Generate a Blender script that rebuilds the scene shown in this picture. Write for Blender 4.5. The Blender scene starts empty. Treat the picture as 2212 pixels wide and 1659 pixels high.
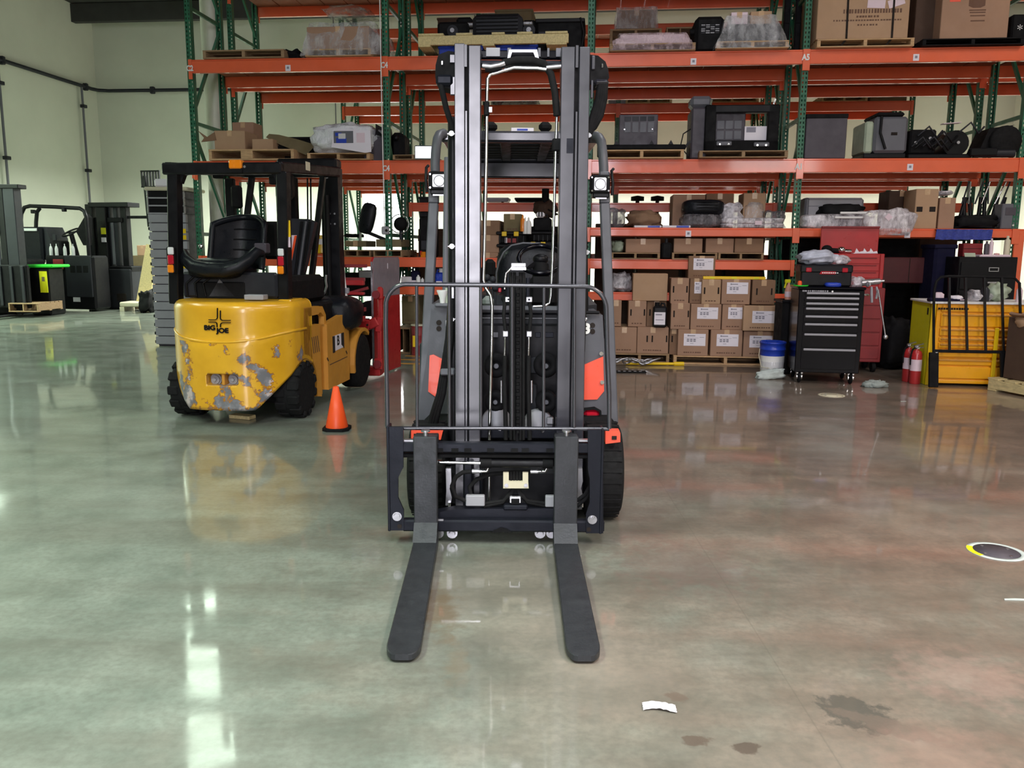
import bpy, math, random
from mathutils import Vector, Matrix, noise
random.seed(7)
PI = math.pi
S = bpy.context.scene
C = S.collection
# ---------------------------------------------------------------- camera
F, PIT, ROL, HC = 1800.0, .1603, .0065, 1.38
cam = bpy.data.objects.new('camera', bpy.data.cameras.new('camera'))
C.objects.link(cam)
cam.data.sensor_width = 36.0
cam.data.lens = F / 2212 * 36
cam.data.clip_end = 200
cam.matrix_world = Matrix.Translation((0, 0, HC)) @ Matrix.Rotation(PI/2 - PIT, 4, 'X') @ Matrix.Rotation(ROL, 4, 'Z')
S.camera = cam
# ---------------------------------------------------------------- world, exposure
S.view_settings.view_transform = 'Standard'
S.view_settings.look = 'None'
S.view_settings.exposure = 0.0
S.view_settings.gamma = 1.0
S.view_settings.use_curve_mapping = False
W = bpy.data.worlds.new('world'); S.world = W; W.use_nodes = True
W.node_tree.nodes['Background'].inputs[0].default_value = (.80, .92, .86, 1)
W.node_tree.nodes['Background'].inputs[1].default_value = .04
# ---------------------------------------------------------------- lamps (hoods come with the structure; the added rear lights have none)
RTH = .0997                      # the racks and the building run 5.7 degrees off the camera's axis
LAMPS = []
def lamp(x, y, z, sx, sy, watts, col, rz=-RTH, spread=150):
    l = bpy.data.lights.new('lamp', 'AREA'); l.shape = 'RECTANGLE'; l.size = sx; l.size_y = sy
    l.energy = watts; l.color = col; l.spread = math.radians(spread)
    o = bpy.data.objects.new('lamp', l); C.objects.link(o)
    o.location = (x, y, z); o.rotation_euler = (0, 0, rz)
    LAMPS.append((x, y, z, sx, sy, rz))
GREEN = (.80, 1.0, .80); COOL = (.93, .95, 1.0); WARM = (1.0, .86, .78)
lamp(-3.6, 0.2, 6.0, 1.2, 4.0, 310, GREEN, spread=125)
lamp(-6.8, 6.5, 6.0, 1.2, 4.0, 140, GREEN, spread=115)
lamp(0.2, -1.6, 6.0, 1.2, 4.0, 390, COOL)
lamp(1.4, 6.4, 6.4, 1.2, 2.4, 85, COOL, spread=170)
lamp(4.2, -0.7, 6.0, 1.2, 4.0, 500, WARM)
lamp(6.6, 6.4, 6.4, 1.2, 2.4, 105, WARM, spread=170)
for k in range(4):               # a row of tubes running away to the left, past the end of the racks
    d = 14.5 + k*1.92
    lamp(-.363*d, .93*d, 7.2, .75, 1.86, 42, GREEN, rz=math.atan(.363/.93), spread=180)
lamp(-10.9, 13.8, 3.7, 1.1, 5.0, 460, GREEN, spread=165)  # added out of view to brighten the left wall
lamp(1.6, 18.9, 4.6, 8.0, .8, 1150, (1, .98, .97), spread=125)  # added behind the racks without a fixture, brightens the back wall
lamp(9.6, 17.9, 4.6, 5.0, .8, 700, (1, .98, .95), spread=125)  # second fixtureless light added for the right part of the back wall
lamp(-6.0, 19.2, 3.7, 3.2, 2.2, 640, (.95, 1, .90), spread=170)  # added without a fixture to brighten the walls of the left corner
# the raised dock door behind the photographer, and a high window beside it: daylight comes in low from there
def daylight(name, x, y, z, sx, sz, watts, col):
    l = bpy.data.lights.new(name, 'AREA'); l.shape = 'RECTANGLE'; l.size = sx; l.size_y = sz; l.energy = watts; l.color = col
    o = bpy.data.objects.new(name, l); C.objects.link(o); o.location = (x, y, z); o.rotation_euler = (PI/2, 0, 0)
daylight('dock_daylight', -1.0, -8.0, 3.0, 1.5, 4.6, 520, (.93, .90, 1.0))
daylight('window_daylight', 4.9, -8.4, 4.2, 2.8, 1.0, 160, (1.0, .97, .95))
# ---------------------------------------------------------------- materials
def lin(h):
    h = h.lstrip('#'); r = []
    for i in (0, 2, 4):
        c = int(h[i:i+2], 16)/255
        r.append(c/12.92 if c <= .04045 else ((c+.055)/1.055)**2.4)
    return tuple(r)
class N:
    def __init__(s, name):
        s.m = bpy.data.materials.new(name); s.m.use_nodes = True
        s.t = s.m.node_tree; s.t.nodes.clear()
        s.out = s.n('ShaderNodeOutputMaterial')
    def n(s, ty, **kw):
        q = s.t.nodes.new(ty)
        for k, v in kw.items():
            if k.startswith('i_'):
                key = k[2:]; key = int(key) if key.isdigit() else key.replace('_', ' ')
                q.inputs[key].default_value = v
            else: setattr(q, k, v)
        return q
    def l(s, a, b): s.t.links.new(a, b)
    def noise(s, co, sc, det=4, rough=.6):
        q = s.n('ShaderNodeTexNoise'); q.inputs['Scale'].default_value = sc; q.inputs['Detail'].default_value = det
        q.inputs['Roughness'].default_value = rough
        if co is not None: s.l(co, q.inputs['Vector'])
        return q.outputs['Fac']
    def ramp(s, fac, *st):
        q = s.n('ShaderNodeValToRGB'); e = q.color_ramp.elements
        while len(e) < len(st): e.new(.5)
        for a, (p, c) in zip(e, st):
            a.position = p; a.color = (c, c, c, 1) if isinstance(c, (int, float)) else (*c, 1)
        s.l(fac, q.inputs[0]); return q.outputs[0]
    def mix(s, f, a, b):
        q = s.n('ShaderNodeMix', data_type='RGBA')
        for v, k in ((f, 0), (a, 6), (b, 7)):
            if isinstance(v, (int, float)): q.inputs[k].default_value = v
            elif isinstance(v, tuple): q.inputs[k].default_value = (*v, 1)
            else: s.l(v, q.inputs[k])
        return q.outputs[2]
    def math(s, op, a, b=0.0, c=None):
        q = s.n('ShaderNodeMath', operation=op)
        for k, v in enumerate((a, b, c)):
            if v is None: continue
            if isinstance(v, (int, float)): q.inputs[k].default_value = v
            else: s.l(v, q.inputs[k])
        return q.outputs[0]
    def obj(s): return s.n('ShaderNodeTexCoord').outputs['Object']
    def pos(s): return s.n('ShaderNodeNewGeometry').outputs['Position']
def mk(name, hexc, r=.5, m=0.0, var=.18, sc=6.0, bump=0.0, bsc=60, coat=0.0, em=0.0, rvar=.12, dirt=None, stretch=None, world=True):
    q = N(name); c = lin(hexc)
    co = q.pos() if world else q.obj()
    if stretch:
        mp = q.n('ShaderNodeMapping'); mp.inputs['Scale'].default_value = stretch; q.l(co, mp.inputs[0]); co2 = mp.outputs[0]
    else: co2 = co
    b = q.n('ShaderNodeBsdfPrincipled')
    f = q.noise(co2, sc, 5)
    col = q.ramp(f, (.3, tuple(x*(1-var) for x in c)), (.7, tuple(min(1, x*(1+var)) for x in c)))
    if dirt:
        dc, thr = dirt
        f2 = q.noise(co, 11, 6, .7)
        col = q.mix(q.ramp(f2, (thr, 0.0), (thr+.06, 1.0)), col, lin(dc))
    q.l(col, b.inputs['Base Color'])
    q.l(q.ramp(q.noise(co, sc*2.3, 3), (.3, max(.02, r-rvar)), (.7, min(1, r+rvar))), b.inputs['Roughness'])
    b.inputs['Metallic'].default_value = m
    if coat: b.inputs['Coat Weight'].default_value = coat; b.inputs['Coat Roughness'].default_value = .08
    if em: b.inputs['Emission Color'].default_value = (*c, 1); b.inputs['Emission Strength'].default_value = em
    if bump:
        bp = q.n('ShaderNodeBump'); bp.inputs['Strength'].default_value = bump; bp.inputs['Distance'].default_value = .01
        q.l(q.noise(co2, bsc, 3), bp.inputs['Height']); q.l(bp.outputs[0], b.inputs['Normal'])
    if name in ('black_paint', 'gloss_black', 'matt_black', 'tyre_rubber', 'black_vinyl', 'dark_grey_paint', 'blue_black_steel', 'dark_blue_fabric'): b.inputs['Specular IOR Level'].default_value = .22
    if name == 'mast_charcoal_paint': b.inputs['Specular IOR Level'].default_value = 1.0
    q.l(b.outputs[0], q.out.inputs[0])
    return q.m
def wrapmat(name, tint, dens=.35, rough=.12, streak=9.0):
    """stretch film: a clear sheet that turns milky where it is creased"""
    q = N(name); co = q.obj()
    mp = q.n('ShaderNodeMapping'); mp.inputs['Scale'].default_value = (1, 1, .45); mp.inputs['Rotation'].default_value = (.5, .3, .6); q.l(co, mp.inputs[0])
    f = q.noise(mp.outputs[0], streak, 6, .7)
    fac = q.ramp(f, (.40, dens*.4), (.62, min(1, dens*1.7)), (.70, min(1, dens*2.6)))
    tr = q.n('ShaderNodeBsdfTransparent'); tr.inputs[0].default_value = (.93, .93, .93, 1)
    pb = q.n('ShaderNodeBsdfPrincipled'); pb.inputs['Base Color'].default_value = (*lin(tint), 1); pb.inputs['Roughness'].default_value = rough
    pb.inputs['Specular IOR Level'].default_value = .8
    bp = q.n('ShaderNodeBump'); bp.inputs['Strength'].default_value = .8; bp.inputs['Distance'].default_value = .03
    q.l(q.noise(mp.outputs[0], streak*2.2, 5), bp.inputs['Height']); q.l(bp.outputs[0], pb.inputs['Normal'])
    mx = q.n('ShaderNodeMixShader'); q.l(fac, mx.inputs[0]); q.l(tr.outputs[0], mx.inputs[1]); q.l(pb.outputs[0], mx.inputs[2])
    q.l(mx.outputs[0], q.out.inputs[0]); return q.m
M = {}
M['orange'] = mk('orange_beam_paint', '#ea6840', .36, 0, .07, 3, coat=.35, rvar=.08)
M['green'] = mk('green_rack_paint', '#2a6a4d', .42, 0, .16, 5, .08, dirt=('#1c3a2e', .66))
M['zinc'] = mk('zinc_wire', '#8d8f90', .4, .8, .1)
M['wood'] = mk('pallet_wood', '#c3a077', .8, 0, .24, 9, .3, 70, stretch=(.8, 6, 6))
M['wood2'] = mk('old_pallet_wood', '#9c8060', .85, 0, .28, 9, .3, 70, stretch=(.8, 6, 6))
M['wood3'] = mk('pale_pallet_wood', '#d2c08d', .75, 0, .2, 9, .3, 70, stretch=(6, .8, 6))
M['card'] = mk('brown_cardboard', '#a4826a', .8, 0, .07, 3, .1, 90)
M['card2'] = mk('light_cardboard', '#b39273', .8, 0, .07, 3, .1, 90)
M['card3'] = mk('dark_cardboard', '#876951', .85, 0, .09, 3, .1, 90)
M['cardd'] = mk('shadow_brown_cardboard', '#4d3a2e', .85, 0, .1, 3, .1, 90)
M['tape'] = mk('clear_tape', '#c9a884', .22, 0, .05)
M['print'] = mk('faded_print', '#6d5040', .8, 0, .05)
M['ink'] = mk('grey_ink', '#8d8b97', .7, 0, .05)
M['slot'] = mk('dark_opening', '#1d140f', .9, 0, .05)
M['paper'] = mk('white_paper', '#e9e4ec', .6, 0, .02)
M['white'] = mk('white_paint', '#e8e8e6', .45, 0, .04)
M['black'] = mk('black_paint', '#121215', .42, 0, .15, 5, .04)
M['blackg'] = mk('gloss_black', '#08080f', .2, 0, .1, 4, coat=.1, rvar=.02)
M['blackm'] = mk('matt_black', '#0f0f11', .75, 0, .12)
M['rubber'] = mk('tyre_rubber', '#171718', .82, 0, .18, 14, .2, 50)
M['vinyl'] = mk('black_vinyl', '#16181d', .36, 0, .16, 7, .12, 90)
M['dgrey'] = mk('dark_grey_paint', '#2d2e33', .42, 0, .08, 5, .06, 120)
M['mgrey'] = mk('mid_grey_plastic', '#62636a', .5, 0, .07, 5, .06, 120)
M['lgrey'] = mk('light_grey_plastic', '#9a9aa0', .5, 0, .06)
M['mast'] = mk('mast_charcoal_paint', '#2c2c34', .24, 0, .03, 3, rvar=.03)
M['deck'] = mk('rust_brown_deck_board', '#8f5236', .75, 0, .16, 5, .15, 60)
M['steelb'] = mk('blue_black_steel', '#1d1f27', .42, .3, .12, 5, .05, 120)
M['fork'] = mk('fork_steel', '#303236', .42, .2, .16, 9, .08, 90)
M['chrome'] = mk('polished_steel', '#d9d9dc', .16, 1, .05)
M['steel'] = mk('brushed_steel', '#b4b4b8', .34, .9, .1)
M['worn'] = mk('worn_steel_plate', '#94949e', .4, .3, .12, 6)
M['redo'] = mk('orange_red_panel', '#f4583f', .38, 0, .05, 4, coat=.3)
M['red'] = mk('red_paint', '#b02a2c', .38, 0, .1, 5, coat=.2, dirt=('#5e1f20', .66))
M['redd'] = mk('dark_red_paint', '#86262a', .45, 0, .12)
M['blue'] = mk('blue_plastic', '#2140b0', .35, 0, .08)
M['dblue'] = mk('dark_blue_fabric', '#12122e', .8, 0, .2)
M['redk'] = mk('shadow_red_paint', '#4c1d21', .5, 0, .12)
M['sheet'] = mk('silvery_plastic_sheet', '#b4b8c6', .3, 0, .2, 12)
M['cowl'] = mk('grey_cowl_plastic', '#505157', .5, 0, .06, 5, .05, 120)
M['tarp'] = mk('blue_tarp', '#3a479c', .6, 0, .3, 40)
M['yellow'] = mk('cabinet_yellow', '#f2ab17', .36, 0, .09, 4, coat=.2, dirt=('#b98530', .68))
M['yel2'] = mk('bright_yellow', '#f1c911', .4, 0, .07)
M['neon'] = mk('fluorescent_yellow', '#e2e01c', .5, 0, .05)
M['ngreen'] = mk('neon_green_plastic', '#33d13a', .4, 0, .06)
M['mint'] = mk('pale_green_plastic', '#a3b09a', .5, 0, .12)
M['cone'] = mk('cone_orange_plastic', '#f3531c', .45, 0, .06)
M['amber'] = mk('amber_lens', '#e98418', .2, 0, .08)
M['redl'] = mk('red_lens', '#b0182c', .2, 0, .08)
M['clearl'] = mk('clear_lens', '#d6d6d8', .15, 0, .05)
M['cloth'] = mk('grey_cloth', '#8e9793', .9, 0, .2, 14)
M['towel'] = mk('pale_towel', '#c3cdc9', .9, 0, .15, 14)
M['pink'] = mk('pink_film', '#d9a3a5', .4, 0, .12)
M['pinkl'] = mk('pale_pink_paper', '#e2cdd6', .6, 0, .05)
M['beige'] = mk('cream_metal', '#cfc8ae', .5, 0, .06)
M['peach'] = mk('peach_bottle', '#d79a86', .4, 0, .06)
M['olive'] = mk('olive_cardboard', '#776b4d', .85, 0, .1)
M['navy'] = mk('dusty_plastic_grey', '#4a454d', .55, 0, .1)
M['lamplens'] = mk('glowing_lamp_glass', '#fbfaff', .15, 0, .02, em=.9)  # glow put in for the bright lenses of switched-off work lights
M['tubes'] = mk('lit_tube', '#ffffff', .3, 0, .01, em=6)
M['column'] = mk('white_column_paint', '#e4e4d4', .5, 0, .05)
M['film'] = wrapmat('stretch_film', '#f6f6f8', .3, .1, 5)
M['filmp'] = wrapmat('pink_stretch_film', '#f6d9df', .3, .1, 6)
M['foil'] = wrapmat('silver_bubble_wrap', '#f4f6fa', 2.4, .2, 14)
M['bag'] = wrapmat('clear_grey_bag', '#f4f0f6', .62, .22, 7)
M['bagd'] = wrapmat('smoky_bag', '#7f7b80', .6, .25, 8)
def big_yellow():
    q = N('chipped_yellow_paint'); b = q.n('ShaderNodeBsdfPrincipled'); co = q.obj()
    base = q.ramp(q.noise(co, 3, 4), (.3, lin('#d29a1d')), (.7, lin('#eab22a')))
    sx = q.n('ShaderNodeSeparateXYZ'); q.l(co, sx.inputs[0])
    low = q.ramp(sx.outputs[2], (.10, .20), (.30, .10), (.47, .10), (.66, .09), (.72, 0.0))
    f = q.math('ADD', q.noise(co, 5.2, 7, .62), low)
    hi = q.math('LESS_THAN', sx.outputs[2], .66)
    chip = q.math('MULTIPLY', q.ramp(f, (.682, 0.0), (.692, 1.0)), hi)
    grey = q.ramp(q.noise(co, 9, 3), (.42, lin('#6f6f73')), (.56, lin('#8a888d')), (.62, lin('#c7b9b4')))
    rust = q.math('MULTIPLY', q.ramp(f, (.655, 0.0), (.665, .75)), hi)
    col = q.mix(chip, q.mix(rust, base, lin('#9a5a2c')), grey)
    q.l(col, b.inputs['Base Color'])
    q.l(q.ramp(chip, (0, .3), (1, .6)), b.inputs['Roughness'])
    b.inputs['Coat Weight'].default_value = .35; b.inputs['Coat Roughness'].default_value = .12
    bp = q.n('ShaderNodeBump'); bp.inputs['Strength'].default_value = .5; bp.inputs['Distance'].default_value = .004; bp.invert = True
    q.l(chip, bp.inputs['Height']); q.l(bp.outputs[0], b.inputs['Normal'])
    q.l(b.outputs[0], q.out.inputs[0]); return q.m
M['bigy'] = big_yellow()
M['bigy2'] = mk('flat_yellow_paint', '#cf9136', .5, 0, .08, 4, dirt=('#a87430', .67))
# stains, tyre marks and drips on the concrete, each with its own shape: x, y, half sizes, turn, darkness, tint
STAINS = [(-.28, 3.05, .10, .28, .1, .75, '#6d5c47'), (-.18, 2.62, .05, .2, .1, .45, '#7b6c58'), (-.85, 1.43, .030, .030, 0, .95, '#5f5a4c'),
          (-.105, 1.55, .045, .025, .4, .85, '#6d5c50'), (1.05, 2.33, .10, .12, .6, .9, '#55534c'), (1.12, 2.26, .16, .05, 2.6, .7, '#6f645a'),
          (.52, 2.42, .035, .04, .3, .7, '#6b5d52'), (.53, 2.19, .045, .03, 0, .8, '#5e5147'), (.67, 2.15, .04, .03, 0, .85, '#564b42'),
          (.90, 1.72, .05, .03, .2, .7, '#71645a'), (.72, 1.80, .06, .10, .5, .35, '#7f6c5f'), (1.65, 3.2, .35, .5, .3, .3, '#7a6a5c'),
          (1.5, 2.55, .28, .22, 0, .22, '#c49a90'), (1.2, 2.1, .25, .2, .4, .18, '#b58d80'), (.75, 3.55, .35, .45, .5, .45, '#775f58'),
          (-1.9, 2.0, .12, .05, .2, .3, '#8e8378'), (.62, 1.15, .04, .02, 0, .5, '#6c5f55'), (-.66, 2.75, .06, .05, 0, .4, '#77756a'),
          (1.4, 1.55, .03, .02, 0, .7, '#5f574e'), (1.25, 1.35, .09, .07, 0, .35, '#857a6c'), (1.1, 1.08, .05, .03, 0, .5, '#6c6258')]
def floor_mat():
    q = N('sealed_concrete'); p = q.pos(); b = q.n('ShaderNodeBsdfPrincipled')
    n1 = q.noise(p, .55, 6, .62); n2 = q.noise(p, 3.2, 7, .68); n3 = q.noise(p, 38, 4, .6)
    mp = q.n('ShaderNodeMapping'); mp.inputs['Scale'].default_value = (.35, 2.2, 1); mp.inputs['Rotation'].default_value = (0, 0, .5); q.l(p, mp.inputs[0])
    n4 = q.noise(mp.outputs[0], 1.3, 6, .65)
    cool = q.ramp(n2, (.3, lin('#6c756b')), (.7, lin('#8f978c')))
    warm = q.ramp(n2, (.3, lin('#716459')), (.7, lin('#968374')))
    sx = q.n('ShaderNodeSeparateXYZ'); q.l(p, sx.inputs[0])
    k = q.math('ADD', q.math('MULTIPLY', sx.outputs[0], .13), q.math('MULTIPLY', q.math('SUBTRACT', n1, .5), 1.3))
    col = q.mix(q.ramp(q.math('ADD', k, .5), (.40, 0.0), (.72, 1.0)), cool, warm)
    col = q.mix(q.ramp(n4, (.42, 0.0), (.70, .62)), col, lin('#5f594f'))
    col = q.mix(q.ramp(n3, (.35, .32), (.6, 0.0)), col, lin('#5f5d55'))
    col = q.mix(q.ramp(n1, (.52, 0.0), (.7, .30)), col, lin('#b9bdb2'))
    wob = q.noise(p, 16, 4, .6)
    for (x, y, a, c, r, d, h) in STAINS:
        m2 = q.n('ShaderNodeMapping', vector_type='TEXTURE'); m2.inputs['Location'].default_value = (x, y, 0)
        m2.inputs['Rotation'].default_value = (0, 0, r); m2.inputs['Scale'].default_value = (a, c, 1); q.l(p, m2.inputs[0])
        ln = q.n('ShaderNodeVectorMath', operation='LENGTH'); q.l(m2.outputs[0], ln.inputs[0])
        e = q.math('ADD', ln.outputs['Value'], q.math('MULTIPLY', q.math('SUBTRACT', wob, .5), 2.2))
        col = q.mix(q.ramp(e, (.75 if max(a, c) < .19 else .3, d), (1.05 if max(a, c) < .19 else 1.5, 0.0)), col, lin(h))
    # saw-cut control joints
    for (ax, ps, per) in ((0, .9, 6.0), (1, 1.93, 6.0)):
        w = q.math('ABSOLUTE', q.math('SUBTRACT', q.math('PINGPONG', q.math('ADD', sx.outputs[ax], per*10-ps), per/2), 0.0))
        col = q.mix(q.ramp(w, (.0015, .35), (.004, 0.0)), col, lin('#5a584f'))
    q.l(col, b.inputs['Base Color'])
    q.l(q.ramp(n2, (.3, .30), (.7, .48)), b.inputs['Roughness'])
    b.inputs['Specular IOR Level'].default_value = .45
    b.inputs['Coat Weight'].default_value = .75; b.inputs['Coat IOR'].default_value = 1.5
    q.l(q.ramp(q.noise(p, 6, 5), (.35, .035), (.7, .10)), b.inputs['Coat Roughness'])
    bp = q.n('ShaderNodeBump'); bp.inputs['Strength'].default_value = .05; bp.inputs['Distance'].default_value = .01
    q.l(n3, bp.inputs['Height']); q.l(bp.outputs[0], b.inputs['Normal'])
    q.l(b.outputs[0], q.out.inputs[0]); return q.m
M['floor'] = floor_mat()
M['wall'] = mk('painted_concrete_wall', '#cfd3c3', .8, 0, .04, .8, .1, 30)
M['ceil'] = mk('dark_roof_deck', '#3a3a38', .9, 0, .1, 1)
# ---------------------------------------------------------------- pixel -> place helpers (the photograph taken as 2212 x 1659)
cP, sP, cR, sR = math.cos(PIT), math.sin(PIT), math.cos(ROL), math.sin(ROL)
def ray(x, y):
    a, b = x-1106, y-829.5
    u = cR*a + sR*b; v = -sR*a + cR*b
    return (u/F, cP - sP*v/F, -sP - cP*v/F)
class Fr:
    """a ground frame: u along, v away, turned th clockwise"""
    def __init__(s, ox, oy, th=0.0, oz=0.0):
        s.ox, s.oy, s.oz, s.th = ox, oy, oz, th; s.c, s.s = math.cos(th), math.sin(th)
    def w(s, u, v, z=0.0): return (s.ox + u*s.c + v*s.s, s.oy - u*s.s + v*s.c, s.oz + z)
    def px(s, x, y, v=0.0):
        r = ray(x, y); k = v + s.s*s.ox + s.c*s.oy; t = k/(s.s*r[0] + s.c*r[1])
        X, Y, Z = r[0]*t, r[1]*t, HC + r[2]*t
        return ((X-s.ox)*s.c - (Y-s.oy)*s.s, Z - s.oz)
    def fl(s, x, y, z=0.0):
        r = ray(x, y); t = (z + s.oz - HC)/r[2]; X, Y = r[0]*t - s.ox, r[1]*t - s.oy
        return (X*s.c - Y*s.s, X*s.s + Y*s.c)
    def rect(s, x0, y0, x1, y1, v=0.0):
        ym, xm = (y0+y1)/2, (x0+x1)/2
        if y1 < 10: return (s.px(x0, y0, v)[0], s.px(x1, y0, v)[0], y1 - s.oz, s.px(xm, y0, v)[1])   # y1 given as a height: the thing rests there
        return (s.px(x0, ym, v)[0], s.px(x1, ym, v)[0], s.px(xm, y1, v)[1], s.px(xm, y0, v)[1])
RK = Fr(-4.0955, 11.0307, RTH)
WD = Fr(0, 0, 0)
# ---------------------------------------------------------------- geometry collector
class G:
    def __init__(s): s.v = []; s.f = []; s.sm = []
    def add(s, vs, fs, smooth=False):
        b = len(s.v); s.v += [tuple(p) for p in vs]; s.f += [tuple(i+b for i in f) for f in fs]; s.sm += [smooth]*len(fs); return s
    def box(s, x0, x1, y0, y1, z0, z1, b=0.0):
        if x1 < x0: x0, x1 = x1, x0
        if y1 < y0: y0, y1 = y1, y0
        if z1 < z0: z0, z1 = z1, z0
        b = min(b, (x1-x0)*.45, (y1-y0)*.45, (z1-z0)*.45)
        if b <= 0:
            vs = [(x, y, z) for x in (x0, x1) for y in (y0, y1) for z in (z0, z1)]
            return s.add(vs, [(0, 1, 3, 2), (4, 6, 7, 5), (0, 4, 5, 1), (2, 3, 7, 6), (0, 2, 6, 4), (1, 5, 7, 3)])
        vs = []; ix = {}
        for i, x in ((0, x0), (1, x1)):
            for j, y in ((0, y0), (1, y1)):
                for k, z in ((0, z0), (1, z1)):
                    dx, dy, dz = (b if i == 0 else -b), (b if j == 0 else -b), (b if k == 0 else -b)
                    for a, p in enumerate(((x, y+dy, z+dz), (x+dx, y, z+dz), (x+dx, y+dy, z))):
                        ix[(i, j, k, a)] = len(vs); vs.append(p)
        q = lambda *t: ix[t]; fs = []
        for i in (0, 1):
            f = [q(i, 0, 0, 0), q(i, 0, 1, 0), q(i, 1, 1, 0), q(i, 1, 0, 0)]; fs.append(f if i == 0 else f[::-1])
            f = [q(0, i, 0, 1), q(1, i, 0, 1), q(1, i, 1, 1), q(0, i, 1, 1)]; fs.append(f if i == 0 else f[::-1])
            f = [q(0, 0, i, 2), q(0, 1, i, 2), q(1, 1, i, 2), q(1, 0, i, 2)]; fs.append(f if i == 0 else f[::-1])
        for i in (0, 1):
            for j in (0, 1):
                f = [q(i, j, 0, 0), q(i, j, 0, 1), q(i, j, 1, 1), q(i, j, 1, 0)]; fs.append(f if i == j else f[::-1])
                f = [q(i, 0, j, 0), q(i, 1, j, 0), q(i, 1, j, 2), q(i, 0, j, 2)]; fs.append(f if i == j else f[::-1])
                f = [q(0, i, j, 1), q(0, i, j, 2), q(1, i, j, 2), q(1, i, j, 1)]; fs.append(f if i == j else f[::-1])
                for k in (0, 1):
                    f = [q(i, j, k, 0), q(i, j, k, 1), q(i, j, k, 2)]; fs.append(f if (i+j+k) % 2 else f[::-1])
        return s.add(vs, fs)
    def bar(s, p0, p1, w, h, up=(0, 0, 1), b=0.0):
        p0, p1 = Vector(p0), Vector(p1); d = p1-p0; L = d.length; d.normalize()
        x = d.cross(Vector(up))
        if x.length < 1e-4: x = d.cross(Vector((0, 1, 0)))
        x.normalize(); z = x.cross(d)
        g = G().box(-w/2, w/2, 0, L, -h/2, h/2, b)
        return s.add([p0 + x*a + d*c + z*e for a, c, e in g.v], g.f)
    def cyl(s, p0, p1, r0, r1=None, n=16, cap=True):
        r1 = r0 if r1 is None else r1; p0, p1 = Vector(p0), Vector(p1); d = (p1-p0).normalized()
        x = d.orthogonal().normalized(); y = d.cross(x); vs = []
        for p, r in ((p0, r0), (p1, r1)):
            vs += [p + (x*math.cos(t*2*PI/n) + y*math.sin(t*2*PI/n))*r for t in range(n)]
        s.add(vs, [(i, (i+1) % n, n+(i+1) % n, n+i) for i in range(n)], True)
        if cap: s.add(vs, [tuple(range(n))[::-1], tuple(range(n, 2*n))])
        return s
    def tube(s, pts, r, n=8, cap=True, closed=False):
        P = [Vector(p) for p in pts]; m = len(P); vs = []; x = None
        for i, p in enumerate(P):
            a = P[i-1] if (i or closed) else P[0]; c = P[(i+1) % m] if (i < m-1 or closed) else P[-1]
            d = (c-a).normalized()
            x = d.orthogonal().normalized() if x is None else (x - d*x.dot(d)).normalized()
            y = d.cross(x); rr = r[i] if isinstance(r, (list, tuple)) else r
            vs += [p + (x*math.cos(t*2*PI/n) + y*math.sin(t*2*PI/n))*rr for t in range(n)]
        fs = []
        for i in range(m if closed else m-1):
            j = (i+1) % m
            fs += [(i*n+t, i*n+(t+1) % n, j*n+(t+1) % n, j*n+t) for t in range(n)]
        s.add(vs, fs, True)
        if cap and not closed: s.add(vs, [tuple(range(n))[::-1], tuple(range((m-1)*n, m*n))])
        return s
    def lathe(s, prof, o=(0, 0, 0), ax='z', n=24):
        vs = []
        for (r, h) in prof:
            for t in range(n):
                a, c = r*math.cos(t*2*PI/n), r*math.sin(t*2*PI/n)
                p = (a, c, h) if ax == 'z' else ((h, a, c) if ax == 'x' else (a, h, c))
                vs.append((o[0]+p[0], o[1]+p[1], o[2]+p[2]))
        fs = [(i*n+t, i*n+(t+1) % n, (i+1)*n+(t+1) % n, (i+1)*n+t) for i in range(len(prof)-1) for t in range(n)]
        if ax == 'y': fs = [f[::-1] for f in fs]
        s.add(vs, fs, True)
        if prof[0][0] > 1e-5: s.add(vs[:n], [tuple(range(n))])
        if prof[-1][0] > 1e-5: s.add(vs[-n:], [tuple(range(n))])
        return s
    def prism(s, poly, a0, a1, ax='y'):
        n = len(poly); vs = []
        for a in (a0, a1):
            for (p, q) in poly: vs.append((p, a, q) if ax == 'y' else ((a, p, q) if ax == 'x' else (p, q, a)))
        return s.add(vs, [tuple(range(n))[::-1], tuple(range(n, 2*n))] + [(i, (i+1) % n, n+(i+1) % n, n+i) for i in range(n)])
    def grid(s, fn, nu, nv, smooth=True):
        vs = [fn(i/nu, j/nv) for j in range(nv+1) for i in range(nu+1)]
        return s.add(vs, [(j*(nu+1)+i, j*(nu+1)+i+1, (j+1)*(nu+1)+i+1, (j+1)*(nu+1)+i) for j in range(nv) for i in range(nu)], smooth)
    def sph(s, c, r, n=14, m=10, e=1.0, e2=1.0, amp=0.0, fq=3.0, seed=0, flat=None):
        """super-ellipsoid with lumps: sacks, bags, cushions"""
        sg = lambda x, k: math.copysign(abs(x)**k, x)
        vs = []
        for j in range(m+1):
            t = -PI/2 + PI*j/m
            for i in range(n):
                a = 2*PI*i/n
                p = Vector((sg(math.cos(t), e)*sg(math.cos(a), e2), sg(math.cos(t), e)*sg(math.sin(a), e2), sg(math.sin(t), e)))
                if amp: p *= 1 + amp*noise.noise(p*fq + Vector((seed*3.1, seed*1.7, seed)))
                z = p.z*r[2]
                if flat is not None: z = max(z, flat)
                vs.append((c[0]+p.x*r[0], c[1]+p.y*r[1], c[2]+z))
        fs = [(j*n+i, j*n+(i+1) % n, (j+1)*n+(i+1) % n, (j+1)*n+i) for j in range(m) for i in range(n)]
        return s.add(vs, fs, True)
    def xf(s, fn): s.v = [tuple(fn(*p)) for p in s.v]; return s
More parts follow.
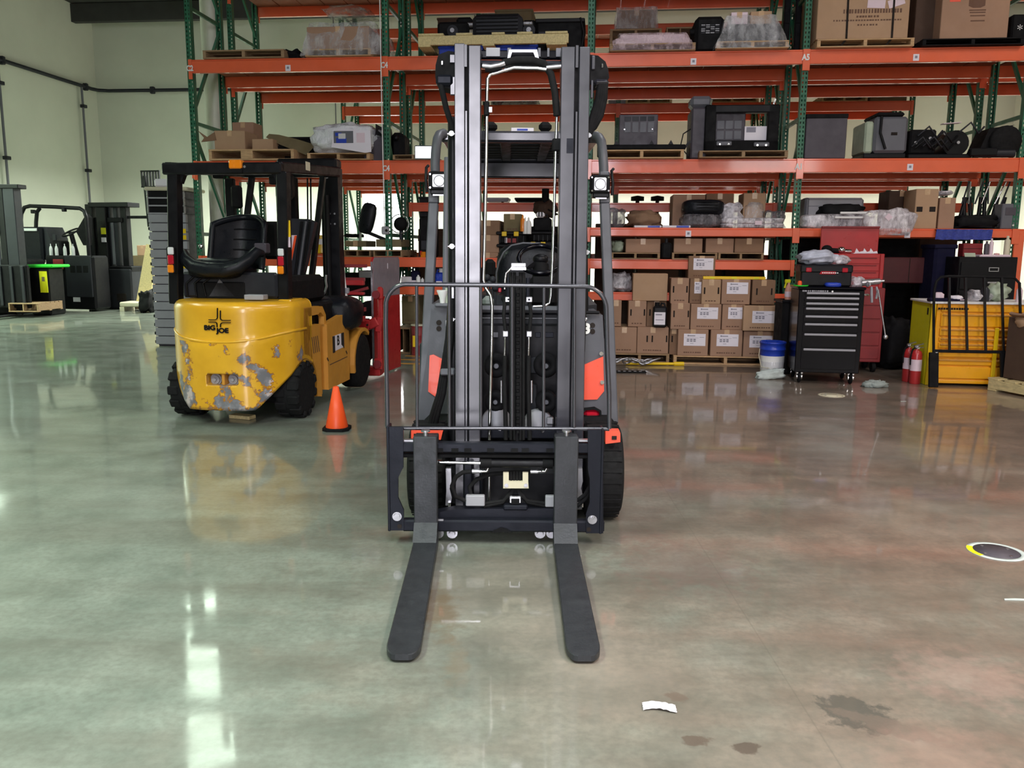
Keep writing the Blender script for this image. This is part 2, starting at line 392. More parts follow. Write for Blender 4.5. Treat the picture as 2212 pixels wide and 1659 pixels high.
    def rot(s, ax, a, o=(0, 0, 0)):
        m = Matrix.Rotation(a, 3, ax); o = Vector(o); s.v = [tuple(m @ (Vector(p)-o) + o) for p in s.v]; return s
    def mesh(s, name, mat):
        me = bpy.data.meshes.new(name); me.from_pydata(s.v, [], s.f); me.polygons.foreach_set('use_smooth', s.sm)
        mats = mat if isinstance(mat, (list, tuple)) else [mat]
        for q in mats: me.materials.append(M[q] if isinstance(q, str) else q)
        me.update(); return me
def link(name, data, parent=None):
    o = bpy.data.objects.new(name, data); C.objects.link(o)
    if parent is not None: o.parent = parent
    return o
def tag(o, label=None, cat=None, group=None, kind=None):
    if label: o['label'] = label
    if cat: o['category'] = cat
    if group: o['group'] = group
    if kind: o['kind'] = kind
    return o
class T(Fr):
    """a thing: an Empty at its base that parents its parts; also a frame for measuring them"""
    def __init__(s, name, label, cat, fr, u, v, z=0.0, group=None, turn=0.0):
        x, y, zz = fr.w(u, v, z); Fr.__init__(s, x, y, fr.th+turn, zz)
        s.o = link(name, None); s.o.location = (x, y, zz); s.o.rotation_euler = (0, 0, -s.th); s.o.empty_display_size = .1
        tag(s.o, label, cat, group)
    def p(s, name, g, mat, parent=None, label=None, kind=None):
        o = link(name, g.mesh(name, mat), parent or s.o); tag(o, label, kind=kind); return o
    def again(s, src, dx=0, dy=0, dz=0, parent=None):
        o = src.copy(); C.objects.link(o); o.location = (src.location[0]+dx, src.location[1]+dy, src.location[2]+dz)
        if parent: o.parent = parent
        return o
def lone(name, g, mat, label, cat, fr, u, v, z=0.0, group=None, turn=0.0, kind=None):
    """a thing that is one mesh"""
    x, y, zz = fr.w(u, v, z); o = link(name, g.mesh(name, mat)); o.location = (x, y, zz); o.rotation_euler = (0, 0, -(fr.th+turn))
    return tag(o, label, cat, group, kind)
def struct(name, g, mat, fr=WD):
    o = link(name, g.mesh(name, mat)); o.location = fr.w(0, 0); o.rotation_euler = (0, 0, -fr.th); o['kind'] = 'structure'; return o
_TXT = {}
def text(body, size, fat=0.0):
    k = (body, size, fat)
    if k not in _TXT:
        cu = bpy.data.curves.new('t', 'FONT'); cu.body = body; cu.size = size; cu.align_x = 'CENTER'; cu.align_y = 'CENTER'; cu.offset = fat
        ob = bpy.data.objects.new('t', cu); C.objects.link(ob); dg = bpy.context.evaluated_depsgraph_get()
        me = bpy.data.meshes.new_from_object(ob.evaluated_get(dg))
        _TXT[k] = ([tuple(v.co) for v in me.vertices], [tuple(p.vertices) for p in me.polygons])
        bpy.data.objects.remove(ob); bpy.data.curves.remove(cu); bpy.data.meshes.remove(me)
    return _TXT[k]
def put_text(g, body, size, fn, fat=0.0, sx=1.0):
    vs, fs = text(body, size, fat); return g.add([fn(a*sx, b) for a, b, _ in vs], fs)
# ================================================================ the building
UL, UR, VB, VF, ZC = -8.1, 15.0, 11.2, -19.6, 7.4
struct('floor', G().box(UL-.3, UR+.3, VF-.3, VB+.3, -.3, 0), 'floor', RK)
struct('wall_back', G().box(UL-.2, UR+.2, VB, VB+.2, 0, ZC), 'wall', RK)
wl = struct('wall_left', G().box(UL-.2, UL, VF, VB, 0, ZC), 'wall', RK)
struct('wall_right', G().box(UR, UR+.2, VF, VB, 0, ZC), 'wall', RK)
wf = G()                                             # the wall behind the photographer, with the raised dock door in it
for b in ((UL, 2.4, 0, ZC), (7.2, UR, 0, ZC), (2.4, 7.2, 4.0, ZC)): wf.box(b[0], b[1], VF-.2, VF, b[2], b[3])
struct('wall_front', wf, 'wall', RK)
struct('ceiling', G().box(UL-.2, UR+.2, VF-.2, VB+.2, ZC, ZC+.2), 'ceil', RK)
g = G()
for k in range(9): v = VF + 3.6*k + 1.2; g.box(UL, UR, v-.09, v+.09, ZC-.45, ZC-.02)
struct('trim_1', g, 'ceil', RK)                      # roof purlins
# panel joints of the tilt-up walls are recessed strips
for i, u in enumerate((-4.55, -1.62, 2.0, 5.6, 9.2)):
    struct('trim_%d' % (i+2), G().box(u-.012, u+.012, VB-.008, VB-.001, 0, ZC), 'mgrey', RK)
# sprinkler main along both walls, with drops down the left wall
t = T('sprinkler_pipe', 'dark sprinkler pipe running high along the pale left and back walls', 'pipe', RK, UL+.12, VB-.12, 5.42)
g = G().tube([(0, -24, 0), (0, -.3, 0), (.06, -.1, 0), (.3, 0, 0), (9.0, 0, 0)], .045, 10)
t.p('pipe_run', g, 'dgrey')
for (du, dv) in ((0, -3.6), (0, -.55), (1.5, 0), (5.4, 0)): t.p('pipe_hanger', G().box(du-.06, du+.06, dv-.05, dv+.05, -.09, .09, .02), 'dgrey')
for v in (-3.75, -.72):
    q = t.p('drop_pipe', G().tube([(0, v, 0), (0, v, -4.6)], .028, 8), 'mgrey')
    for z in (-.5, -2.1): t.p('pipe_clip', G().box(-.06, .06, v-.04, v+.1, z-.04, z+.04, .01), 'dgrey', q)
# hoods of the lamps
for i, (x, y, z, sx, sy, rz) in enumerate(LAMPS):
    if sx >= 3: continue
    h = T('ceiling_lamp', ['wide shop lamp hung above the open floor by the left wall', 'wide shop lamp hung above the yellow forklift', 'wide shop lamp hung just behind the photographer', 'wide shop lamp hung above the black forklift',
          'wide shop lamp hung above the bare floor on the right', 'wide shop lamp hung above the tool cabinets', 'tube lamp nearest of the row past the rack end', 'second tube lamp of the row past the rack end', 'third tube lamp of the row past the rack end',
          'farthest tube lamp of the row past the rack end', 'long lamp added low beside the left wall', '', '', 'added light over the far aisle by the left corner'][i], 'lamp', Fr(0, 0), x, y, z, turn=-rz)
    g = G().box(-sx/2-.05, sx/2+.05, -sy/2-.05, sy/2+.05, .06, .12)
    for s_ in (-1, 1): g.box(s_*(sx/2+.02), s_*(sx/2+.05), -sy/2-.05, sy/2+.05, -.05, .07); g.box(-sx/2, sx/2, s_*(sy/2+.02), s_*(sy/2+.05), -.05, .07)
    if 6 <= i <= 9:                                 # side baffles added here to keep their light off the walls
        for s_ in (-1, 1): g.box(s_*(sx/2+.02), s_*(sx/2+.05), -sy/2-.05, sy/2+.05, -.32, .0)
        if i == 9: g.box(-sx/2, sx/2, sy/2+.02, sy/2+.05, -.32, 0)
    h.p('hood', g, 'dgrey' if 6 <= i <= 9 else 'white'); h.p('hanger', G().tube([(0, -sy/3, .12), (0, -sy/3, ZC-z)], .01, 6).tube([(0, sy/3, .12), (0, sy/3, ZC-z)], .01, 6), 'zinc')
# round building column between the rack's end frames
u, z = RK.px(462, 200, 1.12)
lone('building_column', G().lathe([(.135, 0), (.135, ZC)], n=28), 'column', 'round white steel column beside the left end of the racks', 'column', RK, u, 1.12)
# ================================================================ pallet racks
PW = .076
def post_mesh(h):
    g = G(); zs = [.08 + k*.0508 for k in range(int((h-.15)/.0508))]
    for x0, x1 in ((-.038, -.025), (-.011, .011), (.025, .038)): g.add([(x0, 0, 0), (x1, 0, 0), (x1, 0, h), (x0, 0, h)], [(0, 1, 2, 3)])
    for x0, x1 in ((-.025, -.011), (.011, .025)):
        z0 = 0
        for z in zs + [h]:
            z1 = z if z == h else z
            g.add([(x0, 0, z0), (x1, 0, z0), (x1, 0, z1), (x0, 0, z1)], [(0, 1, 2, 3)]); z0 = z + .026
    g.box(-.038, -.035, 0, .07, 0, h); g.box(.035, .038, 0, .07, 0, h); g.box(-.038, -.018, .067, .07, 0, h); g.box(.018, .038, .067, .07, 0, h)
    g.box(-.06, .06, -.03, .1, 0, .008)
    return g.mesh('post', 'green')
POST = post_mesh(5.75)
RD = .95
def brace_mesh():
    out = []
    for (z0, z1) in ((.2, .2), (1.55, 1.55), (2.95, 2.95), (4.35, 4.35), (5.55, 5.55), (.3, 1.45), (2.8, 1.65), (3.1, 4.25), (5.4, 4.5)):
        out.append(G().bar((0, .05, z0), (0, RD-.05, z1), .03, .045).mesh('brace', 'green'))
    return out
BRACE = brace_mesh()
BW = 2.52 - PW
def beam_g(h): return G().box(-BW/2, BW/2, -.012, .045, -h/2, h/2, .006).box(-BW/2, BW/2, .0, .05, h/2, h/2+.018, .003)
BEAM = {h: beam_g(h).mesh('beam', 'orange') for h in (.145, .105, .085)}
def conn_mesh(h): return G().box(-.046, .0, -.022, -.002, -h/2-.075, h/2+.02, .003).mesh('connector', 'orange')
CONN = {h: conn_mesh(h) for h in (.145, .105, .085)}
RIV = G().cyl((-.02, -.03, .03), (-.02, -.021, .03), .009, n=8).cyl((-.02, -.03, -.05), (-.02, -.021, -.05), .009, n=8).mesh('rivet', 'steel')
DKB = G().box(-.168, .168, -.0, RD, -.018, 0, .003).mesh('deck_board', 'deck')
def rack(label, v0, frames, levels, u0=0.0, back=None, skip=()):
    t = T('pallet_rack', label, 'rack', RK, u0, v0, 0, 'pallet rack rows')
    R180 = Matrix.Rotation(PI, 4, 'Z')
    for i in range(frames):
        if i in skip: continue
        for k in (0, 1):
            o = link('post', POST, t.o); o.location = (i*2.52, k*RD, 0)
            if k: o.rotation_euler = (0, 0, PI)
        for b in BRACE: o = link('brace', b, t.o); o.location = (i*2.52, 0, 0)
    for (z, h, bays, side, deck) in levels:
        for b in bays:
            for k in (0, 1):
                if not (side & (1 << k)): continue
                o = link('beam', BEAM[h], t.o); o.location = (b*2.52 + 1.26, -.02 if k == 0 else RD+.02, z)
                if k: o.rotation_euler = (0, 0, PI)
                for s_ in (0, 1):
                    c = link('connector', CONN[h], o); c.location = (-BW/2+.004, 0, 0) if s_ == 0 else (BW/2-.004, 0, 0)
                    if s_: c.scale = (-1, 1, 1)
            if deck:
                for s_ in range(7): o = link('deck_board', DKB, t.o); o.location = (b*2.52 + 1.26 + (s_-3)*.346, .0, z + h/2 + .012 + .002*(s_ % 2))
    return t
B4 = (0, 1, 2, 3)
RA = rack('nearest row of green and orange pallet racks, full width', 0.0, 6, [(3.62, .145, (0, 1, 2, 3, 4), 3, 1), (2.38, .145, (0, 1, 2, 3, 4), 3, 1), (4.86, .145, (0, 1, 2, 3, 4), 3, 1),
          (1.593, .085, (2, 3, 4), 3, 1), (1.20, .105, (0, 1, 2), 3, 1), (.84, .085, (1,), 1, 0), (.80, .085, (2,), 1, 0)])
RB = rack('second row of green and orange racks standing back to back behind the first', 1.25, 6, [(3.62, .145, (0, 1, 2, 3, 4), 3, 1), (2.38, .145, (0, 1, 2, 3, 4), 3, 1), (4.86, .145, (0, 1, 2, 3, 4), 3, 1),
          (1.95, .105, (1, 2, 3), 1, 0), (1.25, .105, (0, 1, 2, 3), 2, 0)])
RC = rack('rearmost row of green and orange racks, starting farther right across the aisle', 5.0, 5, [(3.86, .145, B4, 3, 1), (2.5, .105, B4, 3, 1), (5.2, .145, B4, 3, 1), (1.2, .105, B4, 3, 1)], u0=.45)
# the location stickers on the beams, and the painted marks on the connectors
for (x, y, v) in ((622, 147, -.036), (1498, 133, -.036), (1979, 124, -.036), (1966, 361, -.036), (1487, 505, -.036), (1960, 507, -.036), (2088, 19, 0)):
    u, z = RK.px(x, y, v)
    if z > 5: continue
    q = RA.p('location_sticker', G().box(u-.033, u+.033, v-.001, v+.002, z-.037, z+.037), 'paper', label='white location sticker')
    RA.p('sticker_print', G().box(u-.014, u+.014, v-.002, v-.001, z-.01, z+.018), 'ink', q)
for (x, y, s_) in ((410, 148, 'C2'), (834, 364, 'C4'), (830, 141, 'C4'), (1741, 124, 'A5'), (1726, 360, 'A1')):
    u, z = RK.px(x, y, -.046)
    q = RA.p('painted_mark', put_text(G(), s_, .092, lambda a, b: (u+a, -.046, z+b), .004, .8), 'white', label='painted white letters %s' % s_)
# orange clips seen on the front post behind the guard of the yellow truck
u, z = RK.px(420, 377, -.01); RA.p('safety_clip', G().box(u-.03, u+.03, -.02, -.002, z-.05, z+.03, .004), 'orange')
# ================================================================ things on the racks: builders
def pallet(rect, v, d, label, mat='wood', group=None, turn=0.0, nst=3, fr=RK, boards=6):
    u0, u1, z0, z1 = fr.rect(*rect, v); w, h = u1-u0, z1-z0
    t = T('pallet', label, 'pallet', fr, (u0+u1)/2, v, z0, group, turn)
    tb = min(.02, h*.16)
    dk = t.p('deck_board', G().box(-w/2, w/2, 0, d/boards*.8, h-tb, h, .002), mat)
    for k in range(1, boards): t.again(dk, 0, k*(d-d/boards*.8)/(boards-1), random.uniform(-.001, .001))
    bb = t.p('bottom_board', G().box(-w/2, w/2, 0, d*.1, 0, tb, .002), mat)
    for k in (1, 2): t.again(bb, 0, k*d*.45, 0)
    sw = min(.04, w*.05)
    for k in range(nst):
        x = -w/2 + sw/2 + (w-sw)*k/(nst-1)
        if k == 0: st = t.p('stringer', G().box(-sw/2, sw/2, .004, d-.004, tb, h-tb, .002), mat); st.location.x = x; x0 = x
        else: t.again(st, x-x0)
    t.top = z1; t.w_, t.d_, t.h_ = w, d, h
    return t
def carton(rect, v, d, label, mat='card', lab=None, slots=(), group=None, turn=0.0, fr=RK, prints=True, tape=True, cat='box', open_=False):
    u0, u1, z0, z1 = fr.rect(*rect, v); w, h = u1-u0, z1-z0; uc = (u0+u1)/2
    t = T('carton', label, cat, fr, uc, v, z0, group, turn)
    e = .0015
    if open_:
        g = G().box(-w/2, w/2, 0, .006, 0, h).box(-w/2, w/2, d-.006, d, 0, h).box(-w/2, -w/2+.006, 0, d, 0, h).box(w/2-.006, w/2, 0, d, 0, h).box(-w/2, w/2, 0, d, 0, .01)
        t.p('body', g, mat)
        for s_ in (-1, 1): t.p('flap', G().bar((s_*w/2, d/2, h), (s_*(w/2+.12), d/2, h+(.06 if s_ < 0 else -.1)), .006, d*.9, up=(0, 0, 1)).xf(lambda x, y, z: (x, y, z)), mat)
    else:
        t.p('body', G().box(-w/2, w/2, 0, d, 0, h, .006), mat)
        t.p('flap_seam', G().box(-w/2+.004, w/2-.004, d/2-.003, d/2+.003, h-.002, h+.001), 'slot')
        if tape: t.p('tape', G().box(-.03, .03, -e, .004, h-.07, h+.001).box(-.03, .03, 0, d, h, h+.002), 'tape')
    if lab:
        a0, a1, b0, b1 = fr.rect(*lab, v); a0 -= uc; a1 -= uc; b0 -= z0; b1 -= z0
        L = t.p('label', G().box(a0, a1, -e-.001, 0, b0, b1), 'paper', label='white printed label')
        lw, lh = a1-a0, b1-b0; g = G()
        g.cyl((a0+lw*.2, -e-.002, b1-lh*.16), (a0+lw*.2, -e-.001, b1-lh*.16), lh*.07, n=10)
        g.box(a0+lw*.24, a0+lw*.52, -e-.002, -e-.001, b1-lh*.2, b1-lh*.13)
        g.box(a0+lw*.03, a0+lw*.68, -e-.002, -e-.001, b1-lh*.355, b1-lh*.34)
        for k in range(3):
            for j in range(2): g.box(a0+lw*(.14+.15*k), a0+lw*(.25+.15*k), -e-.002, -e-.001, b1-lh*(.52+.14*j), b1-lh*(.42+.14*j))
        g.box(a0+lw*.3, a0+lw*.45, -e-.002, -e-.001, b1-lh*.82, b1-lh*.79)
        g.box(a0+lw*.72, a0+lw*.93, -e-.002, -e-.001, b1-lh*.3, b1-lh*.27)
        t.p('label_print', g, 'ink', L)
    for (x, y) in slots:
        a, b = fr.px(x, y, v); t.p('hand_slot', G().box(a-uc-.009, a-uc+.009, -e, .002, b-z0-.04, b-z0+.04, .002), 'slot')
    if prints and h > .2:
        g = G(); n = max(3, int(w/.045))
        for k in range(n): x = -w*.3 + k*(w*.6/n); g.box(x, x+w*.6/n*random.uniform(.5, .9), -e, .0, h*.11, h*.11+.014)
        t.p('case_print', g, 'print')
    t.top = z1; return t
def sack(rect, v, d, mat, label, cat='bag', amp=.25, e=.5, seed=1, group=None, name='plastic_bag', fr=RK, n=22, m=14, fq=2.6, turn=0.0):
    u0, u1, z0, z1 = fr.rect(*rect, v); w, h = u1-u0, z1-z0
    g = G().sph((0, d/2, h/2), (w/2, d/2, h/2), n, m, e, e, amp, fq, seed)
    g.v = [(x, y, max(z, 0)) for x, y, z in g.v]
    return lone(name, g, mat, label, cat, fr, (u0+u1)/2, v, z0, group, turn)
def case(name, rect, v, d, mat, label, cat, b=.012, fr=RK, group=None, turn=0.0):
    """an Empty with a chamfered body; the caller adds the rest"""
    u0, u1, z0, z1 = fr.rect(*rect, v); t = T(name, label, cat, fr, (u0+u1)/2, v, z0, group, turn)
    t.W, t.D, t.H = u1-u0, d, z1-z0; t.p('body', G().box(-t.W/2, t.W/2, 0, d, 0, t.H, b), mat); return t
def wrap(rect, v, d, mat, label, base=0.0, taper=.12, seed=1, cat='wrap', group=None, name='stretch_wrap', fr=RK, amp=.05):
    """film pulled over a load: wide at the pallet, drawn in at the top"""
    u0, u1, z0, z1 = fr.rect(*rect, v); w, h = u1-u0, z1-z0
    def fn(a, b):
        sh = 1 - taper*b; ang = a*4
        k = int(ang) % 4; f = ang - int(ang)
        P = ((-1, 0), (1, 0), (1, 1), (-1, 1), (-1, 0)); x = P[k][0] + (P[k+1][0]-P[k][0])*f; y = P[k][1] + (P[k+1][1]-P[k][1])*f
        q = noise.noise(Vector((x*2+seed, y*3, b*3)))*amp
        return (x*w/2*sh*(1+q), d/2 + (y-.5)*d*(1+.03-taper*b)*(1+q), b*h*(1+q*.6))
    g = G().grid(fn, 32, 8)
    n = 33*8; top = [g.v[n+i] for i in range(33)]
    cz = sum(p[2] for p in top)/33
    g.add(top[:-1] + [(0, d/2, cz+.03)], [(i, (i+1) % 32, 32) for i in range(32)], True)
    return lone(name, g, mat, label, cat, fr, (u0+u1)/2, v, z0, group)
ZT, ZU, ZL, ZM = 3.7125, 2.4725, 1.6535, 1.2705      # the tops of the front row's beams
# ---------------------------------------------------------------- top level, from the left
pallet((437, 107, 613, ZT), -.05, 1.05, 'empty old wooden pallet at the left end of the top beam', 'wood2')
for k, x in enumerate((481, 563)):
    u, z = RK.px(x, 105, .5)
    lone('strap_buckle', G().cyl((-.05, 0, .03), (-.05, .05, .03), .03, n=12).cyl((.05, 0, .03), (.05, .05, .03), .03, n=12).box(-.08, .08, .01, .04, 0, .02, .005), 'blackm',
         'small black twin roller on the empty pallet, %s one' % ('left' if k == 0 else 'right'), 'roller', RK, u, .5, RK.px(500, 107, -.05)[1], 'rollers on the empty pallet')
sack((615, 107, 648, ZT), .1, .4, 'blackm', 'crumpled black sack lying between the first two pallets on the top beam', seed=3, amp=.5)
p = pallet((658, 105, 801, ZT), -.08, 1.05, 'pale wooden pallet carrying a film-wrapped carton on the top beam', 'wood')
carton((662, 57, 797, p.top), -.04, .95, 'wide brown carton under stretch film on the top beam', 'card', prints=False)
wrap((646, 44, 822, ZT), -.1, 1.1, 'film', 'clear stretch film pulled over the carton on the top beam', taper=.2, seed=2, amp=.1)
sack((690, 33, 790, 3.712+.62), .1, .7, 'film', 'crumpled tail of clear film on top of the wrapped carton', seed=5, amp=.5)
# bay behind the mast: a long pallet of motor parts
u0, u1, z0, z1 = RK.rect(903, 70, 1228, 99, -.25); w = (u1-u0)/2; h = z1-z0
p = T('pallet', 'pale wooden pallet seen side-on, loaded with motors just above the black mast', 'pallet', RK, (u0+u1)/2, -.25, z0)
for y in (0, .46, .92): p.p('stringer', G().box(-w, w, y, y+.045, .022, h-.025, .003), 'wood3')
for (a, b) in ((904, 958), (985, 1020), (1062, 1090), (1117, 1150), (1178, 1226)):
    a, b = RK.px(a, 80, -.25)[0]-(u0+u1)/2, RK.px(b, 80, -.25)[0]-(u0+u1)/2; p.p('deck_board', G().box(a, b, -.01, .98, h-.025, h, .003), 'wood3')
for (a, b) in ((904, 930), (1042, 1068), (1180, 1224)):
    a, b = RK.px(a, 98, -.25)[0]-(u0+u1)/2, RK.px(b, 98, -.25)[0]-(u0+u1)/2; p.p('bottom_board', G().box(a, b, -.01, .98, 0, .022, .003), 'wood3')
p.top = z1
t = case('motor_case', (1020, 28, 1128, p.top), .05, .5, 'dgrey', 'ribbed dark grey electric motor lying on the pale pallet above the mast', 'motor', .05)
for k in range(6): t.p('cooling_fin', G().box(-t.W/2+.05, t.W/2-.05, -.012, 0, .06+k*t.H*.14, .075+k*t.H*.14, .003), 'blackm')
for s_ in (-1, 1):
    t.p('mounting_lug', G().box(s_*t.W/2, s_*(t.W/2+.12), .1, .3, .03, .09, .01).box(s_*t.W/2, s_*(t.W/2+.12), .1, .3, t.H*.6, t.H*.75, .01), 'steel')
    t.p('shaft_end', G().cyl((s_*t.W/2, .2, t.H*.38), (s_*(t.W/2+.09), .2, t.H*.38), .05, n=14), 'beige')
for k, (x0, x1, y0) in enumerate(((944, 1012, 46), (1128, 1158, 42), (985, 1020, 36))):
    t = case('gear_housing', (x0, y0, x1, p.top), .12+.1*k, .35, 'blackm', ['low dark gear housing left of the ribbed motor', 'small dark gear housing right of the ribbed motor', 'dark flanged housing touching the left side of the ribbed motor'][k], 'machine part', .03)
    t.p('flange', G().cyl((0, -.02, t.H*.5), (0, .0, t.H*.5), t.H*.3, n=16), 'dgrey'); t.p('pin', G().cyl((0, -.05, t.H*.5), (0, -.02, t.H*.5), t.H*.12, n=10), 'steel')
u, z = RK.px(980, 72, .1)
lone('steel_pipe', G().cyl((-.2, 0, .03), (.2, .05, .03), .03, n=12).cyl((-.21, 0, .03), (-.19, 0, .03), .04, n=12), 'steel', 'short bare steel pipe on the left part of the motor pallet', 'pipe', RK, u, .1, p.top)
t = case('battery_case', (1158, 40, 1262, ZT), .2, .7, 'blackm', 'tall black battery case leaning beside the motor pallet by the green post', 'case', .03)
t.p('rim', G().box(-t.W/2-.01, t.W/2+.01, -.02, t.D, t.H-.05, t.H, .01), 'black'); t.p('bracket', G().box(-t.W*.45, t.W*.1, -.05, 0, t.H*.55, t.H*.66, .01), 'dgrey'); t.p('cable', G().tube([(t.W*.42, -.02, t.H), (t.W*.5, -.06, t.H*.6), (t.W*.44, -.05, 0)], .012, 6), 'black')
t = case('blue_crate', (948, 98, 1160, ZT), -.02, .7, 'blue', 'bright blue plastic crate below the motor pallet', 'crate', .01)
t.p('rim', G().box(-t.W/2-.012, t.W/2+.012, -.012, t.D+.012, t.H-.03, t.H, .005), 'blue'); t.p('hand_hole', G().box(-.06, .06, -.003, .002, t.H*.5, t.H*.7, .002), 'slot')
# third bay
p = pallet((1317, 93, 1503, ZT), -.08, 1.0, 'wooden pallet with flat pink-wrapped parts, right of the mast', 'wood2')
for k, (a, b, c) in enumerate(((1330, 1490, 82), (1340, 1480, 74))):
    carton((a, c, b, p.top + .055*k), .02+.05*k, .8, ['lower flat white carton in pink film', 'upper flat white carton in pink film'][k], 'pinkl', prints=False, tape=False)
wrap((1318, 66, 1504, ZT), -.12, 1.08, 'filmp', 'pinkish stretch film over the flat cartons', taper=.22, seed=9, amp=.12)
t = case('control_box', (1503, 34, 1566, ZT), .05, .6, 'blackm', 'black control box with a louvred front between two wrapped pallets', 'box', .04)
for i in range(4):
    for j in range(5): t.p('louvre', G().box(-.1+.055*i, -.055+.055*i, -.006, .002, t.H*.52+j*.022, t.H*.52+j*.022+.011), 'lgrey' if (i+j) % 3 else 'dgrey')
t.p('side_knob', G().cyl((-t.W/2-.05, .1, t.H*.62), (-t.W/2, .1, t.H*.62), .035, n=12), 'blackm')
p = pallet((1549, 88, 1705, ZT), -.12, 1.05, 'pale wooden pallet under a dark grey machine cover', 'wood')
t = case('machine_cover', (1568, 50, 1690, p.top), -.02, .8, 'dgrey', 'dark slate machine cover on a pallet on the top beam', 'cover', .03)
t.p('cover_seam', G().box(-t.W/2-.002, t.W/2+.002, -.004, t.D, t.H*.48, t.H*.5), 'black'); tt = t.oz + t.H
t = carton((1580, 26, 1616, tt), .05, .3, 'small pale carton on the dark machine cover', 'pinkl', prints=False)
t = carton((1622, 24, 1668, tt), .05, .35, 'small brown carton on the dark machine cover', 'card2', prints=False)
wrap((1548, 24, 1712, ZT), -.14, 1.1, 'film', 'clear film draped from the machine cover down to its pallet', taper=.34, seed=4, amp=.06)
for k, x in enumerate((1700, 1724)):
    lone('truck_part', G().box(-.035, .035, 0, .07, 0, .75, .01).box(-.03, .03, -.01, 0, .42, .55, .005), 'blackm', ['black upright bracket left of the tall green post', 'black upright bracket touching the tall green post'][k], 'bracket', RK, RK.px(x, 60, .5)[0], .5, ZT)
# fourth bay: the two big cartons
p = pallet((1766, 83, 1976, ZT), -.1, 1.05, 'wooden pallet under the strapped carton', 'wood')
u0, u1, z0, z1 = RK.rect(1772, -70, 1972, p.top, -.08)
t = carton((1772, -70, 1972, p.top), -.08, .95, 'huge brown carton tied with two dark straps', 'card2', prints=False)
L = lambda x, y, v=-.08: (RK.px(x, y, v)[0] - (u0+u1)/2, RK.px(x, y, v)[1] - p.top)
for (xa, xb) in ((1834, 1828), (1934, 1926)):
    a = L(xa, -40)[0]; b = L(xb, 84)[0]
    t.p('strap', G().bar((a, -.004, t.top-p.top), (b, -.004, 0), .006, .022, up=(1, 0, 0)).bar((b, -.004, 0), (b-.05, .03, -.07), .006, .022, up=(1, 0, 0)).bar((a, -.004, t.top-p.top), (a, .9, t.top-p.top+.003), .022, .005), 'slot')
for (x0, y0, x1, y1, a) in ((1874, -30, 1916, 18, .05), (1918, -4, 1955, 14, -.3)):
    c, d_ = L(x0, y1); e, f = L(x1, y0)
    t.p('paper_sheet', G().box(c, e, -.004, -.002, d_, f).rot('Y', a, ((c+e)/2, 0, (d_+f)/2)), 'pinkl', label='white document pocket')
for (y, x0, x1, hh) in ((25, 1822, 1950, .045), (36, 1850, 1900, .022), (45, 1800, 1950, .016), (54, 1852, 1898, .018)):
    a, b = L(x0, y); c, _ = L(x1, y); n = max(5, int((c-a)/.03)); g = G()
    for k in range(n):
        xx = a + (c-a)*k/n; g.box(xx, xx+(c-a)/n*random.uniform(.45, .85), -.002, .0, b-hh/2, b+hh/2)
    t.p('print_line', g, 'print')
p = pallet((1994, 82, 2214, ZT), -.1, 1.05, 'black plastic pallet under the right carton', 'blackm', boards=8)
t = carton((2042, -70, 2190, p.top), -.06, .8, 'tall brown carton with a dark printed crest, rightmost on the top beam', 'card', prints=False)
a = (RK.px(2042, 0, -.06)[0] + RK.px(2190, 0, -.06)[0])/2
Lb = lambda x, y: (RK.px(x, y, -.06)[0]-a, RK.px(x, y, -.06)[1]-p.top)
g = G(); x0, z1 = Lb(2102, -20); x1, z0 = Lb(2134, 16); g.prism([(x0, z1), (x0, z0+.02), ((x0+x1)/2-.04, z0), ((x0+x1)/2+.04, z0), (x1, z0+.02), (x1, z1)], -.003, 0)
for k, y in enumerate((22, 27, 34, 45)): g.box(Lb(2100+k*1, y)[0], Lb(2136-k*1, y)[0], -.003, 0, Lb(2100, y)[1]-.006, Lb(2100, y)[1]+.006)
t.p('printed_crest', g, 'print', label='dark printed crest'); g = G(); a0 = Lb(2058, 4); a1 = Lb(2082, -4); t.p('red_mark', g.box(a0[0], a1[0], -.003, 0, a0[1], a1[1]), 'redo')
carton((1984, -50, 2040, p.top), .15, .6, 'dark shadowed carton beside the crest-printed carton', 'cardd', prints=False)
t = case('black_box', (2188, 30, 2240, p.top), .1, .5, 'blackm', 'black box with a small white star at the right end of the top beam', 'box', .02)
t.p('star_mark', put_text(G(), '*', .14, lambda x, z: (RK.px(2206, 62, .1)[0]-RK.px(2214, 62, .1)[0]+x, -.003, t.H*.42+z)), 'white', label='small white star')
# ---------------------------------------------------------------- second level (2.38), from the left
p = pallet((450, 322, 634, ZU), -.1, 1.05, 'wooden pallet with torn cartons above the yellow forklift', 'wood', nst=3)
for (x0, x1) in ((520, 540),): u = RK.px(530, 333, -.1)[0]; p.p('patch_block', G().box(RK.px(x0, 333, -.1)[0]-(p.ox-0 and RK.px(542, 333, -.1)[0]), RK.px(x1, 333, -.1)[0]-RK.px(542, 333, -.1)[0], 0, .1, .02, p.h_-.02, .002), 'wood')
carton((462, 282, 528, p.top), -.02, .4, 'crumpled brown carton at the left end of the torn pile', 'card2', prints=False)
carton((501, 264, 547, p.top), .42, .3, 'upright brown carton at the back of the torn pile', 'card', prints=False)
carton((544, 300, 589, p.top), -.02, .4, 'low brown carton with a pale lid in the torn pile', 'card2', prints=False, tape=False)
u0, z0 = RK.px(630, 312, .1); q = [(lambda w: (w[0]-u0, w[1]-z0))(RK.px(x, y, .1)) for x, y in ((572, 296), (578, 288), (600, 290), (640, 300), (682, 313), (664, 336), (604, 312))]
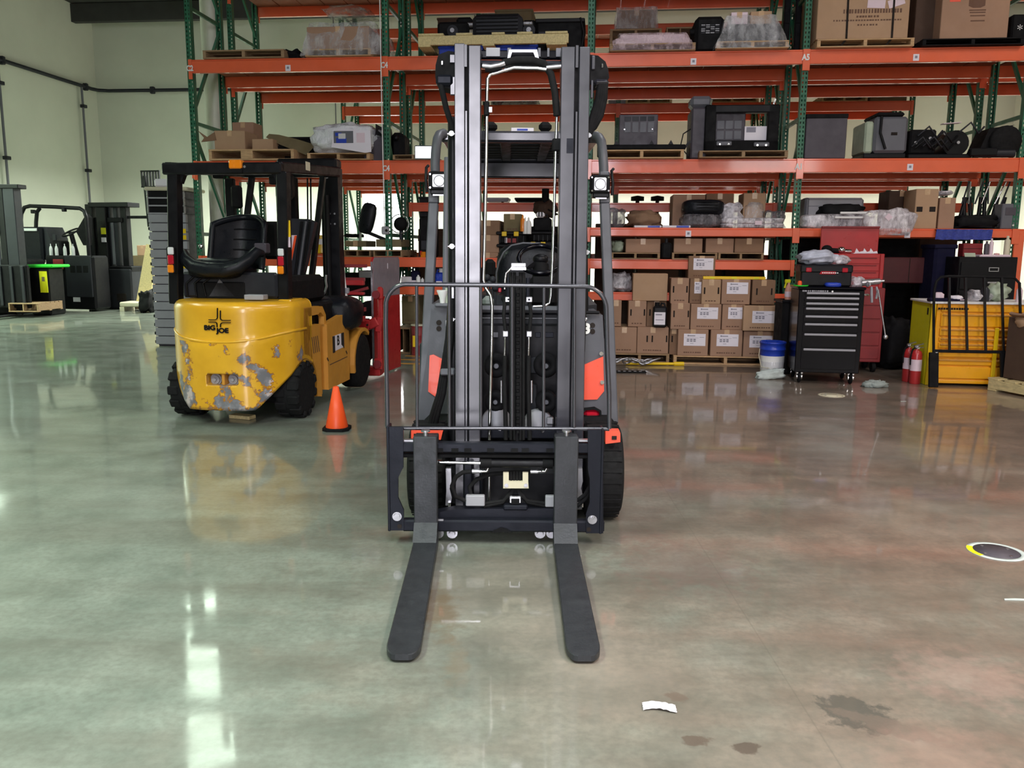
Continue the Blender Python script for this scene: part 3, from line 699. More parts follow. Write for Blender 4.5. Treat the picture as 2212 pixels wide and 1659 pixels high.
lone('cardboard_sheet', G().prism(q[::-1], 0, .012).xf(lambda x, y, z: (x, y+.35*z, z)), 'olive', 'large flat sheet of cardboard sloping off the torn pile', 'cardboard', RK, u0, .1, z0)
g = G().prism([(-.1, 0), (.1, .02), (.08, .12), (-.02, .06), (-.14, .14), (-.06, .05)], 0, .02)
u, z = RK.px(452, 315, -.02); lone('torn_flap', g, 'card3', 'torn brown flap sticking out left of the torn pile', 'cardboard', RK, u, -.03, p.top+.1)
sack((585, 306, 625, p.top), .15, .3, 'blackm', 'black crumpled sheeting under the sloping cardboard', seed=8, amp=.6, n=16, m=10)
t = case('long_cover', (613, 296, 705, ZU), .55, .06, 'blackm', 'long black panel lying behind the torn pile', 'panel', .01); t.p('panel_lip', G().box(-t.W/2, t.W/2, -.02, 0, t.H-.03, t.H, .005), 'black')
p = pallet((663, 330, 798, ZU), -.1, 1.05, 'wooden pallet under the silver-wrapped bundle', 'wood')
u0, z0 = RK.px(757, 305, -.2); q = [(lambda w: (w[0]-u0, w[1]-z0))(RK.px(x, y, -.2)) for x, y in ((720, 285), (732, 279), (800, 282), (802, 328), (788, 330), (716, 318))]
t = T('printed_sheet', 'white printed sheet with a blue picture stuck on the silver bubble wrap', 'sheet', RK, u0, -.2, z0); t.p('sheet', G().prism(q[::-1], 0, .006), 'paper')
q = t.rect(721, 283, 763, 309, -.001); w = t.p('printed_picture', G().box(q[0], q[1], -.004, 0, q[2], q[3]), 'mgrey', label='grey and blue printed picture'); t.p('blue_print', G().box(q[0]+.03, q[0]+.16, -.006, -.004, q[2], q[2]+.06).box(q[0]+.02, q[0]+.1, -.006, -.004, q[3]-.06, q[3]-.02), 'blue', w); t.p('pale_print', G().box(q[0]+.06, q[0]+.15, -.007, -.004, q[2]+.05, q[3]-.03), 'clearl', w)
q = t.rect(770, 287, 788, 308, -.001); t.p('text_block', G().box(q[0], q[1], -.002, 0, q[2], q[3]), 'pinkl')
sack((664, 262, 803, p.top), -.12, .85, 'foil', 'silver bubble wrap bundle on the second beam', seed=6, amp=.22, e=.6, name='bubble_wrap', cat='wrap', n=36, m=24, fq=3.5)
g = G().grid(lambda a, b: (.16*math.sin(a*PI*.55), b*.5, .46*a), 10, 4).grid(lambda a, b: (.16*math.sin(a*PI*.55)+.14*(1-a*.4), b*.5, .46*a), 10, 4).box(0, .3, 0, .02, 0, .3, .01)
u, z = RK.px(786, 340, .1); lone('curved_cover', g, 'navy', 'curved dark brown cover standing right of the silver bundle', 'cover', RK, u, .1, ZU)
p = pallet((848, 334, 935, ZU), -.08, 1.0, 'old wooden pallet just right of the second green post', 'wood2', nst=3)
t = case('dark_seat_part', (840, 285, 872, ZU), .35, .4, 'blackm', 'black upright part behind the second green post', 'machine part', .06); t.p('knob', G().sph((0, -.02, t.H*.8), (.04, .04, .04), 10, 8), 'black')
p = pallet((1296, 323, 1478, ZU), -.1, 1.05, 'wooden pallet carrying a grey slatted panel', 'wood')
t = case('machine_tray', (1290, 312, 1482, p.top), -.1, .9, 'blackm', 'long black tray on the pallet right of the mast', 'tray', .012)
for x in (-.3, .12, .35): t.p('tray_clip', G().prism([(x-.03, t.H), (x+.03, t.H), (x, t.H+.05)], 0, .02), 'black')
t.p('tray_end', G().bar((t.W/2-.02, .05, .02), (t.W/2+.06, .05, t.H+.04), .03, .03), 'black'); zt = t.oz + t.H
t = case('slatted_panel', (1338, 247, 1422, zt), .0, .06, 'navy', 'grey battery cover with eight moulded panels and two bright screws', 'panel', .01)
for i in range(4):
    x = -t.W*.36 + i*t.W*.2
    t.p('dark_window', G().box(x, x+t.W*.16, -.004, .0, t.H*.79, t.H*.93, .002), 'dgrey'); t.p('panel_field', G().box(x, x+t.W*.16, -.005, .0, t.H*.42, t.H*.75, .003), 'mgrey')
for s_ in (-1, 1): t.p('screw', G().cyl((s_*t.W*.36, -.008, t.H*.52), (s_*t.W*.36, 0, t.H*.52), .009, n=8), 'chrome')
t = case('tall_cabinet', (1495, 232, 1530, ZU), .02, .5, 'navy', 'narrow grey upright cabinet with a dangling black cable', 'cabinet', .02)
t.p('cap', G().box(-t.W/2-.02, t.W/2+.05, .02, .3, t.H, t.H+.14, .04), 'mgrey'); t.p('cable', G().tube([(-t.W/2, .05, t.H*.6), (-t.W/2-.09, .03, t.H*.5), (-t.W/2-.12, .02, t.H*.25), (-t.W/2-.02, .02, .04)], .008, 6), 'black')
p = pallet((1511, 325, 1703, ZU), -.15, 1.05, 'wooden pallet under the black machine frame', 'wood2')
uc = sum(RK.rect(1523, 222, 1683, p.top, -.05)[:2])/2
t = T('open_machine', 'black open machine frame with a grey battery cover and a white sheet', 'machine', RK, uc, -.05, p.top)
x0, x1, z0, z1 = t.rect(1523, 226, 1683, 325, 0)
t.p('top_bar', G().box(x0, x1, 0, .12, z1-.09, z1, .01), 'black'); t.p('bottom_bar', G().box(x0, x1, 0, .5, 0, .13, .01), 'blackm')
for s_, x in ((0, x0), (1, x1-.13)): t.p('side_post', G().box(x, x+.13, 0, .14, 0, z1, .01), 'blackm'); t.p('bright_pin', G().bar((x+.05, 0, z1), (x+.07, 0, z1+.06), .02, .02), 'chrome')
a0, a1, b0, b1 = t.rect(1543, 243, 1610, 305, .1)
q = t.p('battery_cover', G().box(a0, a1, .1, .16, .13, b1, .01), 'navy')
for i in range(3):
    for j in range(2): xx = a0+.03+i*(a1-a0-.06)/3; zz = b0+.02+j*(b1-b0)*.36; t.p('panel_field', G().box(xx, xx+(a1-a0)*.24, .094, .1, zz, zz+(b1-b0)*.3, .003), 'mgrey', q)
a0, a1, b0, b1 = t.rect(1608, 273, 1657, 303, .08); q = t.p('white_sheet', G().box(a0, a1, .07, .075, b0, b1), 'paper', label='white printed sheet')
t.p('sheet_print', G().box(a0+.02, a0+.13, .068, .07, b1-.07, b1-.01), 'ink', q)
for (x, y) in ((1564, 309), (1645, 311)):
    a, b = t.px(x, y, -.02); q = t.p('hinge_block', G().box(a-.09, a+.09, -.03, .0, b-.03, b+.02, .008), 'mgrey')
    for s_ in (-1, 1): t.p('bolt', G().cyl((a+s_*.05, -.04, b-.015), (a+s_*.05, -.03, b-.015), .012, n=8), 'chrome', q)
t = case('speaker_cabinet', (1743, 246, 1832, ZU), .0, .5, 'navy', 'plain dark grey cabinet just right of the third green post', 'cabinet', .008)
t.p('top_edge', G().box(-t.W/2-.006, t.W/2+.006, -.01, .5, t.H-.05, t.H, .006), 'blackm'); t.p('back_foot', G().box(t.W/2-.06, t.W/2-.01, .05, .45, -.0, .02), 'blackm')
u, z = RK.px(1748, 300, 0)
t = T('battery_charger', 'grey-green charger cabinet with a hanging black cable', 'charger', RK, RK.px(1915, 300, .0)[0], .0, ZU)
a0, a1, b0, b1 = t.rect(1868, 252, 1960, 333, 0)
t.p('side', G().box(a0, a0+.1, .0, .5, .06, b1-.05, .02), 'mint'); t.p('housing', G().box(a0+.1, a1, -.02, .5, .06, b1, .03), 'mgrey'); t.p('hood', G().box(a0+.12, a1-.05, -.02, .5, b1, b1+.05, .02), 'blackm')
t.p('foot', G().box(a0, a1, 0, .5, 0, .06, .01), 'black'); t.p('cable', G().tube([(a0+.17, -.03, b1), (a0+.16, -.05, b1*.6), (a0+.23, -.05, .1)], .016, 8), 'black'); t.p('vent', G().box((a0+a1)/2+.05, (a0+a1)/2+.12, -.025, -.02, b1*.55, b1*.62), 'slot')
# dark crates added as a backdrop: they close the view to the bright wall
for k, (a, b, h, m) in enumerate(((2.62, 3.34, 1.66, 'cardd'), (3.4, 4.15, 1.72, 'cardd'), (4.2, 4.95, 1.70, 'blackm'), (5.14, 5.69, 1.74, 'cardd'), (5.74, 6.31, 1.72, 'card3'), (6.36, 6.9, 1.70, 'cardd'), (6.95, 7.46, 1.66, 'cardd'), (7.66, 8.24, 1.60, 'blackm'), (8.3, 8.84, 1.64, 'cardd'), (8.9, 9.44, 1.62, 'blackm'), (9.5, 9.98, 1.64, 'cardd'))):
    t = T('backdrop_crate', 'tall dark crate added as backdrop, %s' % ['behind the left front pillar', 'behind the cartons left of the totes', 'behind the driver seat', 'behind the right front pillar', 'behind the tall carton and seat cushion', 'behind the grey bags', 'behind the film-wrapped carton', 'behind the dark tote box', 'behind the raised red lid', 'behind the dark red locker', 'behind the filing cabinet'][k], 'crate', RK, (a+b)/2, 1.34, .001)
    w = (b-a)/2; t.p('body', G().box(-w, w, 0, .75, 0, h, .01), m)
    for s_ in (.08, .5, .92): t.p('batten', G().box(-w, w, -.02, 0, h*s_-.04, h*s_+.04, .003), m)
t = T('hydraulic_unit', 'tangled black hydraulic power unit on the second beam, right part', 'machine part', RK, RK.px(2030, 300, .05)[0], .05, ZU)
a0, a1, b0, b1 = t.rect(1962, 268, 2100, 330, 0)
t.p('base', G().box(a0, a1, -.03, .5, .0, .05, .01), 'black'); t.p('block', G().box(a0+.02, a0+.32, .0, .4, .05, b1*.85, .02), 'blackm'); t.p('reservoir', G().cyl((a0+.55, .02, b1*.45), (a0+.55, .45, b1*.45), b1*.38, n=20), 'black')
for k in range(7):
    x = a0+.04+random.random()*.6; z = .1+random.random()*.25
    t.p('hose', G().tube([(x, -.02, z), (x+.1, -.07, z+.1), (x+.2, -.05, z-.02), (x+.28, 0, z+.06)], .012, 6), 'black' if k % 2 else 'dgrey')
for k in range(4): x = a0+.08+k*.16; t.p('fitting', G().cyl((x, -.03, .18+.05*(k % 3)), (x, 0, .18+.05*(k % 3)), .018, n=10), 'steel')
t.p('paper_tag', G().box(a1*.15, a1*.15+.2, 0, .1, b1, b1+.008).rot('Y', -.06), 'pinkl')
t = T('drive_wheel', 'black drive wheel assembly at the right end of the second beam', 'machine part', RK, RK.px(2165, 300, .05)[0], .05, ZU)
a0, a1, b0, b1 = t.rect(2112, 270, 2190, 330, 0)
t.p('casting', G().prism([(a0+.02, .06), (a0+.12, b1*.9), (a0+.4, b1), (a1-.15, b1*.8), (a1, .06)], 0, .35), 'blackm'); t.p('axle_bar', G().cyl((a0-.05, -.04, .05), (a1, -.04, .05), .045, n=14), 'dgrey'); t.p('bracket', G().box(a0-.1, a0+.2, -.09, .0, .02, .11, .01), 'black')
t.p('wheel', G().lathe([(.05, 0), (.17, 0), (.18, .02), (.18, .08), (.17, .1), (.05, .1)], (a0+.3, -.06, b1*.5), 'y', 20), 'rubber')
for x in (2187, 2168): a, b = t.px(x, 300, -.02); t.p('bolt', G().cyl((a, -.04, b), (a, 0, b), .02, n=8), 'steel')
# ---------------------------------------------------------------- third level (1.59): from the mast to the right
def slim(rect, v, label, band):
    t = carton(rect, v, .3, label, 'paper', prints=False, tape=False, group=None); u0, u1, z0, z1 = RK.rect(*rect, v)
    t.p('blue_band', G().box(-(u1-u0)*.5*(1 if band < 0 else 0)+(.13 if band < 0 else -.0)*1, (u1-u0)*(.5 if band > 0 else .1)-(.02 if band > 0 else 0), -.004, 0, .002, z1-z0-.002), 'blue')
slim((1370, 487, 1429, ZL), -.02, 'flat white box with a blue band, left of the pair on the lower beam', 1)
slim((1431, 487, 1492, ZL), -.02, 'flat white box with a blue band, right of the pair on the lower beam', 1)
carton((1454, 420, 1524, ZL), .45, .45, 'tall brown carton standing behind the black seat cushion', 'card')
carton((1526, 418, 1586, ZL), .5, .4, 'brown carton behind the grey bags on the lower beam', 'card3')
carton((1607, 417, 1655, ZL), .35, .4, 'brown carton wrapped with film at the bottom, near the third green post', 'card2')
sack((1610, 440, 1652, ZL), .28, .1, 'film', 'clear film crumpled against the wrapped carton', seed=12, amp=.4)
sack((1356, 455, 1432, ZL), .2, .4, 'card3', 'crumpled brown paper parcel on the lower beam', seed=13, amp=.45, e=.8, cat='parcel', name='paper_parcel')
sack((1302, 450, 1352, ZL), .2, .4, 'bagd', 'grey translucent bag beside the right work light', seed=14, amp=.3)
sack((1474, 460, 1560, ZL), .0, .4, 'bagd', 'smoky plastic bag carrying the black seat cushion', seed=15, amp=.25)
t = T('seat_cushion', 'black ribbed seat cushion on a smoky bag on the lower beam', 'cushion', RK, RK.px(1522, 450, .05)[0], .05, RK.px(1522, 463, .05)[1])
a0, a1, b0, b1 = t.rect(1476, 431, 1568, 463, 0)
t.p('pad', G().sph(((a0+a1)/2, .2, b1*.5), ((a1-a0)/2, .22, b1*.55), 24, 12, .5, .6), 'vinyl')
for k in range(4): t.p('rib', G().tube([(a0+.12, -.0, .04+k*.035), (0, -.03, .045+k*.035), (a1-.1, -.0, .04+k*.035)], .008, 6), 'blackm')
for k, (r, s_) in enumerate((((1559, 482, 1700, ZL), 21), ((1562, 470, 1699, ZL+.045), 22))):
    sack(r, .02, .42, 'bag', ['lower silvery flat bag near the third green post', 'upper silvery flat bag with a pink label near the third green post'][k], seed=s_, amp=.12, e=.35)
lone('bag_label', G().box(-.04, .04, 0, .004, 0, .05), 'pinkl', 'small pink label stuck on the upper silvery bag', 'label', RK, RK.px(1638, 478, -.0)[0], -.02, RK.px(1638, 486, 0)[1])
sack((1560, 440, 1606, ZL+.1), .1, .3, 'bag', 'loose crumpled clear bag standing above the silvery bags', seed=23, amp=.5)
sack((1650, 455, 1700, ZL+.1), .25, .3, 'bagd', 'small smoky bag on the right end of the silvery bags', seed=24, amp=.4)
t = case('grey_case', (1741, 427, 1868, ZL), .35, .4, 'lgrey', 'long pale grey case on the lower beam right of the third green post', 'case', .03)
t.p('lid_line', G().box(-t.W/2-.002, t.W/2+.002, -.003, .0, t.H*.72, t.H*.74), 'mgrey'); t.p('corner_cap', G().box(-t.W/2-.01, -t.W/2+.05, -.01, .2, 0, t.H, .02), 'mgrey')
sack((1775, 440, 1872, ZL+.12), .18, .25, 'blackm', 'long black fabric bag lying in front of the pale grey case', seed=30, amp=.3, e=.7, name='fabric_bag')
sack((1740, 462, 1880, ZL), .0, .35, 'bag', 'flat clear bag of white rails on the lower beam', seed=31, amp=.12, e=.35)
for k, (x0, x1, y) in enumerate(((1815, 1875, 462), (1803, 1888, 472))):
    u0, z = RK.px(x0, y, -.04); u1, _ = RK.px(x1, y, -.04)
    lone('white_rail', G().box(0, u1-u0, 0, .03, 0, .025, .004), 'white', ['upper short white rail on the clear bag', 'lower long white rail on the clear bag'][k], 'rail', RK, u0, -.05, z)
sack((1868, 452, 1978, 508), -.16, .3, 'bag', 'big clear crumpled bag hanging over the lower beam', seed=32, amp=.35, n=30, m=20)
lone('diamond_label', G().prism([(-.045, 0), (0, -.045), (.045, 0), (0, .045)], 0, .003), 'pinkl', 'small diamond-shaped label on the hanging clear bag', 'label', RK, RK.px(1920, 469, -.19)[0], -.19, RK.px(1920, 469, -.19)[1])
carton((1922, 412, 1978, ZL), .45, .4, 'dark brown carton behind the hanging clear bag', 'cardd')
t = carton((1980, 408, 2029, ZL), .0, .4, 'upright tan carton with two dark hand holes', 'card2', prints=False)
for x in (1990, 2018): a, b = RK.px(x, 452, 0); t.p('hand_hole', G().box(a-t.ox*0-RK.px(2004.5, 452, 0)[0]-.035, a-RK.px(2004.5, 452, 0)[0]+.035, -.003, .003, b-ZL-.03, b-ZL+.03, .003), 'slot')
carton((2031, 427, 2066, ZL), .02, .4, 'narrow brown carton beside the tan carton with hand holes', 'card', prints=False)
sack((2030, 412, 2062, ZL+.4), .05, .3, 'bag', 'crumpled clear bag on top of the narrow brown carton', seed=35, amp=.5)
t = T('gas_strut_bundle', 'bundle of black gas struts with bright rods at the right end of the lower beam', 'struts', RK, RK.px(2120, 460, .1)[0], .1, ZL)
for k in range(7):
    a = -.22 + k*.075; t.p('strut', G().cyl((a, .1, .05), (a+random.uniform(-.06, .1), .12, .38), .022, n=10), 'black')
    t.p('rod', G().cyl((a+.02, .08, .3), (a+.02+random.uniform(-.05, .12), .1, .56), .01, n=8), 'chrome' if k % 2 else 'dgrey')
sack((2068, 465, 2160, ZL), .0, .3, 'blackm', 'low heap of black rubber boots below the gas struts', seed=37, amp=.5, cat='boots', name='rubber_boots')
t = case('switch_box', (2166, 440, 2204, ZL), .0, .25, 'mgrey', 'grey metal switch box at the far right of the lower beam', 'box', .01)
t.p('door_field', G().box(-t.W*.3, t.W*.3, -.004, 0, t.H*.55, t.H*.85, .002), 'navy'); t.p('latch', G().cyl((t.W*.2, -.01, t.H*.15), (t.W*.2, 0, t.H*.15), .012, n=8), 'chrome')
# ---------------------------------------------------------------- lower pallet level and floor pallets of the third bay
for k, (x0, x1) in enumerate(((1320, 1426), (1452, 1550), (1552, 1650))):
    p = pallet((x0, 546, x1, ZM), -.05, .95, ['worn pallet on the low beam nearest the mast', 'worn pallet in the middle of the low beam', 'worn pallet at the right of the low beam'][k], 'wood2')
    if k == 0: carton((1352, 516, 1427, p.top), .05, .6, 'long brown carton with torn tape on the leftmost low pallet', 'card')
    if k == 1:
        carton((1456, 515, 1518, p.top), .05, .6, 'brown carton with shiny tape on the middle low pallet', 'card')
        carton((1525, 515, 1586, p.top), .08, .6, 'brown carton straddling the middle and right low pallets', 'card')
    if k == 2: carton((1588, 515, 1650, p.top), .05, .6, 'brown carton with shiny tape on the rightmost low pallet', 'card3')
    if k == 0: sack((1322, 520, 1348, p.top), .1, .3, 'mint', 'pale green bundle left of the long brown carton', seed=40, amp=.4)
t = case('bottle_case', (1430, 524, 1452, ZM), .0, .2, 'blackm', 'small black jug case between two low pallets', 'case', .02); t.p('neck', G().cyl((0, .1, t.H), (0, .1, t.H+.05), .02, n=10), 'dgrey')
sack((1320, 590, 1365, .86), .05, .4, 'bag', 'heap of clear plastic on the short low beam', seed=41, amp=.5); 
PA = pallet((1318, 764, 1446, .001), -.25, 1.1, 'floor pallet with brown cartons nearest the mast', 'wood2')
PB = pallet((1455, 770, 1682, .001), -.28, 1.1, 'floor pallet with labelled cartons by the blue-lidded buckets', 'wood')
za, zb = PA.top, PB.top
carton((1322, 707, 1376, za), -.23, .5, 'plain carton in the bottom layer, nearest the mast', 'card')
c1 = carton((1377, 707, 1445, za), -.23, .5, 'bottom-layer carton with hand slots, second from the mast', 'card', slots=((1398, 732), (1409, 732), (1440, 732)))
carton((1447, 709, 1466, zb), -.2, .4, 'narrow end of a carton squeezed between the two floor pallets', 'card3', prints=False, slots=((1452, 732),))
c2 = carton((1465, 712, 1531, zb), -.28, .5, 'labelled carton in the bottom layer, left of three', 'card', lab=(1477, 721, 1524, 747))
c3 = carton((1536, 713, 1605, zb), -.28, .5, 'labelled carton in the bottom layer, middle of three', 'card', lab=(1548, 722, 1595, 748))
c4 = carton((1607, 716, 1678, zb), -.28, .5, 'labelled carton in the bottom layer behind the bucket', 'card', lab=(1619, 725, 1668, 751))
z2 = c1.top; z3 = c2.top
carton((1320, 649, 1343, z2), -.2, .4, 'carton edge in the second layer touching the mast', 'card')
c5 = carton((1358, 650, 1397, z2), -.2, .4, 'second-layer carton with two hand slots left of the black jug', 'card', slots=((1363, 675), (1392, 675)))
c6 = carton((1398, 651, 1440, z2), -.12, .4, 'second-layer carton behind the black jug', 'card3', prints=False, slots=((1404, 675),))
t = T('oil_jug', 'black oil jug with a white label among the cartons', 'jug', RK, RK.px(1426, 680, -.24)[0], -.27, z2)
a0, a1, b0, b1 = t.rect(1411, 654, 1441, 702, 0)
t.p('body', G().box(a0, a1, 0, .12, 0, b1*.85, .02), 'black'); t.p('label', G().box(a0+.015, a1-.02, -.003, 0, b1*.12, b1*.62), 'paper', label='white label'); t.p('cap', G().cyl((a0+.05, .06, b1*.85), (a0+.05, .06, b1), .03, n=12), 'blackm'); t.p('handle', G().tube([(a0+.09, .06, b1*.85), (a0+.1, .06, b1*.97), (a1-.03, .06, b1*.95), (a1-.02, .06, b1*.82)], .012, 6), 'black')
t.p('label_print', G().box(a0+.03, a1-.06, -.004, -.003, b1*.5, b1*.55).box(a0+.03, a1-.04, -.004, -.003, b1*.3, b1*.33), 'ink')
c7 = carton((1450, 655, 1491, z3), -.27, .4, 'second-layer carton with two hand slots right of the black jug', 'card', slots=((1456, 678), (1487, 678)))
c8 = carton((1493, 657, 1559, z3), -.27, .4, 'labelled carton in the second layer, left of three', 'card', lab=(1506, 664, 1551, 689))
c9 = carton((1561, 657, 1610, z3), -.24, .4, 'labelled carton in the second layer, partly covered by its neighbour', 'card', lab=(1573, 664, 1608, 689))
c10 = carton((1607, 661, 1682, z3), -.33, .45, 'labelled carton standing proud in the second layer, right end', 'card2', lab=(1625, 672, 1673, 698))
z4 = c5.top; z5 = c8.top
carton((1368, 591, 1443, z4), -.18, .4, 'big plain carton in the third layer near the mast', 'card2', prints=False, tape=False)
carton((1450, 601, 1489, z5), -.25, .35, 'third-layer carton with two hand slots beside the big plain carton', 'card', slots=((1455, 625), (1484, 625)))
carton((1491, 602, 1520, z5), -.2, .35, 'third-layer carton with a half-covered label', 'card3', lab=(1500, 609, 1519, 634))
carton((1517, 604, 1558, z5), -.27, .35, 'third-layer carton with hand slots standing proud', 'card2', slots=((1522, 628), (1552, 628)))
c11 = carton((1560, 604, 1622, z5), -.25, .4, 'labelled carton in the third layer under the yellow level', 'card', lab=(1570, 610, 1616, 635))
carton((1626, 605, 1676, z5), -.22, .4, 'third-layer carton with hand slots at the right end', 'card3', slots=((1635, 630), (1667, 630)))
carton((1488, 553, 1546, c11.top), -.1, .35, 'single labelled carton on top of the stack', 'card3', lab=(1498, 558, 1541, 583))
t = T('spirit_level', 'long yellow spirit level lying on the top cartons', 'tool', RK, RK.px(1588, 600, -.24)[0], -.24, c11.top)
a0, a1, _, _ = t.rect(1520, 597, 1656, 601, 0); t.p('beam', G().box(a0, a1, .05, .08, 0, .035, .004), 'yel2')
for k in (.15, .5, .85): x = a0+(a1-a0)*k; t.p('vial_window', G().box(x-.03, x+.03, .048, .082, .008, .028), 'neon')
# ---------------------------------------------------------------- middle bay, seen between the mast rails
for k, r in enumerate(((1046, 473, 1080, 1.5), (1046, 505, 1080, 1.3))): pass
t1 = carton((1030, 546, 1076, ZM), .0, .5, 'bottom brown carton of the column left of the black totes', 'card', prints=False)
t2 = carton((1030, 508, 1078, t1.top), .0, .5, 'middle brown carton of the column left of the black totes', 'card', prints=False)
t3 = carton((1030, 476, 1079, t2.top), .0, .5, 'top brown carton of the column left of the black totes', 'card3', prints=False)
def tote(rect, v, label, latch=True, tagged=False, grp=None):
    t = case('storage_tote', rect, v, .45, 'blackm', label, 'tote', .02, group=grp); w, h = t.W, t.H
    t.p('lid', G().box(-w/2-.02, w/2+.02, -.02, .47, h*.72, h, .012), 'black')
    if latch:
        for s_ in (-.55, .3): t.p('latch', G().box(w*.5*s_-.025, w*.5*s_+.035, -.03, -.018, h*.62, h*.98, .004), 'yel2', label='yellow latch')
    if tagged: q = t.p('label_plate', G().box(-w*.2, w*.16, -.006, 0, h*.1, h*.45), 'redd', label='dark red label plate'); t.p('white_tag', G().box(-w*.24, -w*.16, -.008, 0, h*.08, h*.5), 'paper', q)
    for k in range(5): t.p('rib', G().box(-w*.45+k*w*.21, -w*.45+k*w*.21+.02, -.008, 0, h*.06, h*.66, .002), 'black')
    t.top = t.oz + h; return t
a = tote((1076, 554, 1150, ZM), .0, 'lowest black tote of the stack behind the driver seat', False)
b = tote((1076, 527, 1142, a.top), .0, 'middle black tote of the stack behind the driver seat', False)
c = tote((1075, 500, 1136, b.top), .0, 'top black tote with yellow latches and a red plate', True, True)
carton((1088, 462, 1126, c.top), .05, .35, 'olive carton sitting on the black tote', 'olive')
d = tote((1140, 522, 1190, a.top), .02, 'black tote with an olive latch right of the latched tote', True)
e = tote((1150, 500, 1196, d.top), .02, 'dark tote with a pale lid edge behind the steering wheel', False)
t = case('drill_case', (1152, 470, 1190, e.top), .05, .3, 'blackm', 'black tool case in the middle bay', 'case', .02); t.p('handle', G().tube([(-.06, .1, t.H), (-.06, .1, t.H+.04), (.06, .1, t.H+.04), (.06, .1, t.H)], .01, 6), 'black')
zz = t.oz + t.H
t = case('white_pouch', (1158, 458, 1176, zz), .02, .15, 'paper', 'white pouch with two black stripes on the tool case', 'bag', .02)
for s_ in (-.15, .2): t.p('stripe', G().box(t.W*s_-.008, t.W*s_+.008, -.002, 0, .01, t.H), 'black')
for k, (x, w, m, lb) in enumerate(((1129, .03, 'amber', 'amber squeeze bottle beside the olive carton'), (1134.5, .028, 'white', 'slim white bottle left of the pair by the olive carton'), (1142, .036, 'white', 'wider white bottle right of the pair by the olive carton'))):
    u, z = RK.px(x, 500, .0)
    lone('squeeze_bottle', G().lathe([(w, 0), (w, .12), (w*.8, .15), (w*.35, .17), (w*.35, .19), (.001, .21)], n=14), m, lb, 'bottle', RK, u, -.02, c.top-.03 if k else c.top)
# shelf of the low beam between the red clamp and the mast
zl = .84+.0425+.018
for k, (x0, x1, y0, m, lb) in enumerate(((886, 904, 575, 'dblue', 'dark blue detergent jug on the low orange shelf'), (939, 957, 580, 'blue', 'bright blue jug behind the left front pillar'), (965, 976, 586, 'blue', 'bright blue jug beside the left mast rail'))):
    u0, u1, z0, z1 = RK.rect(x0, y0, x1, zl, .03); w = (u1-u0)/2; h = z1-z0
    t = T('jug', lb, 'jug', RK, (u0+u1)/2, .1, zl); t.p('body', G().box(-w, w, -.06, .06, 0, h*.78, .02), m); t.p('cap', G().cyl((w*.3, 0, h*.78), (w*.3, 0, h), .025, n=12), 'white' if k == 1 else 'blackm'); t.p('label', G().box(-w*.7, w*.7, -.063, -.06, h*.1, h*.3), 'paper'); t.p('handle', G().tube([(-w*.7, 0, h*.75), (-w*.6, 0, h*.93), (w*.2, 0, h*.9)], .012, 6), m)
for k, (x0, x1, y0, m, lb) in enumerate(((899, 908, 594, 'white', 'white spray can on the low orange shelf'), (909, 916, 600, 'clearl', 'small silver knob-topped bottle on the low orange shelf'))):
    u0, u1, z0, z1 = RK.rect(x0, y0, x1, zl, .0); w = (u1-u0)/2; h = z1-z0
    lone('spray_can', G().lathe([(w, 0), (w, h*.8), (w*.6, h*.88), (w*.4, h*.9), (w*.4, h), (.001, h)], n=14), m, lb, 'can', RK, (u0+u1)/2, .0, zl)
carton((866, 598, 888, zl), .0, .2, 'flat white box on the left end of the low orange shelf', 'paper', prints=False, tape=False)
# cartons and pails on the floor of the middle bay
carton((868, 640, 905, 700), .25, .5, 'tall olive carton standing on the floor under the low orange shelf', 'olive')
t = T('red_pail', 'red drum with a yellow label on the floor between red clamp and mast', 'drum', RK, RK.px(900, 720, .05)[0], .05, .001)
a0, a1, b0, b1 = t.rect(883, 705, 912, 775, 0); r = (a1-a0)/2
t.p('body', G().lathe([(r, 0), (r, b1*.32), (r*1.03, b1*.34), (r, b1*.36), (r, b1*.66), (r*1.03, b1*.68), (r, b1*.7), (r, b1), (r*.9, b1), (.001, b1-.01)], (0, r, 0), n=24), 'redd'); t.p('yellow_label', G().box(-r*.6, r*.2, .0, .02, b1*.3, b1*.68), 'yel2', label='yellow label'); t.p('lid_rim', G().lathe([(r*.97, b1), (r*1.05, b1), (r*1.05, b1+.02), (r*.97, b1+.02)], (0, r, 0), n=24), 'beige')
pallet((855, 708, 886, .001), .2, .9, 'old pallet lying on the floor under the low orange shelf', 'wood2')
pallet((845, 796, 1010, .001), -.75, .8, 'yellow-painted wooden board pallet on the floor behind the mast', 'bigy2', boards=3)
# ---------------------------------------------------------------- left bay below the second level
for k, (r, lb) in enumerate((((742, 540, 800, ZM), 'worn pallet on the low beam behind the red clamp, left one'), ((806, 540, 868, ZM), 'worn pallet on the low beam behind the red clamp, right one'))): pallet(r, -.02, .9, lb, 'wood2')
carton((745, 520, 790, ZM+.13), .1, .5, 'flat olive carton on the left low pallet behind the clamp', 'olive')
carton((812, 517, 866, ZM+.13), .05, .5, 'olive carton on the right low pallet behind the clamp', 'olive')
t = T('office_seat', 'black seat backrest on a bent bracket in the left bay', 'seat', RK, RK.px(783, 500, .1)[0], .1, ZM+.2)
t.p('backrest', G().sph((.02, .0, .3), (.1, .06, .2), 16, 12, .6, .6).rot('Y', .25, (0, 0, .1)), 'vinyl'); t.p('bracket', G().bar((-.05, .04, 0), (-.03, .04, .2), .04, .02), 'steel'); t.p('arm', G().bar((.05, 0, .12), (.3, 0, .02), .04, .04), 'black')
sack((742, 505, 775, ZM+.25), .2, .3, 'blackm', 'black cable heap at the left end of the left bay', seed=50, amp=.5)
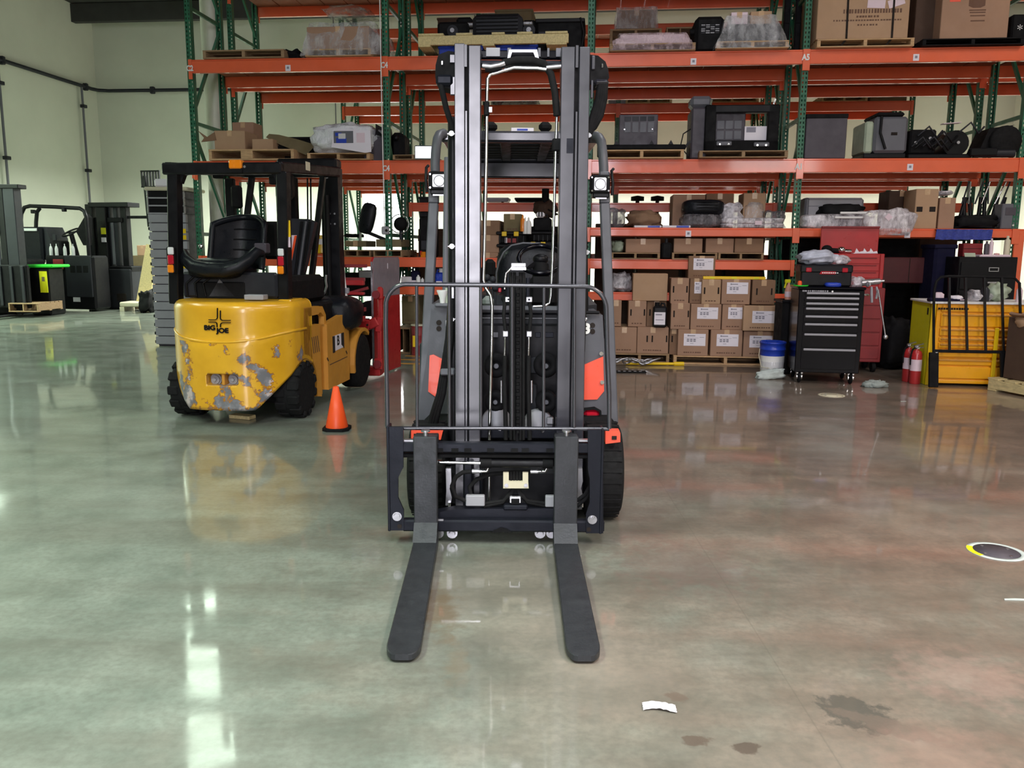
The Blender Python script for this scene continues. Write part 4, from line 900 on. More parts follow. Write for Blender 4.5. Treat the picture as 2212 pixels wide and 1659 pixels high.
t = T('desk_fan', 'round black fan in a chrome cage beside the second green post', 'fan', RK, RK.px(858, 508, -.1)[0], .1, ZM+.3)
t.p('motor', G().sph((0, 0, .12), (.09, .09, .09), 16, 10), 'blackm'); t.p('cage', G().tube([(.12*math.cos(k*PI/8), -.05, .12+.12*math.sin(k*PI/8)) for k in range(16)], .006, 6, closed=True), 'chrome'); t.p('stand', G().cyl((0, 0, -.1), (0, 0, .05), .02, n=10), 'dgrey')
t = case('black_machine', (905, 470, 935, ZM), .2, .4, 'blackm', 'black bench machine behind the left front pillar', 'machine', .02); t.p('window', G().box(-t.W*.35, t.W*.35, -.004, 0, t.H*.2, t.H*.42), 'dgrey'); t.p('red_tag', G().box(-t.W*.45, -t.W*.3, -.006, 0, t.H*.06, t.H*.16), 'redl'); t.p('orange_tag', G().box(-t.W*.4, -t.W*.05, -.006, 0, -.03, .07), 'amber')
t = case('yellow_bin', (676, 508, 692, 548), .1, .25, 'yel2', 'yellow parts bin seen between the yellow truck and its mast', 'bin', .01); t.p('label', G().box(-.02, .08, -.003, 0, t.H*.5, t.H*.8), 'paper')
for k, (x0, x1, y0, y1, v, m, lb) in enumerate(((745, 800, 590, 640, .3, 'blackm', 'black carton in shadow behind the red clamp arms'), (775, 803, 585, 600, .1, 'lgrey', 'grey tray of small parts behind the clamp plate'))):
    t = case('parts_box', (x0, y0, x1, y1), v, .3, m, lb, 'box', .01); t.p('rim', G().box(-t.W/2-.008, t.W/2+.008, -.008, .308, t.H-.02, t.H, .004), m)
# ================================================================ the black forklift
K = T('black_forklift', 'black and orange forklift facing the camera with its forks on the floor', 'forklift', WD, .03, 4.75, 0)
def P3(x, y, Y): u, z = K.px(x, y, Y-4.75); return (u, Y-4.75, z)
def KB(g, x0, y0, x1, y1, Y, d, b=0.0):
    u0, u1, z0, z1 = K.rect(x0, y0, x1, y1, Y-4.75); return g.box(u0, u1, Y-4.75, Y-4.75+d, z0, z1, b)
def kb(name, x0, y0, x1, y1, Y, d, mat, b=.004, parent=None, label=None): return K.p(name, KB(G(), x0, y0, x1, y1, Y, d, b), mat, parent, label)
def poly(pts, Y, d, mat, name, parent=None, label=None):
    q = [K.px(x, y, Y-4.75) for x, y in pts]
    if sum(q[i][0]*q[(i+1) % len(q)][1]-q[(i+1) % len(q)][0]*q[i][1] for i in range(len(q))) < 0: q = q[::-1]
    return K.p(name, G().prism(q, Y-4.75, Y-4.75+d), mat, parent, label)
def ktube(name, pts, r, mat, parent=None, n=8, label=None): return K.p(name, G().tube([P3(*p) for p in pts], r, n), mat, parent, label)
# --- forks: an upright shank hooked on the carriage and a tapering blade on the floor
YC = 3.70
for (xs, xt, k) in ((919, 872, 0), (1222.5, 1259.5, 1)):
    u = K.px(xs, 1060, YC-4.75)[0]; zt = K.px(xs, 944, YC-4.75)[1]; ut = K.fl(xt, 1400, .03)[0]; w = .054
    v0 = YC-4.75; tip = 2.62-4.75; g = G(); L = v0+.045-tip; n = 16
    prof = [(0, .022, .050)] ; cs = []
    fs_ = [i/12*.93 for i in range(13)] + [.945, .96, .972, .982, .99, .996, 1.0]; n = len(fs_)-1
    for i, f in enumerate(fs_):                       # the blade, heel to tip
        y = v0+.045 - L*f; c = u+(ut-u)*f; hw = w*(1.0 + .10*f)
        if f > .93: hw *= math.sqrt(max(.0, 1-((f-.93)/.07)**2))*.62+.38
        th = .048-.026*f
        cs.append((c, y, hw, .012, .012+th))
    vs = []; fs = []
    for (c, y, hw, z0, z1) in cs: vs += [(c-hw, y, z0), (c+hw, y, z0), (c+hw, y, z1-.003), (c+hw-.003, y, z1), (c-hw+.003, y, z1), (c-hw, y, z1-.003)]
    for i in range(n): fs += [(i*6+j, i*6+(j+1) % 6, i*6+6+(j+1) % 6, i*6+6+j) for j in range(6)]
    fs += [tuple(range(6))[::-1], tuple(range(n*6, n*6+6))]
    g.add(vs, fs)
    g.box(u-w, u+w, v0, v0+.046, .03, zt, .004)
    g.add([(u-w, v0, .13), (u+w, v0, .13), (u+w, v0-.07, .058), (u-w, v0-.07, .058), (u-w, v0+.03, .05), (u+w, v0+.03, .05)], [(0, 1, 2, 3), (0, 3, 4), (1, 5, 2), (2, 5, 4, 3)])
    f_ = K.p('fork', g, 'fork')
    K.p('locking_pin', G().cyl((u, v0+.03, zt-.01), (u, v0+.03, zt+.018), .010, n=12).cyl((u, v0+.03, zt+.018), (u, v0+.03, zt+.026), .021, n=12), 'steel', f_)
    K.p('upper_hook', G().box(u-w, u+w, v0+.04, v0+.11, zt-.05, zt-.005, .004), 'fork', f_)
# --- carriage: two bars, side plates with a waist, the notched rail
kb('upper_carriage_bar', 868, 958, 1306, 979, 3.752, .05, 'steelb', .006)
g = G()
for x in (942, 975, 1003, 1052, 1104, 1127, 1180): KB(g, x, 969, x+15, 977, 3.748, .01)
K.p('bar_notches', g, 'blackm'); kb('rail_lip', 868, 981, 1306, 990, 3.77, .05, 'blackm', .004)
for x0, x1 in ((871, 895), (1246, 1272)): kb('bright_pad', x0, 950, x1, 955.5, 3.77, .03, 'steel', .003)
kb('lower_carriage_bar', 868, 1125, 1306, 1150, 3.752, .05, 'steelb', .008)
q = poly([(942, 1107), (985, 1100), (1200, 1098), (1200, 1126), (942, 1126)], 3.80, .06, 'steelb', 'lower_crossplate')
kb('latch_seat', 1087, 1092, 1140, 1103, 3.79, .05, 'steelb', .006)
K.p('worn_edge', G().grid(lambda a, b: (K.px(1062+a*54, 0, YC-4.75)[0], 3.748-4.75, K.px(1090, 1150-11*b*(1-abs(2*a-1)**1.4)-2*noise.noise(Vector((a*9, b*4, 1))), 3.748-4.75)[1]), 12, 3), 'blackm')
for (xa, xb, s_) in ((838, 871, 0), (1267, 1303, 1)):
    if s_ == 0: pts = [(838, 922), (871, 922), (871, 1010), (860, 1032), (860, 1075), (872, 1102), (872, 1146), (838, 1146)]
    else: pts = [(1303, 928), (1270, 928), (1270, 1012), (1274, 1036), (1274, 1085), (1266, 1110), (1266, 1152), (1303, 1152)]
    sp = poly(pts, 3.745, .014, 'steelb', 'side_plate')
    kb('side_flange', *((836, 922, 842, 1148) if s_ == 0 else (1297, 928, 1303, 1154)), 3.74, .09, 'steelb', .003, sp)
    x = 857 if s_ == 0 else 1280; y = 1117 if s_ == 0 else 1124
    a = P3(x, y, 3.735); K.p('plate_bolt', G().cyl(a, (a[0], a[1]+.012, a[2]), .017, n=6).cyl((a[0], a[1]+.008, a[2]), (a[0], a[1]+.014, a[2]), .022, n=14), 'steel', sp)
    a = P3(x+6 if s_ == 0 else x-8, y+20, 3.743); K.p('plate_hole', G().cyl(a, (a[0], a[1]+.004, a[2]), .011, n=10), 'slot', sp)
for x in (946, 976, 1167, 1192): a = P3(x, 1155, 3.80); K.p('slide_bolt', G().cyl(a, (a[0], a[1]+.03, a[2]), .016, n=6).cyl((a[0], a[1]+.02, a[2]), (a[0], a[1]+.05, a[2]), .026, n=14), 'steel')
kb('bright_shim', 941, 1122, 958, 1126, 3.75, .01, 'steel', .001)
# --- load backrest: bent tube hoop, bottom tube, uprights
Yb = 3.775
arc = []
for k in range(9): t_ = PI + PI/2*k/8; arc.append((876 + 43*math.cos(t_), 662 + 48*math.sin(t_), Yb))
left = [(837, 924, Yb), (835, 800, Yb), (833, 700, Yb)] + arc[1:]
arc2 = []
for k in range(9): t_ = -PI/2 + PI/2*k/8; arc2.append((1262 + 48*math.cos(t_), 668 + 49*math.sin(t_), Yb))
hoop = left + [(1070, 616, Yb)] + arc2 + [(1312, 760, Yb), (1316, 850, Yb), (1316, 926, Yb)]
LB = ktube('load_backrest', hoop, .0105, 'mast', n=10)
ktube('bottom_tube', [(836, 925, Yb), (1071, 925, Yb), (1316, 927, Yb)], .009, 'mast', LB)
for x0, x1 in ((900, 901), (970, 971), (1038.5, 1038.5), (1106, 1106), (1175, 1174), (1241, 1240)): ktube('backrest_bar', [(x0, 617, Yb), (x1, 925, Yb)], .0075, 'mast', LB)
# --- mast (tilted back a little): outer and inner channels, ties, cylinders, chains
TILT = .033
Ym = lambda Y, z: Y + TILT*max(0, z-.3)
def zat(y, Y=4.0):
    z = 1.0
    for _ in range(4): z = K.px(1106, y, Ym(Y, z)-4.75)[1]
    return z
ZTOP = zat(97); tl = lambda x, y, z: (x, y + TILT*max(0, z-.3), z)
def rail(name, xb, xt, w, Y, zb, zt, dep, mat='mast', lip=.02, parent=None, out=1):
    """a C channel: face strip plus web plus back flange"""
    ub = K.px(xb, 900, Y-4.75)[0]; g = G(); v = Y-4.75
    g.box(ub-w/2, ub+w/2, v, v+lip, zb, zt, .003); g.box(ub-w/2 if out < 0 else ub+w/2-.016, ub-w/2+.016 if out < 0 else ub+w/2, v+lip, v+dep-lip, zb, zt); g.box(ub-w/2, ub+w/2, v+dep-lip, v+dep, zb, zt, .003)
    n = 1; return K.p(name, g.xf(tl), mat, parent)
zb = K.px(1000, 952, 4.0-4.75)[1]
z2 = zat(96)
RL = rail('outer_mast_rail', 993.5, 0, .048, 4.0, .1, zat(94), .13, out=-1); RR = rail('outer_mast_rail', 1250.5, 0, .050, 4.0, .1, zat(100), .13, out=1)
IL = rail('inner_mast_rail', 1024.5, 0, .056, 4.0, .1, zat(98), .12, out=1); IR = rail('inner_mast_rail', 1216.5, 0, .064, 4.0, .1, zat(100), .12, out=-1)
for x, s_ in ((1007, 0), (1235.5, 1)):
    u = K.px(x, 900, 4.01-4.75)[0]; K.p('middle_mast_rail', G().box(u-.016, u+.016, 4.02-4.75, 4.11-4.75, .1, zat(98)).xf(tl), 'blackm')
    u = K.px(x, 900, 4.0-4.75)[0]; K.p('wear_strip', G().box(u-.004, u+.004, 4.003-4.75, 4.01-4.75, .25, zat(240)).box(u-.008, u+.004, 3.998-4.75, 4.01-4.75, zat(145), zat(97)).xf(tl), 'mast')
uL, uR = K.px(1036, 900, 4.0-4.75)[0], K.px(1200, 900, 4.0-4.75)[0]
def tie(name, y0, y1, Y, d, mat, x0=None, x1=None, b=.006, parent=None, label=None):
    za, zc = zat(y1, Y), zat(y0, Y); a = uL-.02 if x0 is None else K.px(x0, (y0+y1)/2, Ym(Y, za)-4.75)[0]; c = uR+.02 if x1 is None else K.px(x1, (y0+y1)/2, Ym(Y, za)-4.75)[0]
    return K.p(name, G().box(a, c, Y-4.75, Y-4.75+d, za, zc, b).xf(tl), mat, parent, label)
top = tie('mast_top_tie', 130, 140, 4.1, .08, 'steelb'); tie('tie_plate', 108, 127, 4.14, .03, 'blackg')
for (x0, x1) in ((1050, 1080), (1096, 1104), (1162, 1168), (1182, 1187), (1201, 1213)): tie('tie_window', 103, 122, 4.13, .005, 'lgrey' if x1-x0 > 20 else 'mgrey', x0, x1, .001, top)
q = [K.px(x, y, Ym(4.09, 2.3)-4.75) for x, y in ((1096, 127), (1100, 108), (1160, 108), (1164, 127), (1157, 127), (1152, 114), (1106, 114), (1102, 127))]
K.p('tie_arch', G().prism(q, Ym(4.08, 2.3)-4.75, Ym(4.1, 2.3)-4.75), 'steel', top)
tie('lower_mast_tie', 928, 948, 4.1, .08, 'steelb')
q = tie('rating_mark', 298, 330, 3.999, .001, 'steelb', 1224, 1238, .0)
# hoses over the top: black loop and bright line
def mt(pts, Y): return [(x, y, Ym(Y, zat(y, Y))) for x, y in pts]
ktube('hose_loop', mt([(1048, 148), (1062, 148), (1078, 144), (1090, 135), (1115, 130), (1150, 130), (1175, 137), (1190, 160), (1199, 200), (1203, 250)], 4.03), .017, 'rubber', n=10)
ktube('hose_fitting', mt([(1042, 142), (1060, 144), (1080, 140), (1090, 136)], 4.02), .012, 'steel'); ktube('hose_fitting', mt([(1180, 146), (1192, 145), (1212, 143)], 4.02), .011, 'steel')
ktube('bright_pipe', mt([(1090, 152), (1110, 146), (1160, 147), (1180, 150)], 4.02), .010, 'chrome')
ktube('lift_pipe', mt([(1092, 151), (1075, 157), (1060, 160), (1053, 170), (1052, 200), (1050, 350), (1047, 500), (1044, 605), (1049, 622), (1060, 638), (1063, 660), (1062, 740), (1060, 820), (1057, 950)], 4.03), .0085, 'chrome', n=10)
ktube('lift_pipe', mt([(1203, 248), (1201, 300), (1198, 420), (1194, 560), (1190, 640), (1187, 655), (1176, 661), (1152, 662)], 4.05), .007, 'chrome', n=10)
for (x, y0, y1) in ((1051, 218, 250),): tie('pipe_sleeve', y0, y1, 4.01, .03, 'blackm', x-6, x+6, .006)
tie('sleeve_tag', 231, 243, 4.0, .004, 'paper', 1056, 1063, .001)
tie('pipe_clamp', 298, 325, 4.03, .03, 'blackm', 1193, 1211, .005)
# hydraulic chain cylinder in the middle, hoses and chain, with the bright hose guide on its top
ktube('center_cylinder', mt([(1117, 952), (1117, 640)], 4.02), .030, 'black', n=20)
for x in (1103, 1111, 1124, 1131): ktube('center_hose', mt([(x, 588), (x, 700), (x-.3*(x-1117)*.1, 950)], 3.985), .0075, 'rubber')
ch = G()
for k in range(46):
    y = 600 + k*7.4; z = zat(y, 3.975); u = K.px(1118.5, y, Ym(3.975, z)-4.75)[0]
    ch.box(u-.006, u+.006, 3.968-4.75, 3.982-4.75, z-.006, z+.006, .001) if k % 2 else ch.box(u-.009, u+.009, 3.970-4.75, 3.980-4.75, z-.009, z+.009, .001)
K.p('lift_chain', ch.xf(tl), 'blackm', kind='stuff')
q = tie('hose_guide', 576, 584, 3.95, .06, 'chrome', 1103, 1137, .002); tie('guide_back', 568, 577, 4.0, .012, 'steel', 1104, 1136, .002, q)
ktube('guide_strap', mt([(1104, 580), (1093, 590), (1091, 604), (1090, 625)], 3.95), .005, 'chrome', q)
for x in (1098, 1143): q = tie('clevis_plate', 641, 653, 3.985, .02, 'steel', x-7, x+7, .003); tie('clevis_pin', 645, 649, 3.98, .006, 'dgrey', x-2, x+2, .001, q)
for x in (1098, 1140): ktube('guide_rod', mt([(x, 600), (x, 645)], 4.0), .011, 'steelb')
for s_, x in ((0, 1092), (1, 1143)):
    q = tie('valve_block', 715, 728, 3.99, .03, 'steel', x-6, x+6, .003); ktube('valve_stem', mt([(x-1, 728), (x-1, 742), (x-2, 768)], 4.0), .006, 'chrome', q)
    ktube('side_hose', mt([(x, 640), (x+(-4 if s_ == 0 else 4), 680), (x, 715)], 4.0), .009, 'rubber'); ktube('lower_hose', mt([(x-1, 768), (x-2, 820), (x+1, 950)], 4.0), .011, 'rubber')
    ktube('anchor_rod', mt([(1083 if s_ == 0 else 1148, 822), (1083 if s_ == 0 else 1148, 870)], 4.01), .0055, 'steel')
# rollers and pulleys behind the rails, wheel hubs low down
for (x, y, r) in ((1072, 790, .062), (1179, 790, .062), (1070, 868, .055), (1180, 868, .055)):
    a = P3(x, y, 4.16); q = K.p('mast_roller', G().lathe([(r*.35, 0), (r*.4, -.01), (r*.85, -.01), (r, .0), (r, .04), (r*.8, .05)], a, 'y', 24), 'blackm'); K.p('roller_pin', G().cyl((a[0], a[1]-.016, a[2]), (a[0], a[1], a[2]), r*.2, n=12), 'mgrey', q)
for (x, y) in ((1072, 914), (1163, 918)):
    a = P3(x, y, 4.15); q = K.p('drive_hub', G().lathe([(.001, -.03), (.02, -.03), (.024, -.012), (.045, -.012), (.05, 0), (.068, 0), (.075, .02), (.075, .06)], a, 'y', 28), 'lgrey')
    K.p('hub_bolt', G().cyl((a[0]+.02, a[1]-.02, a[2]-.02), (a[0]+.02, a[1]-.05, a[2]-.02), .01, n=6), 'chrome', q)
kb('hub_motor', 1180, 902, 1196, 918, 4.13, .05, 'steel', .006)
# --- truck front behind the mast
kb('front_plate', 1030, 700, 1215, 948, 4.3, .05, 'black', .01); kb('dash_bar', 1030, 662, 1215, 676, 4.28, .08, 'mgrey', .015)
kb('dash_panel', 1030, 676, 1215, 760, 4.33, .04, 'dgrey', .01); kb('dash_seam', 1030, 686.5, 1210, 688, 4.325, .01, 'lgrey', .0)
for (x0, x1) in ((1064, 1076), (1156, 1168), (1176, 1196)): kb('front_window', x0, 718, x1, 729, 4.29, .01, 'mgrey' if x0 < 1100 else 'steelb', .002)
for (x0, x1, y0, y1) in ((1076, 1090, 772, 800), (1146, 1160, 772, 800), (1146, 1162, 795, 808), (1080, 1092, 840, 890), (1144, 1160, 830, 890)): kb('ribbed_cover', x0, y0, x1, y1, 4.27, .03, 'dgrey', .006)
# --- tilt hoses, left
for k in range(3): ktube('tilt_hose', [(978-3*k, 640+10*k, 4.15), (975-4*k, 730, 4.15), (966-4*k, 790, 4.15), (958-5*k, 850, 4.16), (944-6*k, 900, 4.2), (938-5*k, 925, 4.22)], .013, 'rubber', n=8)
kb('hose_clamp', 951, 797, 982, 811, 4.12, .05, 'mgrey', .006)
ktube('tilt_hose', [(1262, 600, 4.2), (1260, 700, 4.2), (1258, 760, 4.2)], .014, 'rubber')
# --- cowls either side of the mast, with orange panels and lamps
for s_ in (0, 1):
    if s_ == 0: pts = [(932, 657), (985, 657), (985, 930), (893, 930), (905, 880), (922, 770), (930, 680)]
    else: pts = [(1250, 681), (1302, 681), (1306, 760), (1312, 880), (1322, 930), (1250, 930)]
    c = poly(pts, 4.42, .9, 'cowl', 'front_cowl')
    if s_ == 0: op = [(928, 768), (936, 766), (960, 778), (955, 820), (942, 858), (925, 846)]
    else: op = [(1253, 792), (1303, 770), (1305, 845), (1290, 863), (1253, 864)]
    poly(op, 4.41, .02, 'redo', 'orange_panel', c, 'orange-red inset panel')
    if s_ == 0: poly([(970, 786), (984, 790), (984, 860), (972, 858)], 4.405, .02, 'redo', 'orange_panel', c, 'orange-red inset panel')
    for y in (697, 710): a = P3(948 if s_ == 0 else 1280, y+(0 if s_ == 0 else 6), 4.415); K.p('vent_hole', G().cyl(a, (a[0], a[1]+.01, a[2]), .014, n=14), 'slot', c)
    for (x, y) in (((961, 760), (974, 872)) if s_ == 0 else ((1299, 764), (1301, 826), (1255, 876))): a = P3(x, y, 4.4); K.p('cowl_screw', G().cyl(a, (a[0], a[1]+.012, a[2]), .011, n=10), 'chrome', c)
    h = kb('grab_handle', *((938, 655, 982, 664) if s_ == 0 else (1262, 672, 1297, 679)), 4.38, .03, 'mgrey' if s_ == 0 else 'black', .008, c)
kb('cowl_sticker', 963, 692, 969, 707, 4.41, .006, 'paper', .001)
vs = K.px(1268, 711, 4.41-4.75); K.p('painted_number', put_text(G(), '3', .072, lambda a, b: (vs[0]+a, 4.412-4.75, vs[1]+b), .004), 'white', label='painted white figure 3')
q = kb('red_lamp', 1260, 886, 1297, 925, 4.40, .05, 'redl', .02); poly([(1258, 883), (1285, 880), (1299, 888), (1302, 927), (1298, 927), (1295, 890), (1284, 885), (1260, 887)], 4.395, .03, 'blackm', 'lamp_bezel', q)
for s_, pts in ((0, [(888, 930), (957, 930), (952, 950), (888, 950)]), (1, [(1308, 930), (1338, 930), (1340, 936), (1340, 955), (1308, 959)])):
    c = poly(pts, 4.0 if s_ else 4.05, .05, 'redo', 'fender_tab', None, 'orange-red fender bracket'); a = P3(899 if s_ == 0 else 1327, 941 if s_ == 0 else 946, 3.995 if s_ else 4.045); K.p('tab_hole', G().box(a[0]-.012, a[0]+.012, a[1], a[1]+.01, a[2]-.009, a[2]+.009), 'slot', c)
# --- front tyres
for s_, (xa, xb) in enumerate(((886, 965), (1262, 1340))):
    ua, ub = K.px(xa, 1060, 4.15-4.75)[0], K.px(xb, 1060, 4.15-4.75)[0]; R = .245
    prof = [(R*.62, 0), (R*.9, 0), (R*.97, .012), (R, .04), (R, (ub-ua)-.04), (R*.97, (ub-ua)-.012), (R*.9, ub-ua), (R*.62, ub-ua)]
    w = K.p('front_tyre', G().lathe(prof, (ua, 4.24-4.75, R+.003), 'x', 44), 'rubber')
    g = G()
    for k in range(28): a = 2*PI*k/28; g.add(*(lambda q: (q.v, q.f))(G().box(ua+.012, ub-.012, -.011, .011, R-.002, R+.004).rot('X', a).xf(lambda x, y, z: (x, y+4.24-4.75, z+R+.003))))
    K.p('tread_block', g, 'rubber', w)
    K.p('rim', G().lathe([(.001, .04), (R*.4, .04), (R*.5, .02), (R*.62, .02), (R*.62, (ub-ua)-.02), (R*.5, (ub-ua)-.02), (.001, (ub-ua)-.02)], (ua, 4.24-4.75, R+.003), 'x', 30), 'dgrey', w)
for k, x in enumerate((968, 1252)): poly([(x-5, 1012), (x+6, 1012), (x+7, 1040), (x+3, 1055), (x+8, 1075), (x+5, 1092), (x-6, 1092), (x-4, 1060)], 3.98, .03, 'steel', 'axle_bracket')
for x in (971, 1257): ktube('axle_bolt', [(x, 1085, 3.97), (x, 1095, 3.97)], .008, 'chrome')
# --- dark transmission and axle between the tyres
kb('axle_housing', 960, 1010, 1262, 1100, 4.12, .2, 'black', .03)
kb('axle_plate', 1000, 1000, 1022, 1098, 3.95, .12, 'steelb', .01); kb('axle_plate', 1036, 1000, 1043, 1098, 3.95, .12, 'steelb', .01)
ktube('drain_rod', [(1057, 1028, 3.93), (1056, 1080, 3.93)], .006, 'chrome')
# --- side-shift cylinder and its plumbing
cyl = ktube('shift_cylinder', [(1040, 1000, 3.79), (1192, 1001.5, 3.79)], .021, 'black', n=18); ktube('cylinder_gland', [(1038, 1000, 3.79), (1062, 1000, 3.79)], .025, 'blackm', cyl, 18); ktube('cylinder_gland', [(1172, 1001, 3.79), (1194, 1001.5, 3.79)], .024, 'blackm', cyl, 18)
ktube('cylinder_rod', [(938, 998, 3.79), (1040, 1000, 3.79)], .0085, 'chrome', cyl, 10)
for (x, y) in ((1035, 1018), (1161, 1019)):
    q = ktube('hose_end', [(x-15, y, 3.80), (x, y, 3.80)], .011, 'steel', None, 8); ktube('elbow', [(x, y, 3.80), (x+16, y-.5, 3.80), (x+20, y-8, 3.80)], .009, 'chrome', q)
ktube('shift_hose', [(1022, 1018, 3.81), (1000, 1020, 3.81), (985, 1030, 3.81), (976, 1050, 3.81), (984, 1072, 3.81), (1006, 1082, 3.81)], .0105, 'rubber')
ktube('shift_hose', [(1146, 1019, 3.82), (1110, 1020, 3.83), (1060, 1024, 3.84), (1030, 1035, 3.84), (1014, 1052, 3.84), (1018, 1072, 3.83), (1030, 1080, 3.82)], .0105, 'rubber')
for s_ in (-1, 1):
    for k in (0, 1): ktube('fork_hose', [(1113+s_*4, 1056, 3.82), (1113+s_*(10+6*k), 1068+2*k, 3.82), (1113+s_*26, 1082+3*k, 3.82), (1113+s_*(68 if s_ < 0 else 70), 1088+6*k, 3.82)], .009, 'rubber')
for k in (0, 1): ktube('right_hose', [(1246, 1082+12*k, 3.85), (1264, 1068+10*k, 3.85), (1274, 1050+10*k, 3.86), (1276, 1030, 3.88)], .010, 'rubber')
q = kb('junction_block', 1006, 1071, 1047, 1094, 3.80, .03, 'lgrey', .004); kb('junction_block', 1178, 1072, 1199, 1096, 3.80, .03, 'lgrey', .004)
q = poly([(1087, 1021), (1099, 1021), (1099, 1040), (1129, 1040), (1129, 1021), (1141, 1021), (1141, 1040), (1142, 1055), (1087, 1055), (1087, 1040)], 3.79, .02, 'beige', 'hose_bracket', None, 'cream metal hose bracket')
for x in (1094, 1136): a = P3(x, 1049, 3.787); K.p('bracket_bolt', G().cyl(a, (a[0], a[1]+.01, a[2]), .01, n=8), 'steel', q)
g = G(); [g.add(*(lambda q: (q.v, q.f))(G().tube([P3(1104+k*6.5, 1018, 3.81), P3(1104+k*6.5, 1040, 3.81)], .007, 6))) for k in range(4)]; K.p('hose_bundle', g, 'rubber')
kb('latch', 1100, 1072, 1126, 1088, 3.80, .03, 'chrome', .004); kb('latch_tongue', 1104, 1078, 1122, 1090, 3.795, .01, 'blackm', .002)
# --- front pillars, overhead guard, lights
for s_ in (0, 1):
    top_ = (944, 300) if s_ == 0 else (1302, 302)
    path = [(958, 288, 4.85), (949, 291, 4.78), (945, 300, 4.74), (942, 320, 4.71), (940, 350, 4.69), (940, 372, 4.68)] if s_ == 0 else [(1284, 294, 4.85), (1294, 297, 4.78), (1299, 306, 4.74), (1302, 330, 4.71), (1304, 360, 4.69), (1304, 380, 4.68)]
    pl = ktube('guard_tube', path, .026, 'cowl', n=14)
    pts = [(928, 440), (946, 440), (921, 905), (903, 905)] if s_ == 0 else [(1299, 430), (1312, 470), (1333, 925), (1315, 925)]
    g = G(); a = P3(937 if s_ == 0 else 1305, 372, 4.66); c = P3(937 if s_ == 0 else 1306, 440, 4.64); d = P3(913 if s_ == 0 else 1324, 915, 4.46)
    g.bar(a, c, .056, .05, up=(0, 1, 0), b=.006); g.bar(c, d, .052, .06, up=(0, 1, 0), b=.006); K.p('front_pillar', g, 'cowl', pl)
    ktube('guard_rod', [(966, 340, 4.5), (964, 470, 4.48), (962, 640, 4.45)] if s_ == 0 else [(1262, 470, 4.5), (1264, 600, 4.5), (1265, 700, 4.5)], .016, 'mgrey' if s_ == 0 else 'black', None, 10)
    x0, x1, y0, y1 = (926, 971, 370, 411) if s_ == 0 else (1276, 1318, 377, 418)
    lt = kb('work_light', x0, y0, x1, y1, 4.58, .07, 'blackm', .008); kb('lamp_glass', x0+8, y0+6.5, x1-8, y1-7.5, 4.575, .01, 'lamplens', .006, lt, 'white lamp lens'); a = P3((x0+x1)/2, (y0+y1)/2, 4.57); K.p('reflector_ring', G().tube([(a[0]+.028*math.cos(k*PI/8), a[1], a[2]+.028*math.sin(k*PI/8)) for k in range(16)], .003, 6, closed=True), 'lgrey', lt)
    for (x, y) in ((x0+3, y0+6), (x1-3, y0+6), (x0+3, y1-6), (x1-3, y1-6)): a = P3(x, y, 4.576); K.p('lamp_screw', G().cyl(a, (a[0], a[1]+.01, a[2]), .005, n=8), 'chrome', lt)
    a = P3((x0+x1)/2, y1+8, 4.62); K.p('lamp_bracket', G().box(a[0]-.045, a[0]+.045, a[1]-.03, a[1]+.04, a[2]-.005, a[2]+.035, .006), 'black', lt); K.p('bracket_strip', G().box(a[0]-.03, a[0]+.03, a[1]-.035, a[1]-.03, a[2]-.012, a[2]-.004), 'steel', lt)
    xx = x0-4 if s_ == 0 else x1+4; ktube('lamp_cable', [(xx, y0+45, 4.6), (xx-2 if s_ == 0 else xx+2, y0+20, 4.6), (xx-1, y0-8, 4.62), (xx+3, y0-12, 4.64)], .008, 'black', lt)
zg = K.px(1106, 283, 4.86-4.75)[1]; ua, ub = K.px(951, 290, 4.86-4.75)[0], K.px(1296, 290, 4.86-4.75)[0]
gd = K.p('overhead_guard', G().box(ua, ub, .10, .16, zg-.062, zg, .012).box(ua, ub, 1.25, 1.3, zg-.05, zg+.0, .01).box(ua, ua+.05, .1, 1.3, zg-.05, zg, .01).box(ub-.05, ub, .1, 1.3, zg-.05, zg, .01), 'mast')
for k in range(7): y = .27+k*.14; K.p('guard_slat', G().box(ua+.04, ub-.04, y, y+.05, zg-.045, zg-.01, .006), 'blackm', gd)
K.p('guard_beam', G().box((ua+ub)/2-.12, (ua+ub)/2-.05, .15, 1.27, zg-.05, zg-.015, .01).box((ua+ub)/2+.12, (ua+ub)/2+.19, .15, 1.27, zg-.05, zg-.015, .01), 'black', gd)
K.p('rear_header', G().box(ua+.1, ub-.1, 1.28, 1.33, zg-.16, zg-.05, .01), 'mast', gd)
for s_ in (0, 1): u = ua+.03 if s_ == 0 else ub-.03; K.p('rear_pillar', G().bar((u, 1.28, zg-.03), (u*.95, 1.5, .95), .06, .07, up=(0, 1, 0), b=.01), 'dgrey', gd)
q = kb('data_sheet', 1104, 276, 1153, 284, 4.9, .03, 'paper', .002, gd, 'white and blue sheet lying on the guard'); kb('sheet_print', 1117, 278, 1140, 282, 4.898, .002, 'blue', .0, q)
for x in (1060, 1178): kb('guard_hook', x-14, 262, x+14, 284, 5.0, .06, 'blackm', .02, gd)
kb('mirror', 895, 314, 940, 344, 4.95, .02, 'steel', .006, None, 'pale rear-view mirror')
